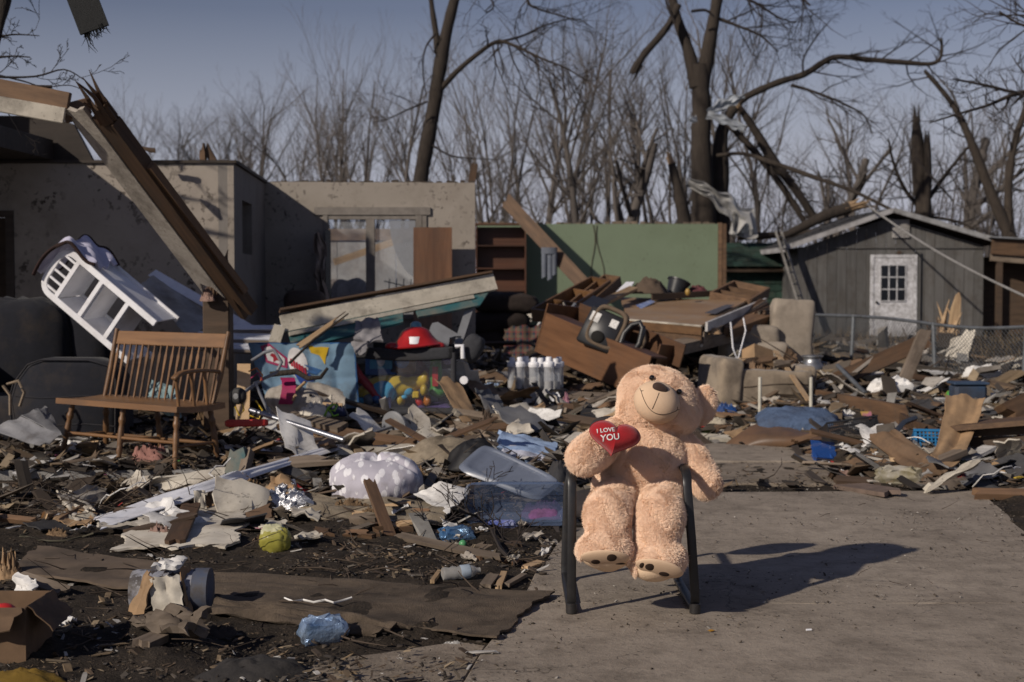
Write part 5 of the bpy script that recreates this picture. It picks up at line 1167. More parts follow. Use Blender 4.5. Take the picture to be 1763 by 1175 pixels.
sheet('purple_sheet', 'purple cloth lying on the playpen floor', 'cloth', (pt(690, 706, .03), pt(775, 702, .03), pt(770, 688, .4), pt(695, 694, .4)), PURPL, .02, (10, 6), .03, 4)
heap('maroon_toy', 'maroon soft toy slumped in the back of the playpen', 'toy', pt(712, 660, .55), .2, .12, .26, surf('maroon_cloth', (.16, .03, .04), damt=.2, var=0, rough=.9), 5, .3)
heap('grey_toy', 'grey and white soft toy at the left of the playpen floor', 'toy', pt(632, 700, .12), .09, .07, .09, WPLUSH, 7, .4)
for k, (x, y, c) in enumerate(((622, 690, LBLUE), (690, 690, YELPL), (735, 690, ORAPL), (765, 660, REDPL), (770, 620, surf('lilac_toy', (.3, .25, .45), var=0)), (640, 688, LBLUE), (722, 692, REDPL), (745, 600, GRNPL), (730, 672, YELPL))):
    tag(MB().ell((0, 0, 0), (.05, .035, .03 + .012 * (k % 3)), None, 10, 7).build('toy_piece', c, smooth=60, M=T(pt(x, y, .08 + .03 * (k % 4))) @ rz(k) @ ry(k * .7)), ('sky-blue rounded toy by the left post', 'yellow pebble-like toy beside the juice box', 'orange toy dropped near the purple cloth', 'red toy hanging at the right mesh', 'lilac toy high at the right mesh', 'sky-blue toy beside the red arm', 'small red toy on the purple cloth', 'green toy under the padded rail', 'small yellow toy below the crocodile')[k], 'toy', 'small toys in the playpen')
# blanket hung on the playpen, print as flat applique pieces
qc = (at(428, 592, 12.0), at(609, 592, 11.95), at(616, 702, 11.9), at(470, 716, 11.9)); qo = sum(qc, Vector()) / 4
QL = surf('pale_blue_quilt', (.175, .275, .37), (.12, .20, .285), 6, rough=.95, bump=.4, bscale=120, damt=.65, var=0, dirt=(.10, .10, .10))
quilt = thing('baby_quilt', 'pale blue quilted baby blanket with ball and star patches hung over the playpen', 'blanket', qo)
qn = (qc[1] - qc[0]).cross(qc[3] - qc[0]).normalized(); qn = qn if qn.y < 0 else -qn
def qf(u, v, lift=0.):
    p = (qc[0] * (1 - u) + qc[1] * u) * (1 - v) + (qc[3] * (1 - u) + qc[2] * u) * v
    z = .035 * mnoise.noise(Vector((u * 4, v * 1.6, 3))) + .012 * math.sin(u * 30) * v - .010 * (abs(math.sin(u * 14)) ** 8 + abs(math.sin(v * 9)) ** 8)
    return p - qo + qn * (z + lift)
MB().grid(lambda u, v: qf(u, v), 48, 28, .014).build('quilt', QL, quilt, 60)
MB().tube([qf(1, t, .004) for t in np.linspace(0, 1, 14)], .012, 6).build('binding', P_('blue_binding', (.02, .10, .26), .9), quilt, 60)
MB().tube([qf(t, 0, .004) for t in np.linspace(0, 1, 14)], .010, 6).build('binding', MATS['blue_binding'], quilt, 60)
def patch(pts, m, nm='patch', lift=.020):
    c = (sum(p[0] for p in pts) / len(pts), sum(p[1] for p in pts) / len(pts)); n_ = len(pts); w = MB(); rings = 5
    vs = [qf(*c, lift)] + [qf(c[0] + (p[0] - c[0]) * k / rings, c[1] + (p[1] - c[1]) * k / rings, lift) for k in range(1, rings + 1) for p in pts]
    fs = [(0, 1 + j, 1 + (j + 1) % n_) for j in range(n_)] + [(1 + (k-1)*n_ + j, 1 + k*n_ + j, 1 + k*n_ + (j+1) % n_, 1 + (k-1)*n_ + (j+1) % n_) for k in range(1, rings) for j in range(n_)]
    w.add(vs, fs).build(nm, m, quilt, 60)
circ = lambda x, y, rx_, ry_, n=20: [(x + rx_ * math.cos(2 * PI * k / n), y + ry_ * math.sin(2 * PI * k / n)) for k in range(n)]
WQ = surf('white_applique', (.66, .64, .64), rough=.95, damt=.2, var=0); RQ = surf('red_applique', (.38, .02, .04), rough=.95, var=0); BQ = surf('royal_applique', (.02, .06, .26), rough=.95, var=0); YQ = surf('yellow_applique', (.55, .36, .02), rough=.95, var=0); DBQ = surf('mid_blue_applique', (.03, .13, .34), rough=.95, var=0)
patch(circ(.43, .30, .10, .24), WQ); patch([(.36, .42), (.5, .36), (.56, .55), (.42, .62)], BQ, lift=.023); patch([(.11, .04), (.20, .0), (.34, .22), (.31, .36), (.12, .27)], MAGEN); patch([(.14, .07), (.20, .04), (.31, .22), (.29, .32), (.14, .24)], WQ, lift=.024)
patch([(.56, .03), (.76, .06), (.72, .20), (.70, .32), (.66, .18), (.58, .14)], YQ); patch([(.48, .30), (.66, .40), (.60, .47), (.5, .42)], DBQ)
for k in range(6): patch([(.36 + .025 * k, .22 + .028 * k), (.38 + .025 * k, .22 + .028 * k), (.375 + .025 * k, .33 + .028 * k), (.355 + .025 * k, .33 + .028 * k)], RQ, 'stitch_patch', .026)
patch([(.2, .14), (.24, .16), (.28, .15), (.26, .2), (.27, .27), (.23, .24), (.19, .27), (.2, .2), (.17, .17)], RQ, lift=.028)
# red fire helmet on the playpen rail
hm = thing('toy_helmet', 'red toy fire helmet resting on the playpen rail', 'toy helmet', at(716, 590, 12.2))
HMR = surf('glossy_red_shell', (.42, .018, .018), rough=.3, damt=.15, var=0, spec=.5, bump=.03)
MB().lathe([(.235, -.035), (.24, -.025), (.19, .0), (.15, .05), (.12, .10), (.07, .13), (.001, .14)], 24, ry(-.08)).build('shell', HMR, hm, 60)
MB().lathe([(.001, .135), (.05, .135), (.045, .165), (.02, .18), (.001, .182)], 16).build('crest', P_('blue_clear_dome', (.12, .25, .33), .2), hm, 60)
MB().grid(lambda u, v: Vector(((u - .5) * .16, -.204 + .044 * v + .25 * (u - .5) ** 2, -.005 + .06 * v)), 6, 3, .006).build('front_badge', WPLA, hm, 50)
for sx in (-1, 1): MB().ell((.2 * sx, -.07, -.03), (.06, .05, .035)).build('side_brim', HMR, hm, 60)
sheet('grey_felt', 'limp grey felt flap folded over the playpen rail', 'felt flap', (at(612, 556, 12.1), at(652, 548, 12.1), at(660, 592, 11.9), at(610, 590, 11.9)), surf('grey_felt', (.25, .24, .25), damt=.35, rough=1, var=0), .02, (10, 8), .04, 3)
sheet('grey_felt', 'lower grey felt tongue hanging down the playpen front', 'felt flap', (at(606, 590, 11.92), at(636, 588, 11.9), at(628, 612, 11.85), at(612, 612, 11.85)), MATS['grey_felt'], .02, (8, 8), .02, 3, seed=4)
plank('siding_board', 'grey board tilted behind the red fire helmet', 'board', at(735, 560, 12.7), at(785, 590, 12.6), .18, .02, GREYP, (0, -.6, .8), None, (.2, .2))
plank('split_stick', 'pale split stick standing out of the rubble in front of the fallen frame', 'stick', at(512, 598, 11.7), at(607, 534, 11.9), .045, .02, PINE, (0, -1, .3), None, (.6, 2.5), 4)
tag(MB().tube([at(498, 626, 11.5), at(540, 585, 11.6), at(600, 540, 11.7)], [.012, .01, .006], 6).build('stick', BARK, smooth=60), 'thin dark stick crossing the pale split stick', 'stick')
# ================================================================== middle: pillow, bins, cloths
PILM = NT('leaf_print_pillow'); c_ = PILM.coord((1.9, .9, 1.1), 'Object', False)
vo = PILM.new('TexVoronoi'); PILM.l(c_, vo.inputs['Vector']); vo.inputs['Scale'].default_value = 11; vo.inputs['Randomness'].default_value = .8
n_ = PILM.noise(c_, 40, 3); leaf = PILM.ramp(PILM.math('ADD', vo.outputs['Distance'], PILM.math('MULTIPLY', n_, .25)), .50, .56, 1, 0)
cc = PILM.mix(leaf, (.44, .42, .475), (.72, .71, .74)); dd_ = PILM.noise(PILM.coord((1, 1, 1), 'Object', False), 5, 6, .7)
cc = PILM.mix(PILM.math('MULTIPLY', PILM.ramp(dd_, .56, .72), .6), cc, (.25, .21, .18)); PILM.l(cc, PILM.b.inputs['Base Color']); PILM.b.inputs['Roughness'].default_value = .9
PILM.l(PILM.bump(n_, .25, .006), PILM.b.inputs['Normal'])
pc = gp(645, 868); pil = thing('nursing_pillow', 'plump lavender nursing pillow with white leaf print', 'pillow', (pc.x, pc.y + .12, pc.z + .125))
def npf(u, v):
    a = u * 2 * PI; b = (v - .5) * PI; cb = max(0, math.cos(b)) ** .55; sb = math.sin(b)
    nb_ = math.exp(-((a - PI / 2) / .16) ** 2); rr0 = cb * (1 - .13 * nb_ * cb); x, y = rr0 * math.cos(a), rr0 * math.sin(a)
    dx_, dy_ = x, y - .30; rad_ = math.hypot(dx_, dy_); an = math.atan2(dy_, dx_); z = (abs(sb) ** .85) * (1 if sb > 0 else -1)
    if sb > 0: z *= (1 - .45 * math.exp(-(rad_ / .20) ** 2)) * (1 - .20 * math.exp(-(min(abs(an - k) for k in (PI / 2, -2.62, -.52)) / .10) ** 2) * min(1, rad_ * 2.2))
    pk = 1 + .012 * math.sin(a * 34) * math.exp(-(b / .22) ** 2) + .05 * mnoise.noise(Vector((x * 3, y * 3, z * 2)))
    return Vector((x * .295 * pk, y * .235 * pk, z * .150 * pk))
MB().grid(npf, 120, 40).build('cover', PILM.m, pil, 70, M=rx(math.radians(20)))
# storage bin lids and a bin
LIDM = clear('clear_bin_plastic', (.21, .24, .31), .3, .52, .2); BINM = clear('clear_blue_bin', (.12, .165, .27), .2, .36, .25)
def lid(name, label, cat, c4, m, parent=None, depth=.011):
    a, b, c, d = [Vector(p) for p in c4]; o = (a + b + c + d) / 4; nn = (b - a).cross(d - a).normalized(); nn = nn if nn.z > 0 else -nn
    def f(u, v):
        x, y = u * 2 - 1, v * 2 - 1; k = 7; s_ = (abs(x) ** k + abs(y) ** k) ** (1 / k); q = max(abs(x), abs(y)); x, y = (x * q / s_, y * q / s_) if s_ > 0 else (x, y)
        p = (a * (.5 - x / 2) + b * (.5 + x / 2)) * (.5 - y / 2) + (d * (.5 - x / 2) + c * (.5 + x / 2)) * (.5 + y / 2)
        z = depth * (float(sst(.97, .93, q)) - .9 * float(sst(.80, .77, q)) - .35 * float(sst(.72, .70, q)) + .9 * (abs(y + .1) < .05) * (q < .7)) - depth * (q > .985)
        return p - o + nn * z
    return tag(MB().grid(f, 44, 36, .004).build(name, m, parent, smooth=35, M=T(o)), label, cat)
lid('bin_lid', 'large clear plastic storage bin lid tilted behind the see-through bin', 'bin lid', (at(784, 806, 9.0), at(832, 763, 9.38), at(969, 829, 8.95), at(926, 862, 8.78)), LIDM)
cb0 = gp(806, 904, .01); bn = thing('storage_bin', 'clear bluish plastic storage bin lying on its side in front of the lid', 'storage bin', M=frame(cb0, (1, -.10, .02), (0, -.30, .95)))
def rr_(x0, y0, x1, y1, r, n=5): return [(cx + r * math.cos(a), cy + r * math.sin(a)) for cx, cy, a0 in ((x1 - r, y1 - r, 0), (x0 + r, y1 - r, PI / 2), (x0 + r, y0 + r, PI), (x1 - r, y0 + r, 1.5 * PI)) for a in np.linspace(a0, a0 + PI / 2, n)]
w = MB(); o0 = rr_(.03, .02, .55, .22, .05); o1 = rr_(0, 0, .58, .25, .06); k = len(o0)
w.add([Vector((x, z_, y)) for ring, z_ in ((o0, .12), (o1, .03), ([(.29 + (x - .29) * 1.05, .125 + (y - .125) * 1.06) for x, y in o1], .03), ([(.29 + (x - .29) * 1.05, .125 + (y - .125) * 1.06) for x, y in o1], .0)) for x, y in ring], [(i*k+j, i*k+(j+1)%k, (i+1)*k+(j+1)%k, (i+1)*k+j) for i in range(3) for j in range(k)] + [tuple(range(k))])
w.build('bin', BINM, bn, 40)
heap('knit_bundle', 'purple knitted bundle inside the clear storage bin', 'knitwear', cb0 + Vector((.44, .12, .03)), .15, .1, .11, surf('purple_knit', (.20, .09, .22), (.13, .06, .15), 60, rough=1, bump=.7, bscale=90, var=0), 3, .35)
heap('rubbish_bag', 'black bag bulging out behind the clear bin lid', 'bag', at(818, 806, 9.55), .22, .15, .27, surf('black_bag', (.012, .012, .014), rough=.6, bump=.4, bscale=12, damt=.2, var=0), 9, .08, 2)
heap('rubbish_bag', 'dark charcoal bag slumped between the blue blankets and the chair', 'bag', gp(962, 830), .10, .16, .2, DGREY, 10, .1, 2)
BLK1 = surf('pale_blue_fleece', (.31, .42, .62), (.25, .35, .53), 10, rough=1, bump=.5, bscale=80, damt=.2, var=.08)
BLK2 = surf('blue_waffle_knit', (.26, .36, .56), (.18, .26, .44), 70, rough=1, bump=.8, bscale=90, damt=.15, var=0)
for i, (c4, m, lb, th) in enumerate((((at(856, 776, 10.15), at(858, 752, 10.5), at(958, 772, 10.5), at(952, 796, 10.1)), BLK1, 'upper folded pale blue blanket behind the bin lid', .03), ((at(866, 782, 10.05), at(862, 760, 10.45), at(940, 776, 10.35), at(936, 792, 10.0)), surf('white_blue_fleece', (.52, .54, .64), damt=.2, var=0, rough=1, bump=.4), 'white-edged folded blanket between the two blue ones', .028), ((at(905, 800, 10.0), at(915, 776, 10.3), at(966, 790, 10.2), at(952, 812, 9.9)), BLK2, 'lower blue waffle-knit blanket hanging over the rubble', .03))):
    sheet('folded_blanket', lb, 'blanket', [p + Vector((0, 0, (.03, .0, -.005)[i])) for p in c4], m, th, (22, 14), .03, 4, .06, 20 + i, smooth=60, curl=-.02)
# carpet: beige rug heap, rug pieces
RUGB = surf('beige_carpet', (.30, .25, .185), (.19, .155, .11), 14, rough=1, bump=.8, bscale=170, damt=.55, dscale=5, var=.1, dirt=(.07, .055, .04))
RUGD = surf('muddy_brown_carpet', (.150, .114, .082), (.085, .064, .046), 12, (1, 1, 1), rough=1, bump=.9, bscale=110, damt=.7, dscale=3.2, var=0, bdist=.012, dirt=(.035, .026, .019))
heap('carpet_heap', 'humped beige carpet behind the lavender pillow', 'carpet', gp(765, 800), .36, .24, .27, RUGB, 12, .10, 1.6, (60, 24), .15)
sheet('carpet_strip', 'beige carpet strip with curled edge under the lavender pillow', 'carpet', (gp(440, 888, .03), gp(480, 850, .05), gp(800, 872, .05), gp(745, 908, .04)), RUGB, .015, (30, 10), .05, 5, .06, 31)
cl = sheet('muddy_carpet', 'long muddy brown carpet lying across the dirt onto the driveway', 'carpet', (gp(350, 988, .024), gp(948, 1022, .012), gp(855, 1100, .012), gp(335, 1030, .024)), RUGD, .009, (110, 34), .014, 4, .02, 33)
sheet('carpet_fold', 'rolled front fold of the muddy brown carpet', 'carpet', (gp(380, 1034, .045), gp(700, 1078, .03), gp(640, 1094, .012), gp(360, 1058, .02)), RUGD, .012, (50, 14), .028, 3, .05, 34)
sheet('plywood_sheet', 'muddy plywood sheet on the dirt left of the carpet', 'plywood', (gp(68, 944, .016), gp(378, 990, .022), gp(235, 1016, .022), gp(8, 985, .016)), surf('muddy_plywood', (.145, .108, .078), (.10, .074, .054), 6, (1, 1, 1), rough=.9, bump=.3, damt=.5, var=0, dirt=(.045, .034, .025)), .012, (30, 12), .012, 4, .03, 35)
sheet('drywall', 'broken muddy drywall slab on the dirt below the bench', 'drywall', (gp(200, 945, .02), gp(250, 885, .06), gp(440, 868, .05), gp(395, 948, .02)), DRYW, .013, (30, 16), .012, 5, .14, 36)
sheet('drywall', 'beige drywall flap leaning on the porch edge', 'drywall', (gp(245, 842, .03), at(262, 822, 9.35), at(398, 806, 9.5), gp(350, 852, .05)), DRYW, .012, (16, 10), .01, 4, .08, 37)
sheet('drywall', 'bent drywall strip in the twigs left of the white fascia', 'drywall', (gp(92, 842, .04), gp(108, 835, .06), gp(165, 880, .05), gp(130, 900, .02)), DRYW, .012, (16, 8), .03, 3, .1, 38)
sheet('vinyl_fascia', 'long bent white vinyl fascia across the foot of the porch', 'fascia', (gp(162, 890, .05), gp(176, 912, .04), gp(430, 822, .16), gp(400, 812, .22)), WHITEM, .006, (24, 6), .02, 3, .03, 39)
sheet('vinyl_fascia', 'thin white end of the bent fascia reaching up to the rubble', 'fascia', (gp(408, 812, .20), gp(432, 822, .16), at(602, 768, 10.2), at(590, 762, 10.3)), WHITEM, .005, (20, 3), .012, 3, .0, 40)
sheet('vinyl_scrap', 'curled white vinyl scrap above the bent fascia', 'vinyl scrap', (at(440, 772, 10.2), at(480, 782, 10.1), at(520, 796, 10.0), at(470, 778, 10.3)), WHITEM, .005, (10, 4), .04, 3, .0, 41)
# teal stub, boards and steel pole
plank('teal_board', 'short teal-painted board stub leaning by the right end of the porch', 'board', gp(392, 860, -.03), at(415, 768, 9.45), .12, .05, TEALP, (-.3, -1, .2), None, (0, .2), 5)
plank('pine_board', 'raw pine board glued along the teal-painted stub', 'board', gp(408, 868, -.04), at(430, 772, 9.5), .05, .07, OLDW, (-.3, -1, .2), None, (0, .3), 6)
plank('short_board', 'brown board scrap lying across the drywall slab', 'board', gp(300, 935, .04), gp(330, 868, .12), .11, .02, BRN, (0, -.5, 1), None, (.3, .3), 7)
plank('stake', 'brown wooden stake standing in front of the lavender pillow', 'stake', gp(672, 925, 0), at(634, 824, 8.45), .07, .022, BRN2, (.4, -1, .2), None, (0, .4), 8)
plank('lath', 'long grey lath lying in the dirt right of the stake', 'lath', gp(684, 922, .02), gp(862, 962, .03), .06, .02, OLDW, (0, -.4, 1), None, (.2, .4), 9)
tag(MB().tube([at(430, 706, 10.3), at(592, 758, 9.9)], .018, 10).build('steel_pole', STEEL, smooth=60), 'long shiny steel pole slanting across the rubble', 'pole')
plank('lumber', 'weathered grey board end above the long brown lumber', 'lumber', at(492, 716, 10.9), at(592, 738, 10.6), .13, .05, OLDW, (0, -.3, 1), None, (.2, .05), 11)
plank('lumber', 'long brown lumber lying under the steel pole', 'lumber', at(478, 730, 10.8), at(722, 768, 10.35), .10, .05, BRN2, (0, -.5, 1), None, (.2, .3), 12)
plank('lumber', 'broad tan board lying left of the long brown lumber', 'lumber', at(495, 762, 10.3), at(566, 752, 10.7), .15, .02, PINE, (0, -.3, 1), None, (.3, .3), 13)
plank('lumber', 'pale plaster-edged board behind the lavender pillow', 'lumber', at(560, 782, 10.0), at(730, 772, 10.3), .12, .03, CREAM, (0, -.4, 1), None, (.5, .6), 14)
plank('lumber', 'split rotten plank just above the lavender pillow', 'lumber', gp(450, 800, .10), gp(610, 788, .12), .13, .03, OLDW, (0, -.3, 1), None, (.8, .9), 15)
plank('splinter', 'dark reddish splinter slanting right of the grey disc stand', 'splinter', at(665, 722, 10.7), at(748, 768, 10.1), .05, .02, BRN, (0, -.5, 1), None, (.6, 1.2), 16)
dsk = thing('disc_stand', 'grey plastic disc stand with its rod lying on the rubble', 'stand', at(676, 735, 10.9))
Md = rz(.95) @ ry(PI / 2 - .12)
MB().lathe([(.001, 0), (.09, 0), (.118, .012), (.12, .022), (.11, .03), (.001, .032)], 28, Md @ Matrix.Diagonal((1, 1, 1, 1))).build('disc', GREYP, dsk, 50)
MB().tube([Md @ Vector((0, 0, 0)), Md @ Vector((0, 0, -.30))], .013, 8).build('rod', GREYP, dsk, 60)
# rocking horse, walker frame, red paddle
hr = thing('plush_horse', 'dirty white plush rocking horse with magenta saddle lying on its side', 'rocking horse', at(505, 690, 11.2))
blobmesh('body', [((-.03, 0, 0), (.17, .12, .14), None), ((.12, -.02, -.02), (.10, .10, .12), None), ((.20, -.06, -.03), (.06, .06, .07), None), ((-.14, .02, .02), (.09, .08, .09), None), ((.06, -.05, -.16), (.06, .06, .08), None), ((-.08, -.05, -.14), (.05, .05, .07), None)], WPLUSH, hr, .014)
w = MB()
def sad(u, v): a = -1.9 + 2.2 * v; return Vector((-.10 + .11 * u + .03 * math.sin(v * 3), -.132 * math.cos(a * .8) - .006, .02 - .152 * math.sin(a * .8)))
MB().grid(sad, 8, 14, .012).build('saddle', MAGEN, hr, 60)
MB().grid(lambda u, v: sad(.25 + .5 * u, .3 + .45 * v) + Vector((0, -.008, 0)), 5, 8, .004).build('saddle_patch', surf('orange_scribble', (.50, .10, .02), (.22, .01, .03), 40, damt=.1, var=0), hr, 60)
MB().ell((.15, -.10, .05), (.012,) * 3).build('eye', EYE, hr, 60); MB().ell((.24, -.08, -.07), (.03, .03, .035)).build('muzzle', surf('dark_plush', (.05, .04, .04), rough=1, var=0), hr, 60)
MB().tube([(.04, -.12, .09), (.12, -.16, .16)], .012, 8).build('handle', PINE, hr, 60); MB().tube([(.02, -.15, .02), (.05, -.22, .06)], .011, 8).build('handle', PINE, hr, 60); MB().tube([(.22, -.08, -.02), (.40, -.1, -.03)], .017, 8).build('rocker_dowel', PINE, hr, 60)
w = MB(); w.grid(lambda u, v: Vector(((v - .5) * .10, .05 * math.cos(u * 2.2) - .05, .20 - .46 * u)), 14, 2, .012); tag(w.build('plywood_runner', PINE, smooth=60, M=T(at(420, 672, 10.75))), 'pale bent plywood runner standing beside the bench', 'runner')
wk = thing('walker_frame', 'light grey tubular walker with a black caster wheel', 'walker', at(410, 682, 10.35))
MB().tube([(.02, 0, .01), (.17, .1, .12), (.26, .12, .16), (.30, .12, .24), (.24, .13, .33), (.17, .13, .31), (.08, .1, .25)], .013, 8).build('tube', surf('grey_enamel_tube', (.28, .29, .32), rough=.35, damt=.3, var=0), wk, 60)
MB().tube([(.11, .06, .10), (.22, .05, -.14)], .012, 8).build('tube', MATS['grey_enamel_tube'], wk, 60)
Mw = rz(-.35) @ rx(PI / 2)
MB().lathe([(.022, -.03), (.045, -.03), (.062, -.015), (.062, .015), (.045, .03), (.022, .03)], 22, Mw).build('wheel', P_('black_rubber', (.025, .025, .027), .7), wk, 60); MB().lathe([(.001, .02), (.022, .022), (.022, .034), (.001, .036)], 14, Mw).build('hub', GREYP, wk, 60)
pd = MB().grid(lambda u, v: Vector(((u - .5) * .31, 0, (v - .5) * .052 * (1 - max(0, abs(u - .5) - .44) * 6))), 16, 4, .03).build('red_paddle', REDPL, smooth=50, bevel=.004, M=T(at(424, 729, 10.2)) @ ry(-.02)); tag(pd, 'bright red plastic bar lying in front of the bench', 'plastic bar')
for k, (pts, lb, m) in enumerate((((( 405, 700), (412, 716), (420, 707), (416, 690)), 'yellow looped cord below the caster wheel', YELPL), (((440, 690), (452, 706), (446, 722), (430, 716)), 'dark yellow looped cord beside the plywood runner', YELPL), (((428, 640), (442, 634), (452, 646), (449, 656)), 'orange-red plastic hook above the plywood runner', ORAPL), (((432, 652), (444, 642), (452, 655)), 'pink plastic ring beside the orange hook', MAGEN))):
    tag(MB().tube([at(x, y, 10.4) for x, y in pts[0:]], .006, 6).build('cord', m, smooth=60), lb, 'cord')
heap('saddle_cloth', 'off-white speckled cloth crumpled right of the plush horse', 'cloth', at(540, 716, 10.9), .14, .1, .12, DRYW, 14, .4)
heap('tote_bag', 'navy bag with a green scribble design beside the quilt corner', 'bag', at(574, 715, 10.95), .10, .08, .11, surf('navy_nylon', (.012, .016, .05), rough=.6, bump=.4, var=0), 15, .35)
w = MB(); q = at(570, 705, 10.82)
w.tube([q + Vector(v) for v in ((-.05, 0, -.05), (-.02, -.02, .01), (.02, -.03, .04), (.05, -.02, .03), (.03, -.03, -.01), (-.01, -.03, .0), (.02, -.03, -.05), (.06, -.02, -.04))], .009, 6); tag(w.build('green_scribble', P_('lime_print', (.20, .42, .04)), smooth=60), 'lime green squiggle on the navy bag', 'print')
sheet('curved_shell', 'pale curved fibreboard shell behind the plush horse', 'fibreboard', (at(520, 690, 11.5), at(530, 650, 11.7), at(585, 665, 11.7), at(600, 712, 11.4)), FIBER, .02, (14, 10), .05, 2, .04, 44, curl=-.06)
tag(MB().tube([at(465, 645, 11.0), at(510, 640, 11.0), at(530, 652, 10.9), at(552, 650, 10.9), at(564, 634, 10.9)], [.022, .024, .02, .016, .012], 7).build('bough', BARK, smooth=60), 'curved grey bough lying over the plush horse', 'bough')
# foil insulation, tufts
sheet('foil_batt', 'foil-faced insulation batt curled up in front of the porch', 'insulation', (gp(462, 850, .14), gp(500, 835, .12), gp(540, 872, .06), gp(490, 882, .04)), FOIL, .02, (18, 14), .06, 5, .12, 50, smooth=25)
sheet('kraft_batt', 'brown paper backing of the foil-faced batt', 'insulation', (gp(452, 862, .06), gp(470, 822, .16), gp(512, 838, .13), gp(500, 880, .03)), CARD, .03, (16, 12), .06, 3, .1, 51)
for k, (x, y, a, b, c_, lb) in enumerate(((600, 885, .16, .08, .09, 'brown insulation tuft in front of the lavender pillow'), (640, 892, .10, .05, .06, 'smaller insulation tuft beside the stake'), (430, 852, .10, .08, .10, 'insulation tuft beside the foil-faced batt'), (800, 765, .09, .07, .10, 'brown woolly lump behind the bin lid'), (838, 742, .09, .07, .16, 'knotted brown rag standing behind the bin lid'))):
    heap('insulation', lb, 'insulation', gp(x, y), a, b, c_, INSUL if k < 4 else surf('brown_rag', (.11, .075, .055), rough=1, bump=.6, var=0), 60 + k, .6, 6)
sheet('tin_tile', 'mud-spattered white tin tile between the pillow and the bin', 'tile', (gp(712, 852, .10), gp(760, 830, .18), gp(812, 845, .14), gp(770, 885, .06)), PAPER, .006, (14, 10), .02, 3, .04, 52)
sheet('card_scrap', 'torn brown cardboard piece below the bent fascia', 'cardboard', (gp(352, 880, .05), gp(358, 842, .14), gp(392, 850, .12), gp(395, 888, .03)), CARD, .005, (12, 10), .05, 3, .1, 53)
sheet('card_scrap', 'pale grey cardboard strip crossing the bent fascia', 'cardboard', (gp(336, 890, .03), gp(334, 845, .17), gp(352, 845, .17), gp(358, 890, .03)), DRYW, .006, (6, 8), .02, 3, .05, 54)
sheet('card_scrap', 'limp tan cardboard at the left foot of the porch', 'cardboard', (gp(88, 898, .03), gp(120, 872, .05), gp(170, 886, .05), gp(150, 910, .02)), CARD, .005, (12, 8), .03, 3, .1, 55)
heap('hide_roll', 'dark brown rolled rag at the foot of the porch', 'rag', gp(205, 868), .14, .06, .09, CARDW, 16, .3)
# yellow jug, wrappers, bottles
jg = thing('yellow_jug', 'squashed yellow plastic jug with a whitish top on the dirt', 'jug', gp(474, 948))
YJ = clear('yellow_translucent', (.40, .37, .07), .35, .65, .2)
cushion('jug', None, None, T(0, 0, .055) @ rx(.3), .082, .07, .06, YJ, .75, parent=jg, wr=.12)
cushion('jug_top', None, None, T(-.015, .01, .098) @ rx(.3), .06, .055, .028, P_('milky_yellow', (.62, .60, .38)), .6, parent=jg, wr=.15)
heap('spilled_powder', 'patch of white spilled powder by the yellow jug', 'powder', gp(468, 955, -.012), .12, .07, .016, surf('white_powder', (.5, .49, .48), (.3, .28, .26), 30, rough=1, bump=.6, damt=.4, var=0), 18, .5, 9, kind_='stuff')
def wrapper(name, lb, cat, x, y, rx_, ry_, rz_, m, seed, rot=0., tilt=.3):
    c = gp(x, y); return cushion(name, lb, cat, T(c.x, c.y, c.z + rz_ * .8) @ rz(rot) @ rx(tilt), rx_, ry_, rz_, m, .35, wr=.22, seed=seed, n=(28, 14), smooth=25)
FB = surf('blue_foil_bag', (.03, .16, .40), (.20, .30, .42), 14, rough=.25, metal=.5, bump=.6, bscale=14, damt=.15, var=0, bdist=.02)
FW = surf('pale_foil_bag', (.42, .50, .60), (.12, .22, .40), 9, rough=.25, metal=.4, bump=.6, bscale=14, damt=.2, var=0, bdist=.02)
wrapper('snack_bag', 'crumpled blue foil snack bag near the fallen branch', 'snack bag', 786, 932, .10, .06, .04, FB, 2, .3)
wrapper('snack_bag', 'crumpled silver-blue foil bag on the mud by the carpet edge', 'snack bag', 556, 1104, .095, .05, .055, FW, 3, .35)
wrapper('snack_bag', 'blue and white wrapper in front of the clear bin', 'wrapper', 862, 908, .09, .03, .02, surf('blue_white_wrapper', (.55, .57, .66), (.03, .07, .40), 7, rough=.35, damt=.15, var=0), 4, .3)
wrapper('yellow_wrapper', 'small yellow wrapper at the carpet fold', 'wrapper', 543, 1066, .03, .02, .012, YELPL, 5, .2)
tag(MB().ell((0, 0, .022), (.022, .022, .024)).build('green_ball', P_('mint_green', (.09, .34, .14)), smooth=60, M=T(gp(797, 944))), 'small mint green ball by the blue snack bag', 'ball')
bt = thing('water_bottle', 'crushed muddy clear water bottle lying by the wood scraps', 'bottle', M=T(gp(762, 1002) + Vector((0, 0, .035))) @ rz(.32) @ ry(PI / 2 - .05))
CLB = clear('muddy_clear_plastic', (.40, .39, .37), .25, .5, .4)
MB().lathe([(.001, 0), (.03, 0), (.034, .012), (.028, .035), (.035, .05), (.027, .07), (.034, .09), (.03, .11), (.033, .13), (.024, .155), (.013, .17), (.013, .185), (.001, .186)], 16).build('bottle', CLB, bt, 50)
MB().lathe([(.0335, .085), (.0348, .09), (.0348, .128), (.0335, .133)], 16, None, False).build('bottle_label', surf('pale_blue_label', (.35, .42, .50), damt=.4, var=0), bt, 50)
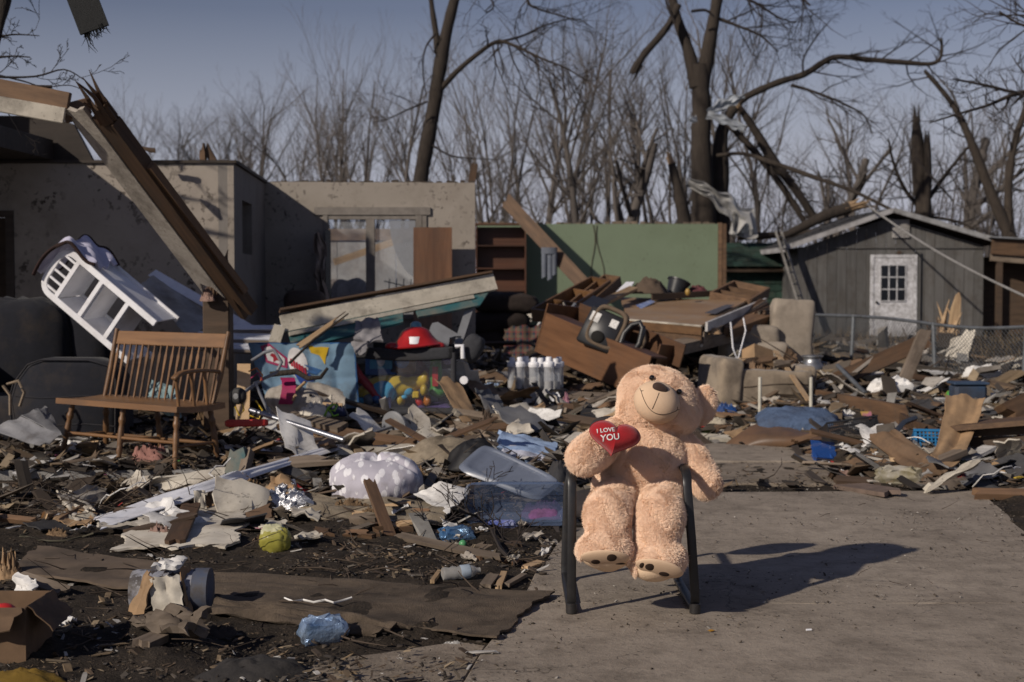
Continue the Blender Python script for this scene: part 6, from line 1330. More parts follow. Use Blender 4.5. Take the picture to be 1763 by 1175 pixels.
for k, (x0, y0, x1, y1, lb) in enumerate(((744, 1002, 757, 984, 'thin wood block left of the crushed bottle'), (835, 1010, 850, 990, 'leftmost of three wood blocks at the driveway edge'), (858, 1012, 868, 986, 'middle of three wood blocks at the driveway edge'), (872, 1008, 903, 990, 'right of three wood blocks at the driveway edge'), (905, 978, 932, 968, 'wood block lying alone on the driveway edge'))):
    plank('wood_block', lb, 'wood block', gp(x0, y0, .015), gp(x1, y1, .015), (.02, .055, .03, .028, .045)[k], .018, OLDW if k % 2 else PINE, (0, -.3, 1), 'small wood blocks by the driveway', (.1, .1), k)
# fallen branch with twigs
fbr = thing('fallen_branch', 'forked bare branch with twigs lying in front of the clear bin', 'branch', gp(890, 972)); b = Branches(91)
bo = gp(890, 972)
def W(x, y, dz): return gp(x, y, dz)
for pts, r0, r1 in (([W(888, 972, .02), W(862, 945, .03), W(845, 910, .06), W(818, 888, .12), W(788, 880, .2)], .014, .007), ([W(818, 888, .12), at(770, 862, 8.6), at(762, 838, 8.8)], .006, .003), ([W(825, 892, .1), at(822, 862, 8.5), at(836, 838, 8.6), at(852, 825, 8.7)], .005, .002), ([W(800, 884, .16), W(760, 905, .08), W(725, 900, .08)], .004, .002), ([W(812, 888, .14), at(790, 858, 8.6), at(745, 850, 8.7)], .004, .002), ([W(850, 925, .05), W(880, 935, .03), W(905, 932, .02)], .004, .002)):
    n = len(pts); b.put(pts, [r0 + (r1 - r0) * k / (n - 1) for k in range(n)])
    for k in range(5): q = b.r.randrange(n - 1); b.grow(pts[q].lerp(pts[q + 1], b.r.random()), Vector((b.r.gauss(0, .6), b.r.gauss(0, .4), .7)), .0028, .16, 3, (0, 0, 0, 2), .05, .7, .2)
b.build(fbr, inv(bo), ('stem', 'twigs'))
# white string on the carpet
P = [gp(x, y, .03) for x, y in ((490, 1030), (505, 1036), (522, 1033), (540, 1037), (560, 1033), (575, 1038), (590, 1034), (606, 1029))]
tag(MB().tube(P, .005, 5).build('string', PAPER, smooth=60), 'tangled white string lying on the muddy carpet', 'string')
# ------------------------------------------------------------------ lower left
bk = thing('paint_bucket', 'crushed white paint bucket wrapped in torn cardboard on the mud', 'bucket', gp(292, 1058))
MB().lathe([(.001, -.17), (.085, -.17), (.09, -.15), (.09, .15), (.084, .165), (.001, .165)], 20, T(0, .05, .095) @ ry(PI / 2)).build('bucket', surf('smeared_white_tin', (.40, .40, .42), (.12, .13, .18), 7, rough=.6, damt=1., dscale=9, var=0, speck=.95, spscale=24, spth=.50), bk, 50)
MB().lathe([(.09, .10), (.096, .10), (.096, .166), (.001, .17)], 20, T(0, .05, .095) @ ry(PI / 2)).build('bucket_end', surf('faded_blue_tin', (.045, .065, .12), (.10, .10, .11), 9, rough=.7, damt=.9, dscale=9, var=0), bk, 50)
sheet('flap', None, None, ((-.04, -.10, .0), (-.075, -.06, .17), (.055, -.05, .18), (.09, -.10, .02)), surf('cream_card', (.62, .57, .48), damt=.3, var=0), .006, (10, 10), .02, 3, .05, 61, parent=bk)
sheet('flap', None, None, ((-.17, -.05, .0), (-.08, -.04, .20), (-.05, -.08, .17), (-.09, -.12, .0)), CARD, .006, (8, 8), .02, 3, .06, 62, parent=bk)
sheet('flap', None, None, ((.09, -.08, .0), (.05, -.02, .21), (.075, .05, .20), (.11, -.03, .02)), CARD, .006, (8, 8), .02, 3, .06, 63, parent=bk)
sheet('flap', None, None, ((-.06, -.05, .205), (-.05, .05, .215), (.06, .05, .22), (.05, -.04, .20)), PAPER, .02, (8, 8), .02, 3, .06, 64, parent=bk)
sheet('rotten_wood', 'rotten curved slab of brown wood on the mud below the bucket', 'wood slab', (gp(228, 1085, .02), gp(268, 1062, .06), gp(368, 1068, .10), gp(330, 1110, .03)), OLDW, .03, (18, 12), .05, 3, .14, 65, curl=.03)
plank('rotten_wood', 'smaller rotten wood chunk tucked under the curved slab', 'wood chunk', gp(240, 1112, .02), gp(290, 1090, .03), .08, .03, OLDW, (0, -.3, 1), None, (.4, .5), 66)
heap('mud_rag', 'muddy brown rag right of the rotten slab', 'rag', gp(378, 1095), .09, .05, .05, surf('muddy_cloth', (.055, .042, .034), (.035, .027, .022), 9, rough=1, bump=.6, damt=.4, var=.2), 67, .4)
heap('trousers', 'dark grey soaked clothing crumpled at the bottom edge', 'clothing', gp(440, 1172), .26, .17, .11, surf('soaked_grey_cloth', (.040, .036, .034), (.024, .022, .021), 12, rough=.95, bump=.7, bscale=60, damt=.4, var=0), 68, .16, 2, (60, 26), .3)
heap('trousers', 'smaller dark cloth fold right of the soaked clothing', 'clothing', gp(520, 1178), .16, .10, .05, MATS['soaked_grey_cloth'], 69, .15, 2.5)
bx0 = gp(-30, 1152); CARDD = surf('dirty_shaded_cardboard', (.17, .105, .06), (.11, .068, .04), 6, rough=.85, bump=.25, damt=.5, var=0, dirt=(.05, .036, .026)); bxx = thing('cardboard_box', 'open brown cardboard box at the lower left corner', 'cardboard box', (bx0.x, bx0.y, bx0.z))  # box cardboard darkened in its colour for the shade there, plus dirt patches
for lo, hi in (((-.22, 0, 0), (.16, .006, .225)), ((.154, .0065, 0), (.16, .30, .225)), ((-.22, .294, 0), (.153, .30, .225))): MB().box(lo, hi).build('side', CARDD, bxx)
MB().box((-.22, .007, .0), (.153, .293, .01)).build('bottom', CARD, bxx)
MB().ell((.06, .06, .19), (.05, .05, .04)).build('red_contents', REDPL, bxx, 60)
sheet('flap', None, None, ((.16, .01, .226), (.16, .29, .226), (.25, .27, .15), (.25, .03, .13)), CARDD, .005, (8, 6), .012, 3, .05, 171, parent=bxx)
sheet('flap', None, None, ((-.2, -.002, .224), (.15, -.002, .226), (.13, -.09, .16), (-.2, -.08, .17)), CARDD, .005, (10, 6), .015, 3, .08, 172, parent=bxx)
MB().box((-.05, -.0035, .0), (.0, -.0008, .2)).build('tape', surf('brown_tape', (.24, .16, .09), rough=.3, damt=.4, var=0), bxx)
heap('mustard_cloth', 'mustard yellow cloth at the bottom left corner', 'cloth', gp(40, 1178), .15, .06, .07, surf('mustard_cloth', (.17, .105, .015), (.10, .06, .01), 9, rough=.95, bump=.5, damt=.35, var=0), 70, .16, 3)
sheet('white_wrapper', 'white paper sack beside the lower left cardboard box', 'paper sack', (gp(42, 1072, .02), gp(60, 1056, .05), gp(134, 1064, .03), gp(110, 1076, .01)), PAPER, .008, (14, 8), .03, 4, .1, 71)
sheet('torn_siding', 'dirty white torn siding at the far left edge of the mud', 'siding', (gp(20, 1030, .03), gp(28, 985, .12), gp(64, 1000, .1), gp(60, 1038, .02)), PAPER, .006, (10, 10), .03, 3, .1, 72)
plank('grey_lath', 'grey board slanting at the far left over the torn siding', 'board', gp(25, 990, .10), gp(118, 1020, .02), .07, .015, OLDW, (0, -.4, 1), None, (.3, .4), 73)
heap('brown_rag', 'tan crumpled paper at the left edge above the torn siding', 'paper', gp(15, 1000), .07, .06, .14, CARD, 74, .6, 5)
plank('pale_block', 'small pale wood block near the lower left box', 'wood block', gp(58, 1100, .02), gp(84, 1084, .03), .04, .02, PINE, (0, -.3, 1), None, (.2, .2), 75)
heap('plastic_scrap', 'clear crumpled plastic wrap at the driveway corner', 'plastic wrap', gp(780, 1118), .09, .035, .03, CLB, 76, .5, 6)
tag(MB().tube([(0, 0, .004), (.022, .004, .004)], .0045, 8).build('cigarette_end', WPLA, M=T(gz(1388, 1087) + Vector((0, 0, .001)))), 'white cigarette end on the driveway', 'cigarette end')
sheet('yellow_leaf', 'single yellow leaf on the driveway', 'leaf', (gz(1218, 1086, .004), gz(1224, 1084, .008), gz(1231, 1086, .006), gz(1224, 1088, .004)), surf('yellow_leaf_blade', (.40, .20, .02), damt=.1, var=0), .001, (4, 4), .002)
sheet('magazine', 'pink and white magazine cover under the yellow jug', 'magazine', (gp(428, 905, .03), gp(440, 900, .04), gp(496, 915, .02), gp(480, 922, .02)), surf('pink_white_print', (.62, .60, .62), (.55, .06, .16), 8, rough=.4, damt=.2, var=0), .004, (8, 4), .015, 3, .03, 77)

# ================================================================== right and back
DKBR = surf('dark_brown_velour', (.030, .021, .018), (.018, .013, .011), 8, rough=1, bump=.6, bscale=60, damt=.3, var=.2)
for x, y, a, b_, c_, r_, lb in ((868, 522, .52, .3, .16, .05, 'topmost dark brown cushion of the heaped sofa'), (855, 556, .5, .3, .17, -.05, 'middle dark brown cushion of the heaped sofa'), (842, 600, .26, .3, .32, .1, 'left dark brown sofa arm under the cushions'), (905, 590, .30, .3, .25, .0, 'right dark brown sofa arm behind the plaid blanket')):
    cushion('sofa_cushion', lb, 'cushion', T(at(x, y, 21.4)) @ ry(r_), a, b_, c_, DKBR, .55, wr=.08, group='dark brown sofa cushions heaped by the bookcase', seed=int(x))
PL = NT('plaid_wool'); cd_ = PL.coord((1, 1, 1), 'Object', False); sx_ = PL.new('SeparateXYZ'); PL.l(cd_, sx_.inputs[0])
def bands(o, f, th, ph=0.): return PL.ramp(PL.math('SINE', PL.math('ADD', PL.math('MULTIPLY', o, f), ph)), th, th + .1)
c1 = PL.mix(bands(sx_.outputs[0], 66, .1), (.020, .030, .040), (.085, .06, .042)); c1 = PL.mix(PL.math('MULTIPLY', bands(sx_.outputs[2], 66, .1, 1.), .6), c1, (.11, .085, .06)); c1 = PL.mix(PL.math('MULTIPLY', bands(sx_.outputs[0], 66, .9, 2.), .8), c1, (.22, .03, .025)); c1 = PL.mix(PL.math('MULTIPLY', bands(sx_.outputs[2], 66, .92, 3.), .8), c1, (.22, .03, .025))
PL.l(c1, PL.b.inputs['Base Color']); PL.b.inputs['Roughness'].default_value = 1
sheet('plaid_blanket', 'dark plaid wool blanket hanging over the sofa heap', 'blanket', (at(868, 566, 20.6), at(930, 562, 20.6), at(936, 622, 20.2), at(868, 622, 20.2)), PL.m, .03, (26, 18), .08, 2, .05, 80, smooth=60)
plank('diagonal_board', 'long brown board leaning diagonally against the green wall', 'board', at(1016, 502, 26.2), at(866, 340, 27.6), .26, .05, OAK if 0 else BRN2, (0, -1, 0), None, (0, .3), 81)
jn = thing('jeans', 'grey-blue jeans hanging on the diagonal board', 'jeans', at(945, 432, 26.6)); JM = surf('faded_denim', (.15, .165, .195), (.10, .115, .145), 12, rough=.95, bump=.4, damt=.2, var=0)
for x, l_ in ((-.085, .50), (.02, .54), (.10, .46)):
    MB().grid(lambda u, v: Vector((x + .055 * math.cos(u * 2 * PI) * (1 - .1 * v), .05 * math.sin(u * 2 * PI) - .05, -l_ * v + .02 * math.sin(u * 9))), 14, 8).build('leg', JM, jn, 70)
MB().grid(lambda u, v: Vector((.005 + .15 * math.cos(u * 2 * PI), .07 * math.sin(u * 2 * PI) - .05, .06 - .12 * v)), 18, 4).build('waist', JM, jn, 70)
# overturned dresser
d0, d1, d2 = at(922, 606, 15.2), at(1070, 672, 14.3), at(943, 562, 15.3)
dx, dz_ = (d1 - d0), (d2 - d0); DL, DH = dx.length, dz_.length + .12; MD = frame(d0, dx, dz_ + Vector((.05, -.22, .2)))
drs = thing('dresser', 'overturned red-brown veneer dresser with drawers missing', 'dresser', M=MD)
MB().box((0, 0, 0), (DL + .25, .018, DH)).build('side_panel', OAKD, drs, bevel=.003)
MB().box((0, .019, DH - .018), (DL + .25, .26, DH)).build('top_panel', surf('dull_veneer', (.115, .065, .05), (.085, .046, .036), 4, (.2, 1, 1), rough=.5, damt=.3, var=0), drs)
MB().box((0, .48, 0), (DL + .25, .498, DH + .15)).build('side_panel', OAKD, drs)
MB().box((-.019, 0, 0), (-.001, .498, DH + .1)).build('end_panel', OAKD, drs)
for x in (DL * .30, DL * .62, DL + .1): MB().box((x, .262, .0), (x + .018, .478, DH + .10)).build('divider', OAKD, drs)
MB().box((0.001, .262, .0), (DL + .2, .47, .02)).build('back_panel', DKW, drs)
MB().tube([(.55, .12, DH + .001), (.57, .12, DH + .03), (.66, .12, DH + .03), (.68, .12, DH + .001)], .007, 6).build('pull', P_('dull_brass', (.25, .15, .05)), drs, 60)
# open drawers and cabinet
def tray(name, label, c4, hgt, m, slats=2):
    a, b, c, d = [Vector(p) for p in c4]; o = a; t = thing(name, label, 'drawer', o); up = (b - a).cross(d - a).normalized(); up = up if up.z > 0 else -up
    for p, q in ((a, b), (b, c), (c, d), (d, a)): MB().bar(p - o + up * hgt / 2, q - o + up * hgt / 2, .03, hgt, up).build('side', m, t)
    for k in range(slats): f = (k + 1) / (slats + 1); MB().bar(a.lerp(b, f) - o + up * hgt * .45, d.lerp(c, f) - o + up * hgt * .45, .028, hgt * .8, up).build('divider', m, t)
    MB().add([p - o for p in (a, b, c, d)] + [p - o - up * .012 for p in (a, b, c, d)], ((0,1,2,3), (7,6,5,4), (0,4,5,1), (1,5,6,2), (2,6,7,3), (3,7,4,0))).build('bottom', m, t)
    return t
tray('drawer', 'left open wooden drawer tray heaped below the diagonal board', (at(918, 552, 18.2), at(1020, 496, 19.4), at(1052, 502, 19.2), at(970, 560, 17.8)), .16, OAK, 2)
tray('drawer', 'second open wooden tray propped above the dresser', (at(985, 540, 18.6), at(1044, 492, 19.6), at(1070, 496, 19.4), at(1020, 540, 18.4)), .16, BRN2, 1)
tray('drawer', 'open wooden tray at the right end of the fallen cabinet', (at(1222, 520, 19.4), at(1262, 500, 20.2), at(1322, 512, 20.0), at(1290, 532, 19.2)), .14, BRN2, 2)
ca, cb_, cc_, cd2 = at(1081, 549, 17.4), at(1208, 560, 16.9), at(1285, 518, 19.2), at(1068, 512, 19.4)
cab = thing('fallen_cabinet', 'large tan cabinet lying on its back on top of the rubble', 'cabinet', ca)
TANV = surf('tan_scuffed_veneer', (.31, .20, .11), (.22, .135, .075), 3, (.3, 1, 1), rough=.5, damt=.4, var=0, dirt=(.30, .25, .2))
upc = (cb_ - ca).cross(cd2 - ca).normalized(); upc = upc if upc.z > 0 else -upc
MB().add([p - ca for p in (ca, cb_, cc_, cd2)] + [p - ca - upc * .03 for p in (ca, cb_, cc_, cd2)], ((0,1,2,3), (7,6,5,4), (0,4,5,1), (1,5,6,2), (2,6,7,3), (3,7,4,0))).build('back_panel', TANV, cab)
q0, q1 = ca - ca - upc * .02, cb_ - ca - upc * .02; yo = Vector((0, -.03, 0))
MB().bar(q0 + yo - upc * .05, q1 + yo - upc * .05, .04, .10, upc).build('front_rail', OAK, cab); MB().bar(q0 + yo - upc * .15, q1 + yo * 2 - upc * .16, .05, .09, upc).build('front_rail', BRN2, cab)
MB().bar(q0 + yo * 2 - upc * .215, q1 + yo * 2 - upc * .225, .06, .03, upc).build('white_edge', CREAM, cab); MB().bar(q0 + yo + upc * .01, q1 + yo + upc * .01, .05, .016, upc).build('white_edge', CREAM, cab)
MB().bar(cb_ - ca + Vector((.05, -.05, -.02)), cc_ - ca + Vector((.25, -.05, -.02)), .03, .11, upc).build('white_board', WHITEP, cab)
MB().bar(cb_ - ca + Vector((.0, 0, -.15)), cc_ - ca + Vector((.3, -.05, -.18)), .06, .14, upc).build('side_rail', OLDW, cab)
MB().ell(at(1184, 507, 18.9) - ca + Vector((0, 0, .03)), (.035, .035, .05)).build('knob', P_('brass_knob', (.40, .25, .06)), cab, 60)
sheet('paper_label', None, None, [p - ca + upc * .006 for p in (at(1095, 527, 18.4), at(1120, 518, 18.8), at(1128, 521, 18.8), at(1104, 533, 18.3))], surf('blue_print_label', (.42, .47, .60), (.06, .12, .35), 9, damt=.2, var=0), .004, (4, 3), 0, parent=cab)
sheet('dark_label', None, None, [p - ca + upc * .006 for p in (at(1213, 540, 17.7), at(1250, 526, 18.5), at(1264, 526, 18.5), at(1232, 542, 17.7))], surf('grey_scorch', (.10, .10, .12), damt=.2, var=0), .004, (4, 3), 0, parent=cab)
plank('beam_end', 'dark broken beam lying across the cabinet top', 'beam', at(1118, 512, 18.9), at(1236, 505, 19.6), .10, .08, DKW, (0, 0, 1), None, (.4, .6), 82)
plank('pale_board', 'pale pine board sloping onto the cabinet from the left', 'board', at(1032, 524, 18.0), at(1092, 496, 19.0), .12, .04, PINE, (0, -.5, 1), None, (.2, .2), 83)
plank('long_timber', 'long grey timber jammed under the cabinet', 'timber', at(1085, 618, 15.6), at(1270, 574, 18.0), .20, .13, OLDW, (0, -.3, 1), None, (.3, .1), 84)
plank('long_timber', 'thick brown timber end sticking out right of the cabinet', 'timber', at(1245, 572, 17.4), at(1335, 540, 18.6), .20, .12, BRN2, (0, -.5, 1), None, (.3, .8), 85)
for k in range(6): plank('splintered_stick', 'splintered stick poking out at the right end of the cabinet', 'stick', at(1270 + 9 * k, 548 - 2 * k, 18.2), at(1318 + 5 * k, 512 + 5 * k, 18.8), .05, .03, (BRN2, OLDW, BRN)[k % 3], (0, -1, 0), 'splintered sticks at the right end of the cabinet', (.2, 1.4), 86 + k)
tag(MB().grid(lambda u, v: Vector(((u - .5) * 1.5, 0, (v - .5) * 1.0 + .1 * math.sin(u * 5))), 6, 4, .03).build('hollow_shade_sheet', BLACKM, M=T(at(1200, 622, 19.4))), 'added black sheet standing in for shade in the hollow under the cabinet', 'shade_sheet')  # black sheet added as the shade of the hollow under the cabinet
hat = heap('slouch_pillow', 'brown striped cushion slumped on the cabinet top left', 'cushion', at(1118, 505, 19.2), .26, .2, .27, surf('brown_corduroy', (.12, .085, .06), (.07, .05, .036), 50, (9, 1, 1), rough=1, bump=.5, damt=.3, var=0), 90, .2, 3)
bkt = thing('black_bucket', 'black plastic bucket tipped on the cabinet top', 'bucket', M=T(at(1164, 500, 19.5)) @ ry(.35) @ rx(-.2)); BB = P_('black_plastic', (.02, .021, .024))
MB().lathe([(.10, -.14), (.15, .12), (.165, .12), (.165, .14), (.145, .14), (.09, -.12), (.001, -.12)], 20, None, False).build('bucket', BB, bkt, 60)
heap('red_cloth', 'dull red cloth crumpled behind the dark beam', 'cloth', at(1200, 502, 19.6), .14, .1, .10, surf('dull_red_cloth', (.14, .045, .05), rough=1, var=0), 91, .4)
sheet('plastic_board', 'white plastic board propped left of the brown cushion', 'panel', (at(1060, 506, 18.8), at(1078, 488, 19.2), at(1092, 488, 19.2), at(1078, 508, 18.7)), WPLA, .02, (4, 4), .005)
heap('tan_rag', 'crumpled tan rag on top of the wall by the bookcase', 'rag', at(1230, 575, 17), .1, .08, .08, CARD, 92)
# booster seat
bs = thing('car_seat', 'tan and black padded car seat shell tipped on its side with a looped armrest', 'car seat', M=T(at(1046, 566, 14.6)) @ ry(.42) @ rz(-.35) @ rx(-.15) @ Matrix.Scale(.92, 4))
TANF = surf('tan_padding', (.16, .115, .078), (.11, .08, .055), 12, rough=.9, damt=.35, var=0)
p_ = lambda t, q: abs(t) ** q * (1 if t > 0 else -1)
MB().grid(lambda u, v: Vector((p_(math.cos(u * 2 * PI), .5) * (.18 + .028 * math.cos(v * 2 * PI)), -.03 - .0 + .05 * math.sin(v * 2 * PI), p_(math.sin(u * 2 * PI), .5) * (.22 + .028 * math.cos(v * 2 * PI)))), 36, 10).build('padding', TANF, bs, 70)
MB().box((-.26, -.065, -.27), (.16, .03, .17)).build('shell', BB, bs, 50, bevel=.02)
MB().box((-.22, -.075, .0), (-.11, -.066, .11)).build('sticker', PAPER, bs); MB().box((.02, -.075, .02), (.11, -.066, .11)).build('sticker', PAPER, bs)
MB().ell((-.04, -.07, -.14), (.08, .03, .07)).build('recess', BLACKM, bs, 60)
MB().tube([(.21, -.05, .02), (.25, -.06, .14), (.32, -.06, .20), (.38, -.06, .15), (.42, -.06, -.02), (.40, -.06, -.14), (.30, -.06, -.17), (.23, -.06, -.12)], .032, 10, closed=True).build('armrest', BB, bs, 60)
MB().tube([(.36, -.03, .18), (.45, -.03, .03), (.45, -.03, -.12), (.36, -.03, -.19)], .03, 8).build('armrest_pad', TANF, bs, 60)
plank('black_slab', 'flat black plastic tray behind the car seat', 'tray', at(995, 545, 16.0), at(1036, 515, 16.8), .22, .02, BB, (0, -.7, .7))
tag(MB().tube([at(965, 560, 15.8), at(990, 524, 16.2)], .02, 8).build('grey_pipe', GREYP, smooth=60), 'grey pipe leaning left of the black tray', 'pipe')
# bottles on a long board
plank('shelf_board', 'long dirty grey board carrying the clear bottles', 'board', at(848, 676, 13.6), at(1072, 688, 13.3), .24, .035, OLDW, (0, -.25, 1), None, (.3, .3), 93)
BOT = clear('frosted_bottle', (.60, .61, .64), .4, .38, .2)
bp0 = thing('baby_bottle', 'x', 'bottle', (0, 0, -60)); 
MB().lathe([(.001, 0), (.040, 0), (.044, .01), (.044, .19), (.046, .20), (.046, .21)], 16, None, False).build('bottle', BOT, bp0, 50)
MB().lathe([(.049, .20), (.051, .215), (.051, .24), (.046, .245), (.030, .25), (.028, .285), (.022, .29), (.001, .292)], 16).build('cap', WPLA, bp0, 50)
MB().lathe([(.001, .004), (.037, .004), (.037, .07), (.001, .075)], 12).build('contents', surf('pale_powder', (.40, .36, .31), damt=.3, var=.3), bp0, 50)
names = ('leftmost', 'second', 'third', 'fourth', 'fifth', 'sixth', 'seventh', 'eighth', 'rightmost')
for k, (x, y, z_) in enumerate(((882, 668, 13.55), (895, 669, 13.4), (905, 668, 13.6), (919, 669, 13.35), (931, 670, 13.5), (945, 670, 13.3), (957, 670, 13.45), (937, 668, 13.75), (962, 668, 13.8))):
    M = T(at(x, y, z_) - Vector((0, 0, .0))); o = bp0 if k == 0 else dup(bp0, M); o.matrix_world = M @ Matrix.Scale(1.0 + .02 * (k % 3), 4)
    tag(o, names[k] + ' clear white-capped bottle in the row on the long board', 'bottle', 'white-capped bottles in a row')
# tan armchair and recliner
def softbox(name, M, hs, m, parent, seed, k=10):
    """upholstered block: flat faces, rounded edges, sagging here and there"""
    hx, hy, hz_ = hs; r = min(hs) * .45; bm = bmesh.new(); bmesh.ops.create_cube(bm, size=2); bmesh.ops.subdivide_edges(bm, edges=bm.edges[:], cuts=k, use_grid_fill=True)
    for v in bm.verts:
        p = Vector((v.co.x * hx, v.co.y * hy, v.co.z * hz_)); c = Vector((max(-hx + r, min(hx - r, p.x)), max(-hy + r, min(hy - r, p.y)), max(-hz_ + r, min(hz_ - r, p.z)))); d = p - c
        q = c + d.normalized() * r if d.length > 1e-6 else p; nn = d.normalized() if d.length > 1e-6 else Vector((0, 0, 0))
        v.co = q + nn * (.022 * mnoise.noise(q * 4 + Vector((seed, 0, 0))) + .010 * mnoise.noise(q * 13 + Vector((0, seed, 0))))
    me = bpy.data.meshes.new(name); bm.to_mesh(me); bm.free(); me.materials.append(m); me.polygons.foreach_set('use_smooth', [True] * len(me.polygons))
    o = bpy.data.objects.new(name, me); COL.objects.link(o); o.parent = parent; o.matrix_local = M; return o
TANC = surf('tan_microfibre', (.29, .235, .175), (.21, .168, .124), 6, rough=1, bump=.3, bscale=120, damt=.45, dscale=3, var=.08, sheen=.2)
ac = thing('tan_armchair', 'tan upholstered armchair seat filled with debris', 'armchair', M=T(gz(1305, 716, .05)) @ Matrix.Scale(.88, 4))
softbox('arm', T(-.46, .02, .33) @ rz(.22) @ ry(.10), (.14, .42, .36), TANC, ac, 3); softbox('front_panel', T(.10, -.24, .27) @ ry(.04), (.45, .08, .28), TANC, ac, 4); softbox('front_trim', T(.10, -.30, .05) @ ry(.03), (.43, .05, .07), TANC, ac, 5)
for z_ in (.13, .38): MB().tube([Vector((x, -.325 + .008 * math.sin(x * 11), z_ + .02 * math.sin(x * 5))) for x in np.linspace(-.33, .52, 12)], .007, 5).build('seam', surf('dark_tan_seam', (.13, .10, .075), rough=1, var=0), ac, 60)
MB().box((-.36, -.1, .0), (.5, .65, .3)).build('seat', TANC, ac, bevel=.04); softbox('arm', T(.55, .2, .30), (.10, .36, .28), TANC, ac, 6)
ao = gz(1305, 716, .05)
for k, (dx_, dy_, dz2, rx2, m, nm) in enumerate(((-.12, .15, .42, .18, DKW, 'a dark board'), (.1, .2, .44, .16, CARDW, 'a wet brown board'), (.25, .0, .42, .14, OLDW, 'a grey splintered board'), (-.2, .0, .43, .10, PINE, 'a pine scrap'))):
    plank('debris_board', nm + ' lying in the tan armchair', 'board', ao + Vector((dx_ - rx2, dy_, dz2 + .1)), ao + Vector((dx_ + rx2, dy_ + .1, dz2 + .14)), .12, .03, m, (0, -.4, 1), None, (.5, .5), 95 + k)
heap('dark_litter', 'dark mixed litter heaped in the tan armchair', 'litter', ao + Vector((0, .15, .36)), .32, .3, .16, CARDW, 99, .6, 6, kind_=None)
cbx = thing('crushed_box', 'tan cardboard box tipped over on the tan armchair', 'cardboard box', M=T(at(1306, 618, 15.2)) @ rz(.5) @ ry(.3) @ rx(-.4))
for lo, hi, nm in (((-.14, -.1, -.1), (.12, -.095, .1), 'side'), ((-.14, .095, -.1), (.12, .1, .1), 'side'), ((-.14, -.094, -.1), (.12, .094, -.095), 'side'), ((-.145, -.1, -.1), (-.141, .1, .1), 'end'), ((-.14, -.094, .095), (.05, .094, .1), 'flap')): MB().box(lo, hi).build(nm, CARD, cbx)
for k, (x0, y0, x1, y1) in enumerate(((1338, 640, 1356, 600), (1350, 625, 1362, 612))): sheet('grey_flap', ('taller', 'shorter')[k] + ' dark cardboard flap standing on the tan armchair', 'cardboard', (at(x0, y0, 15), at(x1, y1 - 6, 15.1), at(x1 + 14, y1 + 14, 15.1), at(x0 + 16, y0 + 20, 15)), CARDW, .008, (5, 5), .03, 3, .1, 100 + k)
rcl = thing('beige_recliner', 'beige recliner back standing behind the tan armchair', 'recliner', at(1325, 640, 18))
BEI = surf('beige_upholstery', (.34, .29, .235), (.26, .22, .175), 5, rough=1, bump=.25, bscale=90, damt=.35, dscale=2, var=0)
softbox('backrest', T(.28, .1, .30) @ ry(.06), (.27, .14, .62), BEI, rcl, 7); softbox('seat_cushion', T(-.20, 0, .18), (.42, .3, .20), BEI, rcl, 8); softbox('arm', T(-.24, .05, .46) @ ry(.05), (.34, .2, .13), BEI, rcl, 9)
tag(MB().tube([at(1258, 555, 17), at(1262, 600, 16.9), at(1270, 622, 16.8), at(1284, 570, 16.9), at(1280, 548, 17)], .01, 6).build('cord', WPLA, smooth=60), 'white cord hanging off the cabinet corner', 'cord')
# white posts, milk can, pillow, boards on the right
for x, y0, y1, lb in ((1308, 722, 650, 'left thin white post standing before the tan armchair'), (1396, 722, 650, 'right thin white post standing before the rim board')):
    a = gp(x, y0); tag(MB().lathe([(.001, -.05), (.017, -.05), (.017, (at(x, y1, a.y).z - a.z)), (.001, (at(x, y1, a.y).z - a.z) + .004)], 10).build('white_post', surf('ivory_plastic', (.62, .59, .50), rough=.5, damt=.15, var=0), smooth=50, M=T(a)), lb, 'post', 'thin white posts')
plank('pale_lath', 'thin pale lath leaning against the tan armchair', 'lath', gp(1392, 690, .1), at(1335, 604, 15.4), .05, .015, PINE, (0, -1, 0), None, (.2, .4), 110)
mc = thing('milk_can', 'dented silver milk can standing by the fence', 'milk can', gp(1398, 668, -.03)); s_ = .9
MB().lathe([(.001, 0), (.14, 0), (.15, .02), (.15, .24), (.12, .29), (.10, .31), (.10, .35), (.13, .37), (.13, .385), (.09, .375), (.001, .36)], 24).build('body', surf('dull_aluminium', (.42, .43, .45), rough=.4, metal=.8, damt=.3, var=0), mc, 50)
for sx in (-1, 1): MB().tube([(.105 * sx, 0, .31), (.165 * sx, 0, .30), (.16 * sx, 0, .22), (.148 * sx, 0, .20)], .011, 6).build('handle', MATS['dull_aluminium'], mc, 60)
bpil = gp(1378, 750); cushion('blue_pillow', 'denim blue pillow lying on the boards right of the bear', 'pillow', T(bpil.x, bpil.y + .1, bpil.z + .10) @ rz(-.1) @ rx(.2), .36, .24, .11, surf('denim_blue_cotton', (.105, .155, .26), (.075, .115, .20), 5, (1, 2.2, 1), rough=.95, bump=.9, bscale=9, damt=.3, var=0, bdist=.05), .34, sq=.6, wr=.14)
sheet('bent_board', 'bent brown hardboard sheet under the blue pillow', 'hardboard', (gp(1240, 764, .02), gp(1330, 718, .16), gp(1440, 752, .06), gp(1330, 768, .01)), surf('brown_hardboard', (.15, .088, .052), (.11, .064, .038), 3, rough=.45, damt=.4, var=0), .008, (20, 12), .03, 2, .02, 111, curl=-.05)
mbk = thing('mesh_basket', 'black plastic mesh basket tilted beside the blue pillow', 'basket', M=T(gp(1468, 762, .0) + Vector((0, .05, .075))) @ rz(.12) @ ry(-.13) @ rx(-.35))
w = MB()
for i in range(26): x = -.21 + i * .0168; w.bar((x, -.08, -.085), (x, -.08, .085), .005, .005); w.bar((x, -.08, -.085), (x, .12, -.085), .005, .005); w.bar((x, .12, -.085), (x, .12, .085), .005, .005)
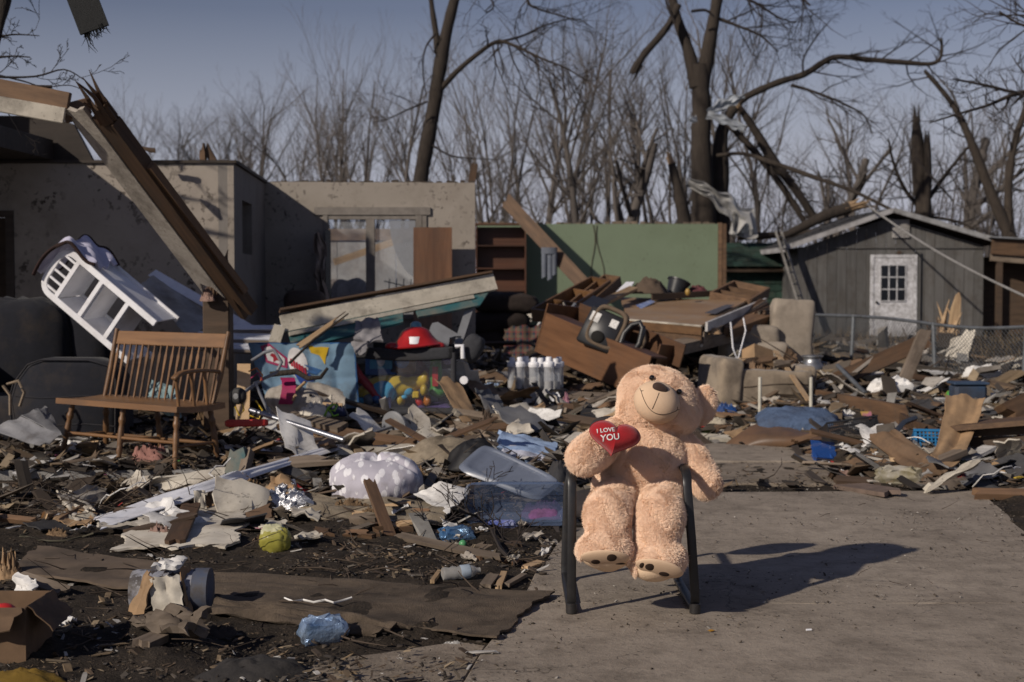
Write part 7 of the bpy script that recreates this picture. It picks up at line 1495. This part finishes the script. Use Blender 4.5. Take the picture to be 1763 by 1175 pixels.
for i in range(12): z = -.085 + i * .0155; w.bar((-.21, -.081, z), (.215, -.081, z), .004, .004); w.bar((-.21, .121, z), (.215, .121, z), .004, .004)
tag(w.build('mesh', BB, mbk), kind='stuff'); MB().tube([(-.215, -.085, .09), (.22, -.085, .09), (.22, .125, .09), (-.215, .125, .09)], .009, 6, closed=True).build('rim', BB, mbk, 60)
for sx in (-.215, .215): MB().box((sx - .004, -.08, -.085), (sx + .004, .12, .085)).build('end_panel', BB, mbk)
bb = thing('blue_bin', 'small translucent blue plastic bin with white labels tipped on the slab', 'bin', M=T(gp(1414, 796) + Vector((0, .03, .04))) @ rz(.25) @ ry(.12) @ rx(.5) @ Matrix.Scale(.68, 4))
BLC = clear('clear_cobalt_plastic', (.03, .10, .36), .2, .5, .2)
MB().lathe([(.10, -.06), (.135, .055), (.155, .055), (.155, .062), (.13, .062), (.095, -.053), (.001, -.053)], 4, rz(PI / 4), False).build('bin', BLC, bb, 30); MB().box((-.02, -.098, -.02), (.04, -.092, .02)).build('bin_label', PAPER, bb)
MB().box((-.15, -.12, -.005), (.155, .12, .0)).build('bin_lid', BLC, bb, M=T(.02, .02, .08) @ rx(.5))
bk2 = thing('blue_basket', 'bright blue slotted plastic basket standing under the cardboard', 'basket', M=T(gp(1606, 776) + Vector((0, .06, .055))) @ rz(-.15) @ rx(-.5))
LB2 = P_('azure_plastic', (.02, .17, .38), .35)
w = MB()
for i in range(9): x = -.115 + i * .0288; w.bar((x, -.06, -.07), (x, -.06, .07), .012, .008, (0, 1, 0))
for i in range(6): z = -.07 + i * .028; w.bar((-.12, -.061, z), (.12, -.061, z), .012, .008)
w.box((-.12, .08, -.07), (.12, .088, .07)); w.box((-.12, -.06, -.078), (.12, .088, -.07)); tag(w.build('slots', LB2, bk2), kind='stuff'); MB().tube([(-.13, -.065, .075), (.13, -.065, .075), (.13, .09, .075), (-.13, .09, .075)], .012, 6, closed=True).build('rim', LB2, bk2, 60)
for sx in (-.125, .125): MB().box((sx - .004, -.06, -.07), (sx + .004, .085, .07)).build('end_panel', LB2, bk2)
# rim board and its run to the right
plank('rim_board', 'long splashed brown rim board standing on edge along the right rubble', 'rim board', at(1398, 698, 14.6), at(1560, 732, 12.4), .34, .05, BRN, (.83, -.55, 0), None, (.05, .1), 120)
rbx = sheet('rim_board', 'bulging right end of the brown rim board behind the cardboard', 'rim board', (at(1556, 712, 12.4), at(1645, 752, 11.3), at(1650, 812, 11.2), at(1556, 774, 12.3)), BRN, .04, (12, 8), .03, 2, .04, 121)
plank('floor_joist', 'brown joist lying along the foot of the rim board', 'joist', at(1400, 718, 14.0), at(1525, 758, 12.0), .10, .09, BRN2, (0, -.4, 1), None, (.2, .4), 122)
hs2 = thing('floor_section', 'dark broken floor section lying at the right edge', 'floor section', gz(1700, 860, 0)); fo = gz(1700, 860, 0)
for k in range(4): plank('plank', None, None, at(1650, 742 + 23 * k, 11.0) - fo, at(1800, 735 + 26 * k, 10.6) - fo, .10, .04, DKW, (0, -1, .1), None, (.2, .1), 123 + k, hs2)
MB().bar(at(1650, 734, 11.05) - fo, at(1800, 722, 10.7) - fo, .5, .04).build('deck', BRN2, hs2)
plank('joist_end', 'brown joist end rising at the right edge above the floor section', 'joist', at(1730, 720, 11.4), at(1790, 690, 11.6), .22, .12, BRN2, (0, -1, .3), None, (.3, 0), 128)
# big cardboard
sheet('flattened_carton', 'large brown carton panel lying slanted at the right of the slab', 'carton', (gp(1490, 752, .16), gp(1545, 742, .22), gp(1636, 812, .10), gp(1588, 832, .03)), CARDW, .008, (18, 10), .03, 3, .04, 130)
sheet('flattened_carton', 'curved tan carton wall rising beside the blue basket', 'carton', (gp(1605, 806, .02), at(1632, 700, 11.2), at(1700, 700, 11.3), gp(1640, 822, .02)), CARD, .008, (16, 16), .05, 2, .05, 131, curl=.08)
sheet('flattened_carton', 'upright tan carton flap at the top of the curved wall', 'carton', (at(1640, 706, 11.5), at(1668, 684, 11.6), at(1684, 728, 11.5), at(1652, 748, 11.4)), CARD, .008, (8, 8), .02, 2, .03, 132)
sheet('flattened_carton', 'dark wet carton lying flat before the slanted carton', 'carton', (gp(1440, 800, .03), gp(1500, 782, .05), gp(1575, 815, .05), gp(1555, 830, .02)), CARDW, .01, (18, 8), .03, 3, .06, 133)
sheet('white_board', 'white splashed board lying behind the blue bin', 'board', (gp(1370, 765, .02), gp(1395, 756, .04), gp(1525, 772, .05), gp(1520, 786, .02)), PAPER, .01, (18, 6), .02, 3, .04, 134)
plank('flat_slab', 'pinkish-grey broken board on the front edge of the far slab', 'board', gp(1442, 834, .03), gp(1545, 850, .03), .18, .03, surf('pinkish_board', (.20, .145, .115), damt=.5, var=0), (0, -.2, 1), None, (.3, .4), 135)
wrapper('dog_food_sack', 'crumpled yellow and white sack under the slanted carton', 'sack', 1548, 832, .16, .07, .06, surf('yellow_white_sack', (.40, .38, .36), (.14, .11, .02), 6, rough=.5, damt=.4, var=0), 6, -.3)
heap('muddy_sack', 'muddy crumpled sack right of the yellow sack', 'sack', gp(1625, 840), .26, .10, .09, surf('muddy_sack', (.15, .12, .095), (.09, .07, .055), 7, rough=.9, bump=.5, damt=.4, var=0), 136, .4, 4)
plank('ground_board', 'brown board lying along the driveway end at right', 'board', gp(1672, 850, .03), gp(1790, 852, .03), .10, .04, BRN2, (0, -.3, 1), None, (.3, 0), 137)
plank('pine_block', 'stub of pine lumber in the litter at right', 'lumber', gp(1706, 800, .05), gp(1790, 800, .06), .08, .05, PINE, (0, -.3, 1), None, (.2, .1), 138); plank('pine_block', 'short pine block below the pine lumber stub', 'lumber', gp(1704, 818, .03), gp(1732, 820, .03), .06, .06, PINE, (0, -.3, 1), None, (.1, .1), 139)
tag(MB().tube([gp(1427, 796, .02), gp(1446, 808, .01), gp(1462, 816, .01)], .006, 6).build('white_stick', WPLA, smooth=60), 'thin white stick lying beside the blue bin', 'stick')
# boards and posts by the fence
plank('leaning_timber', 'thick brown timber slanting up toward the fence', 'timber', at(1420, 664, 15.6), at(1596, 586, 16.0), .17, .09, BRN, (0, -1, .3), None, (.1, .2), 140)
plank('leaning_timber', 'grey upright timber propped against the slanting timber', 'timber', at(1542, 690, 14.6), at(1594, 566, 15.2), .12, .06, OLDW, (0, -1, 0), None, (.1, .3), 141)
tag(MB().tube([at(1442, 630, 15.6), at(1490, 678, 14.8)], .025, 8).build('metal_pipe', GALV, smooth=60), 'galvanised pipe with yellow end leaning by the timbers', 'pipe')
stp = thing('split_stump', 'splintered pale tree stump standing behind the fence', 'stump', at(1632, 640, 22)); so_ = at(1632, 640, 22); b = Branches(93)
b.snag((.02, 0, .35), (.05, 0, 1), .20, SPLIT, stp, 16); b.snag((-.18, .05, .2), (-.1, 0, 1), .16, BRN, stp, 10); MB().tube([(0, 0, -.4), (0, 0, .1), (.02, 0, .6)], [.24, .22, .17], 10).build('trunk', BARK, stp, 60)
plank('pale_splinter', None, None, (.0, -.05, .3), (.14, -.08, 1.28), .16, .05, SPLIT, (0, -1, 0), None, (.2, 1.6), 142, stp)
wrapper('white_sack', 'white plastic sack lying by the grey timber', 'sack', 1535, 684, .22, .1, .1, PAPER, 7, .1)
rb = thing('rainbow_ball', 'small striped rainbow ball in the litter by the fence', 'ball', gp(1638, 690) + Vector((0, 0, .05)))
for k, m in enumerate((REDPL, ORAPL, YELPL, GRNPL, LBLUE, BLUPL)):
    MB().grid(lambda u, v: Vector((.06 * math.sin(v * PI) * math.cos((k + u) * PI / 3), .06 * math.sin(v * PI) * math.sin((k + u) * PI / 3), .06 * math.cos(v * PI))), 4, 10).build('panel', m, rb, 70)
tub = thing('blue_tub', 'dark blue plastic tub behind the fence post', 'tub', gp(1673, 698)); MB().box((-.16, 0, 0), (.16, .25, .2)).build('tub', surf('dusty_blue_plastic', (.045, .075, .13), damt=.4, var=0, rough=.5), tub, bevel=.03); MB().box((-.175, -.01, .2), (.175, .26, .225)).build('rim', MATS['dusty_blue_plastic'], tub, bevel=.006)
plank('scrap_plate', 'pale corrugated sheet lying behind the fence', 'sheet', at(1600, 640, 18.5), at(1690, 668, 18.0), .4, .02, OLDW, (0, -.6, .8), None, (.3, .3), 143)
wrapper('white_sack', 'small white plastic bag behind the fence post', 'bag', 1690, 664, .2, .1, .12, PAPER, 8, .1)
# colourful oddments between the playpen and the bear
for args in (('grey_green_cloth', 'grey-green cloth crumpled right of the clear bottles', 'cloth', gp(985, 738), .20, .12, .12, surf('grey_green_cloth', (.14, .155, .125), (.09, .10, .08), 9, rough=1, damt=.3, var=0), 150, .4), ('grey_green_cloth', 'dark olive jacket heaped under the long board', 'jacket', gp(940, 700), .20, .14, .14, surf('olive_cloth', (.075, .078, .06), rough=1, damt=.3, var=0), 151, .4), ('grey_cloth', 'charcoal trousers lying left of the knotted rag', 'clothing', gp(770, 752), .28, .1, .08, DGREY, 152, .35), ('white_glove', 'white crumpled gloves beside the charcoal trousers', 'gloves', gp(808, 750), .10, .06, .09, WPLUSH, 153, .6), ('purple_scarf', 'dull purple scarf in the rubble right of the playpen', 'scarf', gp(862, 668), .14, .08, .05, PURPL, 154, .5), ('brown_blanket', 'rust brown blanket behind the bear shoulder', 'blanket', gp(985, 690), .22, .14, .12, surf('rust_cloth', (.12, .06, .035), rough=1, damt=.3, var=0), 155, .4), ('red_wrapper', 'red and orange wrappers beside the grey-green cloth', 'wrappers', gp(1002, 722), .12, .05, .05, surf('red_orange_print', (.45, .03, .02), (.5, .22, .04), 12, rough=.35, damt=.15, var=0), 156, .5), ('pink_cloth', 'pale pink cloth strip near the clear bottles', 'cloth', gp(975, 706), .05, .05, .14, surf('pale_pink_cloth', (.50, .24, .30), damt=.15, var=0, rough=.9), 157, .5), ('green_wrapper', 'lime green wrapper left of the grey-green cloth', 'wrapper', gp(922, 748), .12, .04, .04, P_('lime_plastic', (.16, .38, .05)), 158, .4), ('blue_bag', 'bright blue plastic bag by the foot of the tan armchair', 'bag', gp(1248, 712), .14, .08, .10, surf('blue_bag_plastic', (.02, .07, .24), rough=.4, var=0), 159, .5), ('red_tin', 'red tin lying left of the bent hardboard', 'tin', gp(1212, 742), .06, .05, .06, REDPL, 160, .1), ('black_shoe', 'black shoe lying on the slab left of the bent hardboard', 'shoe', gp(1206, 756), .13, .06, .07, BB, 161, .2), ('white_rag', 'cream rag right of the bear ear', 'rag', gp(1236, 730), .10, .06, .07, surf('cream_rag', (.50, .44, .34), rough=1, var=0), 162, .4)):
    heap(*args)
tag(MB().lathe([(.001, 0), (.04, 0), (.045, .03), (.03, .05), (.001, .055)], 14).build('lime_lid', P_('lime_green_lid', (.22, .5, .03)), smooth=50, M=T(gp(1218, 757))), 'lime green lid on the slab beside the bear', 'lid')
plank('white_slab', 'white plastic slab leaning among the wrappers behind the bear', 'plastic slab', gp(965, 700, .02), at(953, 680, 13.2), .09, .03, WPLA, (0, -1, .2))
tag(MB().lathe([(.001, 0), (.04, 0), (.04, .09), (.001, .09)], 14, ry(PI / 2)).build('can', surf('purple_yellow_can', (.30, .05, .28), (.5, .36, .03), 14, rough=.4, damt=.2, var=0), smooth=50, M=T(gp(1482, 716, .07))), 'purple and yellow can by the rim board', 'can')
heap('paper_cup', 'torn white paper cup below the rim board', 'cup', gp(1462, 722), .10, .04, .08, PAPER, 163, .6); heap('torn_foam', 'torn cream foam lump right of the mesh basket', 'foam', gp(1525, 728), .12, .07, .16, surf('cream_foam', (.46, .40, .31), damt=.3, var=0, rough=1), 164, .6, 5)
tag(MB().tube([gp(1538, 748, .12), gp(1556, 728, .16), gp(1576, 720, .17)], .022, 6).build('black_bracket', BB, smooth=60), 'black plastic bracket leaning right of the foam lump', 'bracket')

# ================================================================== rubble: countable boards and scraps by zone, then litter
SHG = surf('loose_grey_sheet', (.19, .19, .195), (.13, .13, .135), 7, rough=.6, damt=.5, var=.25, speck=.5)
SCR = {'board': (BRN, BRN2, OLDW, DKW, PINE, OLDW, BRN, CREAM), 'card': (CARD, CARDW, DRYW, PAPER, FIBER, SHG, DRYW, PAPER, FIBER, CREAM)}
rr = random.Random(12)
def zone(poly, nb, ns, where, bl=(.15, .6), ss=(.05, .2), lift=.05, jumble=.35):
    (x0, y0), (x1, y1) = poly
    for k in range(nb):
        px, py = rr.uniform(x0, x1), rr.uniform(y0, y1); c = gp(px, py); L = rr.uniform(*bl) * rr.uniform(.6, 1); a = rr.gauss(0, .7); tl = rr.gauss(.05, jumble * .5)
        d = Vector((math.cos(a), math.sin(a), tl)).normalized() * L / 2; c = c + Vector((0, 0, lift * rr.random() + abs(d.z) * .7 + .01))
        m = rr.choice(SCR['board']); adj = {'brown_timber': 'brown', 'rust_brown_timber': 'rusty brown', 'grey_old_timber': 'grey weathered', 'dark_timber': 'dark', 'raw_pine': 'pale raw', 'cream_painted_wood': 'cream-painted'}[m.name]
        ln = 'long' if L > (bl[0] + bl[1]) * .42 else 'short'
        plank('broken_board', f'{ln} {adj} broken board {where}', 'board', c - d, c + d, rr.uniform(.035, .11), rr.uniform(.012, .045), m, (rr.gauss(0, .4), -.3 + rr.gauss(0, .4), 1), 'broken boards ' + where, (rr.uniform(.1, .9), rr.uniform(.1, 1.2)), rr.randrange(9999))
    for k in range(ns):
        px, py = rr.uniform(x0, x1), rr.uniform(y0, y1); c = gp(px, py); s1, s2 = rr.uniform(*ss), rr.uniform(*ss) * .7; a = rr.uniform(0, 6.28); tl = rr.gauss(0, jumble)
        u = Vector((math.cos(a), math.sin(a), tl)) * s1; v = Vector((-math.sin(a), math.cos(a), rr.gauss(0, jumble))) * s2; c = c + Vector((0, 0, .02 + lift * rr.random() + (abs(u.z) + abs(v.z)) * .6))
        m = rr.choice(SCR['card']); adj = {'brown_cardboard': 'tan cardboard', 'wet_brown_board': 'wet brown card', 'torn_drywall_sheet': 'beige drywall', 'soiled_white_paper': 'soiled white paper', 'grey_fibreboard': 'grey fibreboard', 'loose_grey_sheet': 'grey sheet metal', 'cream_painted_wood': 'cream-painted panel'}[m.name]
        sheet('torn_scrap', f'torn {adj} scrap {where}', 'scrap', (c - u - v, c + u - v, c + u + v, c - u + v), m, .004 if 'card' in adj or 'paper' in adj else .012, (6, 5), .02 + s1 * .12, 3, .16, rr.randrange(9999), 'torn scraps ' + where, 45)
zone(((395, 735), (790, 800)), 26, 20, 'between the steel pole and the lavender pillow', (.25, 1.1), (.06, .26), .10)
zone(((760, 655), (1065, 760)), 30, 26, 'between the playpen and the bear', (.25, 1.1), (.06, .30), .10)
zone(((0, 690), (420, 800)), 12, 8, 'on the porch slab round the bench', (.2, .7), (.05, .14), .03, .15)
zone(((0, 855), (470, 925)), 10, 11, 'at the foot of the porch', (.15, .6), (.05, .17), .04)
zone(((420, 870), (800, 935)), 16, 14, 'in the dirt before the lavender pillow', (.10, .4), (.03, .10), .03, .2)
zone(((780, 905), (950, 975)), 5, 8, 'in the dirt by the fallen branch', (.06, .2), (.02, .05), .01, .15)
zone(((1190, 700), (1420, 765)), 12, 10, 'round the blue pillow', (.15, .6), (.05, .15), .03, .2)
zone(((1400, 690), (1763, 850)), 24, 18, 'in the rubble along the rim board', (.15, .8), (.05, .2), .06)
zone(((1400, 620), (1763, 690)), 20, 14, 'in the yard by the chain-link fence', (.3, 1.2), (.08, .3), .08)
zone(((440, 585), (905, 640)), 16, 14, 'behind the playpen', (.3, 1.4), (.1, .35), .3, .5)
zone(((900, 560), (1330, 660)), 24, 14, 'under and round the fallen cabinet', (.4, 1.5), (.1, .35), .35, .5)
# shingles, wires, insulation tufts and bright bits among the boards
CLO = {'black': (.012, .012, .014), 'navy': (.02, .03, .07), 'grey': (.13, .13, .14), 'faded red': (.24, .04, .04), 'cream': (.46, .42, .35), 'pale blue': (.24, .32, .46), 'olive': (.08, .085, .05), 'white': (.55, .54, .54)}
for (x0, y0), (x1, y1), n_c, where in (((400, 740), (600, 800), 4, 'between the steel pole and the lavender pillow'), ((770, 660), (1050, 750), 10, 'between the playpen and the bear'), ((30, 850), (440, 910), 4, 'at the foot of the porch'), ((1410, 640), (1763, 830), 9, 'in the rubble along the rim board'), ((860, 600), (1090, 650), 3, 'beside the overturned dresser')):
    for k in range(n_c):
        cn = rr.choice(list(CLO)); heap('crumpled_clothing', cn + ' crumpled clothing ' + where, 'clothing', gp(rr.uniform(x0, x1), rr.uniform(y0, y1)), rr.uniform(.10, .2), rr.uniform(.06, .12), rr.uniform(.06, .12), surf(cn.replace(' ', '_') + '_garment', CLO[cn], rough=1, bump=.6, bscale=40, damt=.35, var=.2), rr.randrange(999), .28, 3, rot=rr.uniform(-.6, .6), group='crumpled clothing ' + where)
SHD = surf('loose_dark_shingle', (.060, .060, .064), (.035, .034, .036), 30, rough=.95, bump=.5, bscale=120, damt=.4, var=.3)
PINKI = MATS['pinkish_insulation']
for (x0, y0), (x1, y1), n1_, n2_, n3_, where in (((395, 735), (800, 830), 12, 7, 6, 'between the steel pole and the lavender pillow'), ((760, 655), (1065, 760), 14, 8, 7, 'between the playpen and the bear'), ((0, 845), (470, 930), 8, 6, 5, 'at the foot of the porch'), ((1400, 640), (1763, 850), 14, 8, 6, 'in the rubble along the rim board')):
    for k in range(n1_):
        c = gp(rr.uniform(x0, x1), rr.uniform(y0, y1)); a = rr.uniform(0, 6.28); s1 = rr.uniform(.08, .16); u = Vector((math.cos(a), math.sin(a), rr.gauss(0, .2))) * s1; v = Vector((-math.sin(a), math.cos(a), rr.gauss(0, .25))) * s1 * .7; c.z += .03 + abs(u.z) * .6 + abs(v.z) * .6
        sheet('loose_shingle', 'dark asphalt shingle torn loose ' + where, 'shingle', (c - u - v, c + u - v, c + u + v, c - u + v), SHD, .008, (6, 5), .02, 2, .08, rr.randrange(9999), 'loose shingles ' + where)
    for k in range(n2_):
        c = gp(rr.uniform(x0, x1), rr.uniform(y0, y1)); P = [c + Vector((0, 0, .03))]; a = rr.uniform(0, 6.28)
        for q in range(9): a += rr.gauss(0, .7); P.append(P[-1] + Vector((math.cos(a) * .07, math.sin(a) * .05, rr.gauss(0, .03))))
        for p in P: p.z = max(p.z, top(p.x, p.y) + .012)
        bl = k % 3; tag(MB().tube(P, rr.uniform(.003, .006), 5).build('loose_wire', (BLACKM, PAPER, MATS['tan_wire'])[bl], smooth=60), ('black', 'white', 'tan')[bl] + ' loose wire tangled ' + where, 'wire', 'loose wires ' + where)
    for k in range(n3_): heap('insulation_tuft', ('brown', 'pinkish')[k % 2] + ' insulation tuft ' + where, 'insulation', gp(rr.uniform(x0, x1), rr.uniform(y0, y1)), rr.uniform(.05, .13), rr.uniform(.04, .08), rr.uniform(.04, .09), (INSUL, PINKI)[k % 2], rr.randrange(999), .6, 6, (24, 12), group='insulation tufts ' + where)
# litter that nobody could count: chips, clods, twigs
def scatter(name, N, xr, yr, size, pal, seed, dens=None, lift=.004, flat=.3, long=2.2, smooth=False):
    R = np.random.RandomState(seed); X = R.uniform(*xr, N * 3); Y = R.uniform(*yr, N * 3); keep = np.ones(N * 3, bool)
    if dens is not None: keep = (R.rand(N * 3) < dens(X, Y)) & ~covered(X, Y)
    X, Y = X[keep][:N], Y[keep][:N]; N = len(X); Z = H(X, Y); onp = (X < -2.02) & (Y > 9.62); Z = np.where(onp, .152, Z); pv = (Z < -.02); Z = np.where(pv, .002, Z) + lift * R.rand(N)
    s = size[0] * (size[1] / size[0]) ** (R.rand(N) ** 2.4); base = np.array([(-1, -1, -1), (1, -1, -1), (1, 1, -1), (-1, 1, -1), (-1, -1, 1), (1, -1, 1), (1, 1, 1), (-1, 1, 1)], float)
    V = base[None] * (1 + 1.05 * (R.rand(N, 8, 3) - .5)) * (s[:, None, None] * np.stack([long * R.uniform(.6, 1.5, N), R.uniform(.5, 1, N), flat * R.uniform(.5, 1.3, N)], 1)[:, None, :])
    a = R.uniform(0, 2 * PI, N); b = R.normal(0, .35, N); ca, sa, cb, sb = np.cos(a), np.sin(a), np.cos(b), np.sin(b)
    x, y, z = V[..., 0], V[..., 1], V[..., 2]; x, z = x * cb[:, None] - z * sb[:, None], x * sb[:, None] + z * cb[:, None]; x, y = x * ca[:, None] - y * sa[:, None], x * sa[:, None] + y * ca[:, None]
    P = np.stack([x + X[:, None], y + Y[:, None], z + Z[:, None] + (s * flat * .7)[:, None]], -1).reshape(-1, 3)
    f = np.array([(0,3,2,1), (4,5,6,7), (0,1,5,4), (1,2,6,5), (2,3,7,6), (3,0,4,7)]); F = (f[None] + (np.arange(N) * 8)[:, None, None]).reshape(-1, 4)
    me = bpy.data.meshes.new(name); me.from_pydata(P.tolist(), [], F.tolist()); at_ = me.color_attributes.new('tint', 'FLOAT_COLOR', 'POINT')
    pal = np.array([(*c, 1) for c in pal]); cidx = R.randint(0, len(pal), N); col = pal[cidx] * np.r_[1, 1, 1, 0] * R.uniform(.65, 1.25, (N, 1)) + np.r_[0, 0, 0, 1]
    at_.data.foreach_set('color', np.repeat(col, 8, 0).ravel()); me.polygons.foreach_set('use_smooth', [smooth] * len(me.polygons)); me.materials.append(surf('litter', (.2, .15, .1), scale=20, rough=.85, damt=.25, var=0, attr=True, bump=.3))
    o = bpy.data.objects.new(name, me); COL.objects.link(o); tag(o, kind='stuff'); return o
TANS = [(.21, .15, .09), (.14, .095, .06), (.095, .065, .044), (.28, .215, .14), (.07, .05, .036), (.16, .13, .10), (.085, .072, .06)]
MIX = TANS + [(.40, .37, .33), (.30, .29, .27), (.52, .51, .50), (.05, .04, .035), (.03, .025, .022), (.19, .17, .15), (.06, .048, .038)]
SOIL = [(.038, .029, .022), (.026, .020, .016), (.052, .040, .031), (.07, .055, .042)]
QD = [[gz(*p) for p in q] for q in (((335, 1030), (350, 988), (948, 1022), (855, 1100)), ((8, 985), (68, 944), (378, 990), (235, 1016)), ((360, 1058), (380, 1030), (700, 1078), (640, 1094)))]
def covered(X, Y):
    """ground hidden under the carpet and the plywood"""
    r = np.zeros(np.shape(X), bool)
    for q in QD:
        s_ = [(b.x - a.x) * (Y - a.y) - (b.y - a.y) * (X - a.x) for a, b in zip(q, q[1:] + q[:1])]; r |= np.all([k < 0 for k in s_], 0) | np.all([k > 0 for k in s_], 0)
    return r
xrf = lambda y: .75 + .1 * (y - 10)
midd = lambda X, Y: (sst(.3, -.2, X - xrf(Y)) * sst(8.3, 9.6, Y) + .05 * sst(7.4, 8.6, Y) * (X < .5)) * (.35 + vn(X * 2.3, Y * 2.3))
rgtd = lambda X, Y: (sst(2.2, 2.9, X) * sst(9.7, 10.4, Y) + sst(.8, 1.2, X) * sst(12.3, 12.9, Y) + .7 * sst(.25, .0, np.abs(Y - 9.93)) * (X > .9) + sst(0, .3, X - drive_r(Y)) * .4) * (.35 + vn(X * 2.3, Y * 2.3))
scatter('wood_chips', 14000, (-3.6, 1.3), (7.2, 15), (.006, .07), MIX, 1, midd, .05, .14)
scatter('rubble_crumbs', 5000, (.8, 5.6), (9.6, 17), (.008, .07), MIX, 2, rgtd, .04, .25)
scatter('rubble_crumbs', 2600, (-3, 6.5), (15, 26), (.02, .16), MIX, 3, lambda X, Y: .3 + .7 * vn(X, Y), .12, .3)
scatter('soil_clods', 12000, (-2.9, .7), (4.4, 9.6), (.0018, .011), SOIL, 4, lambda X, Y: sst(.10, -.1, X - drive_l(Y)) * (.15 + sst(.45, .7, vn(X * 3, Y * 3))), .0, .45, 1.2, True)
scatter('soil_clods', 3500, (2.0, 5), (6.5, 10.3), (.002, .010), SOIL, 5, lambda X, Y: sst(-.15, .1, X - drive_r(Y)) + sst(.3, .05, np.abs(Y - 9.95)), .0, .45, 1.2, True)
scatter('bark_crumbs', 5200, (-2.9, .6), (5, 9.7), (.002, .015), TANS + [(.5, .48, .45)], 6, lambda X, Y: sst(.10, -.1, X - drive_l(Y)) * (.1 + sst(.5, .75, vn(X * 2.1 + 5, Y * 2.1))), .01, .25)
scatter('driveway_grit', 4200, (-.6, 4.0), (4.4, 9.9), (.0008, .0055), [(.09, .072, .055), (.13, .105, .082), (.06, .047, .036), (.19, .16, .13), (.4, .37, .33)], 7, lambda X, Y: (sst(-.05, .1, X - drive_l(Y)) * sst(.1, -.1, X - drive_r(Y))) * (.08 + sst(.45, .75, vn(X * 1.6 + 9, Y * 3.2)) + .9 * sst(.25, 0, X - drive_l(Y)) + .6 * sst(.35, 0, drive_r(Y) - X) + .7 * sst(.1, 0, np.abs(Y - J))), .0, .5, 1.2)
scatter('slab_grit', 900, (.9, 2.7), (10.0, 12.6), (.002, .010), SOIL + TANS, 8, None, .0, .4)
scatter('porch_litter', 3000, (-4.2, -2.0), (9.62, 11.6), (.005, .04), TANS + SOIL + SOIL, 9, lambda X, Y: .3 + .7 * vn(X * 3, Y * 3), .012, .25)
def twigs(name, N, xr, yr, ln, seed, dens, rad=(.0015, .005)):
    R = random.Random(seed); w = MB(); n = 0; t = 0
    while n < N and t < N * 12:
        t += 1; x, y = R.uniform(*xr), R.uniform(*yr)
        if R.random() > float(dens(np.array(x), np.array(y))): continue
        z = max(top(x, y), 0 if h(x, y) < -.02 else -9); a = R.uniform(0, 6.28); l = R.uniform(*ln); p = Vector((x, y, z + R.uniform(.005, .04))); pts = [p]; tl = R.gauss(.05, .25)
        for k in range(3): a += R.gauss(0, .25); tl += R.gauss(-.05, .15); p = p + Vector((math.cos(a), math.sin(a), tl)) * l / 3; p.z = max(p.z, z + .004); pts.append(p)
        r = R.uniform(*rad); w.tube(pts, [r, r * .9, r * .7, r * .4], 4); n += 1
    o = w.build(name, surf('twig_litter', (.085, .062, .045), (.05, .037, .028), 9, rough=.9, bump=0, damt=0, var=0), smooth=60); tag(o, kind='stuff')
BRI = [(.5, .03, .03), (.03, .15, .45), (.6, .58, .56), (.55, .38, .04), (.12, .4, .08), (.4, .12, .25), (.7, .68, .66), (.05, .05, .06), (.3, .45, .6)]
scatter('bright_scraps', 420, (-3.4, 1.3), (8.2, 15), (.008, .035), BRI, 10, midd, .06, .15, 1.3); scatter('bright_scraps', 260, (.9, 5.6), (9.7, 17), (.008, .035), BRI, 11, rgtd, .05, .15, 1.3)
twigs('twig_litter', 420, (-3.4, .9), (8.2, 13), (.1, .5), 1, midd); twigs('twig_litter', 620, (-3.6, -1.5), (8.3, 9.6), (.12, .5), 2, lambda x, y: .9); twigs('twig_litter', 220, (-2.6, .5), (5.4, 9.2), (.05, .3), 3, lambda x, y: float(x < drive_l(y) - .05) * .6)
twigs('twig_litter', 300, (1.0, 5.4), (9.7, 17), (.08, .5), 4, rgtd); twigs('twig_litter', 46, (0, 3.6), (4.6, 9.6), (.03, .14), 5, lambda x, y: .5, (.001, .0025)); twigs('twig_litter', 300, (2, 8), (15, 30), (.3, 1.2), 6, lambda x, y: .8, (.005, .015))
# dry grass tufts on the far yard
w = MB(); R = random.Random(3)
for k in range(5200):
    x, y = R.uniform(-1, 14), R.uniform(17, 44); z = h(x, y); l = R.uniform(.06, .28); a = R.uniform(0, 6.28); q = Vector((math.cos(a), math.sin(a), 0)) * .012; tip = Vector((x + R.gauss(0, .06), y + R.gauss(0, .06), z + l)); w.add([Vector((x, y, z - .02)) - q, Vector((x, y, z - .02)) + q, tip], ((0, 1, 2),))
tag(w.build('dry_grass', surf('dry_grass_blades', (.17, .125, .075), (.10, .075, .045), 6, rough=.9, bump=0, damt=0, var=0)), kind='stuff')
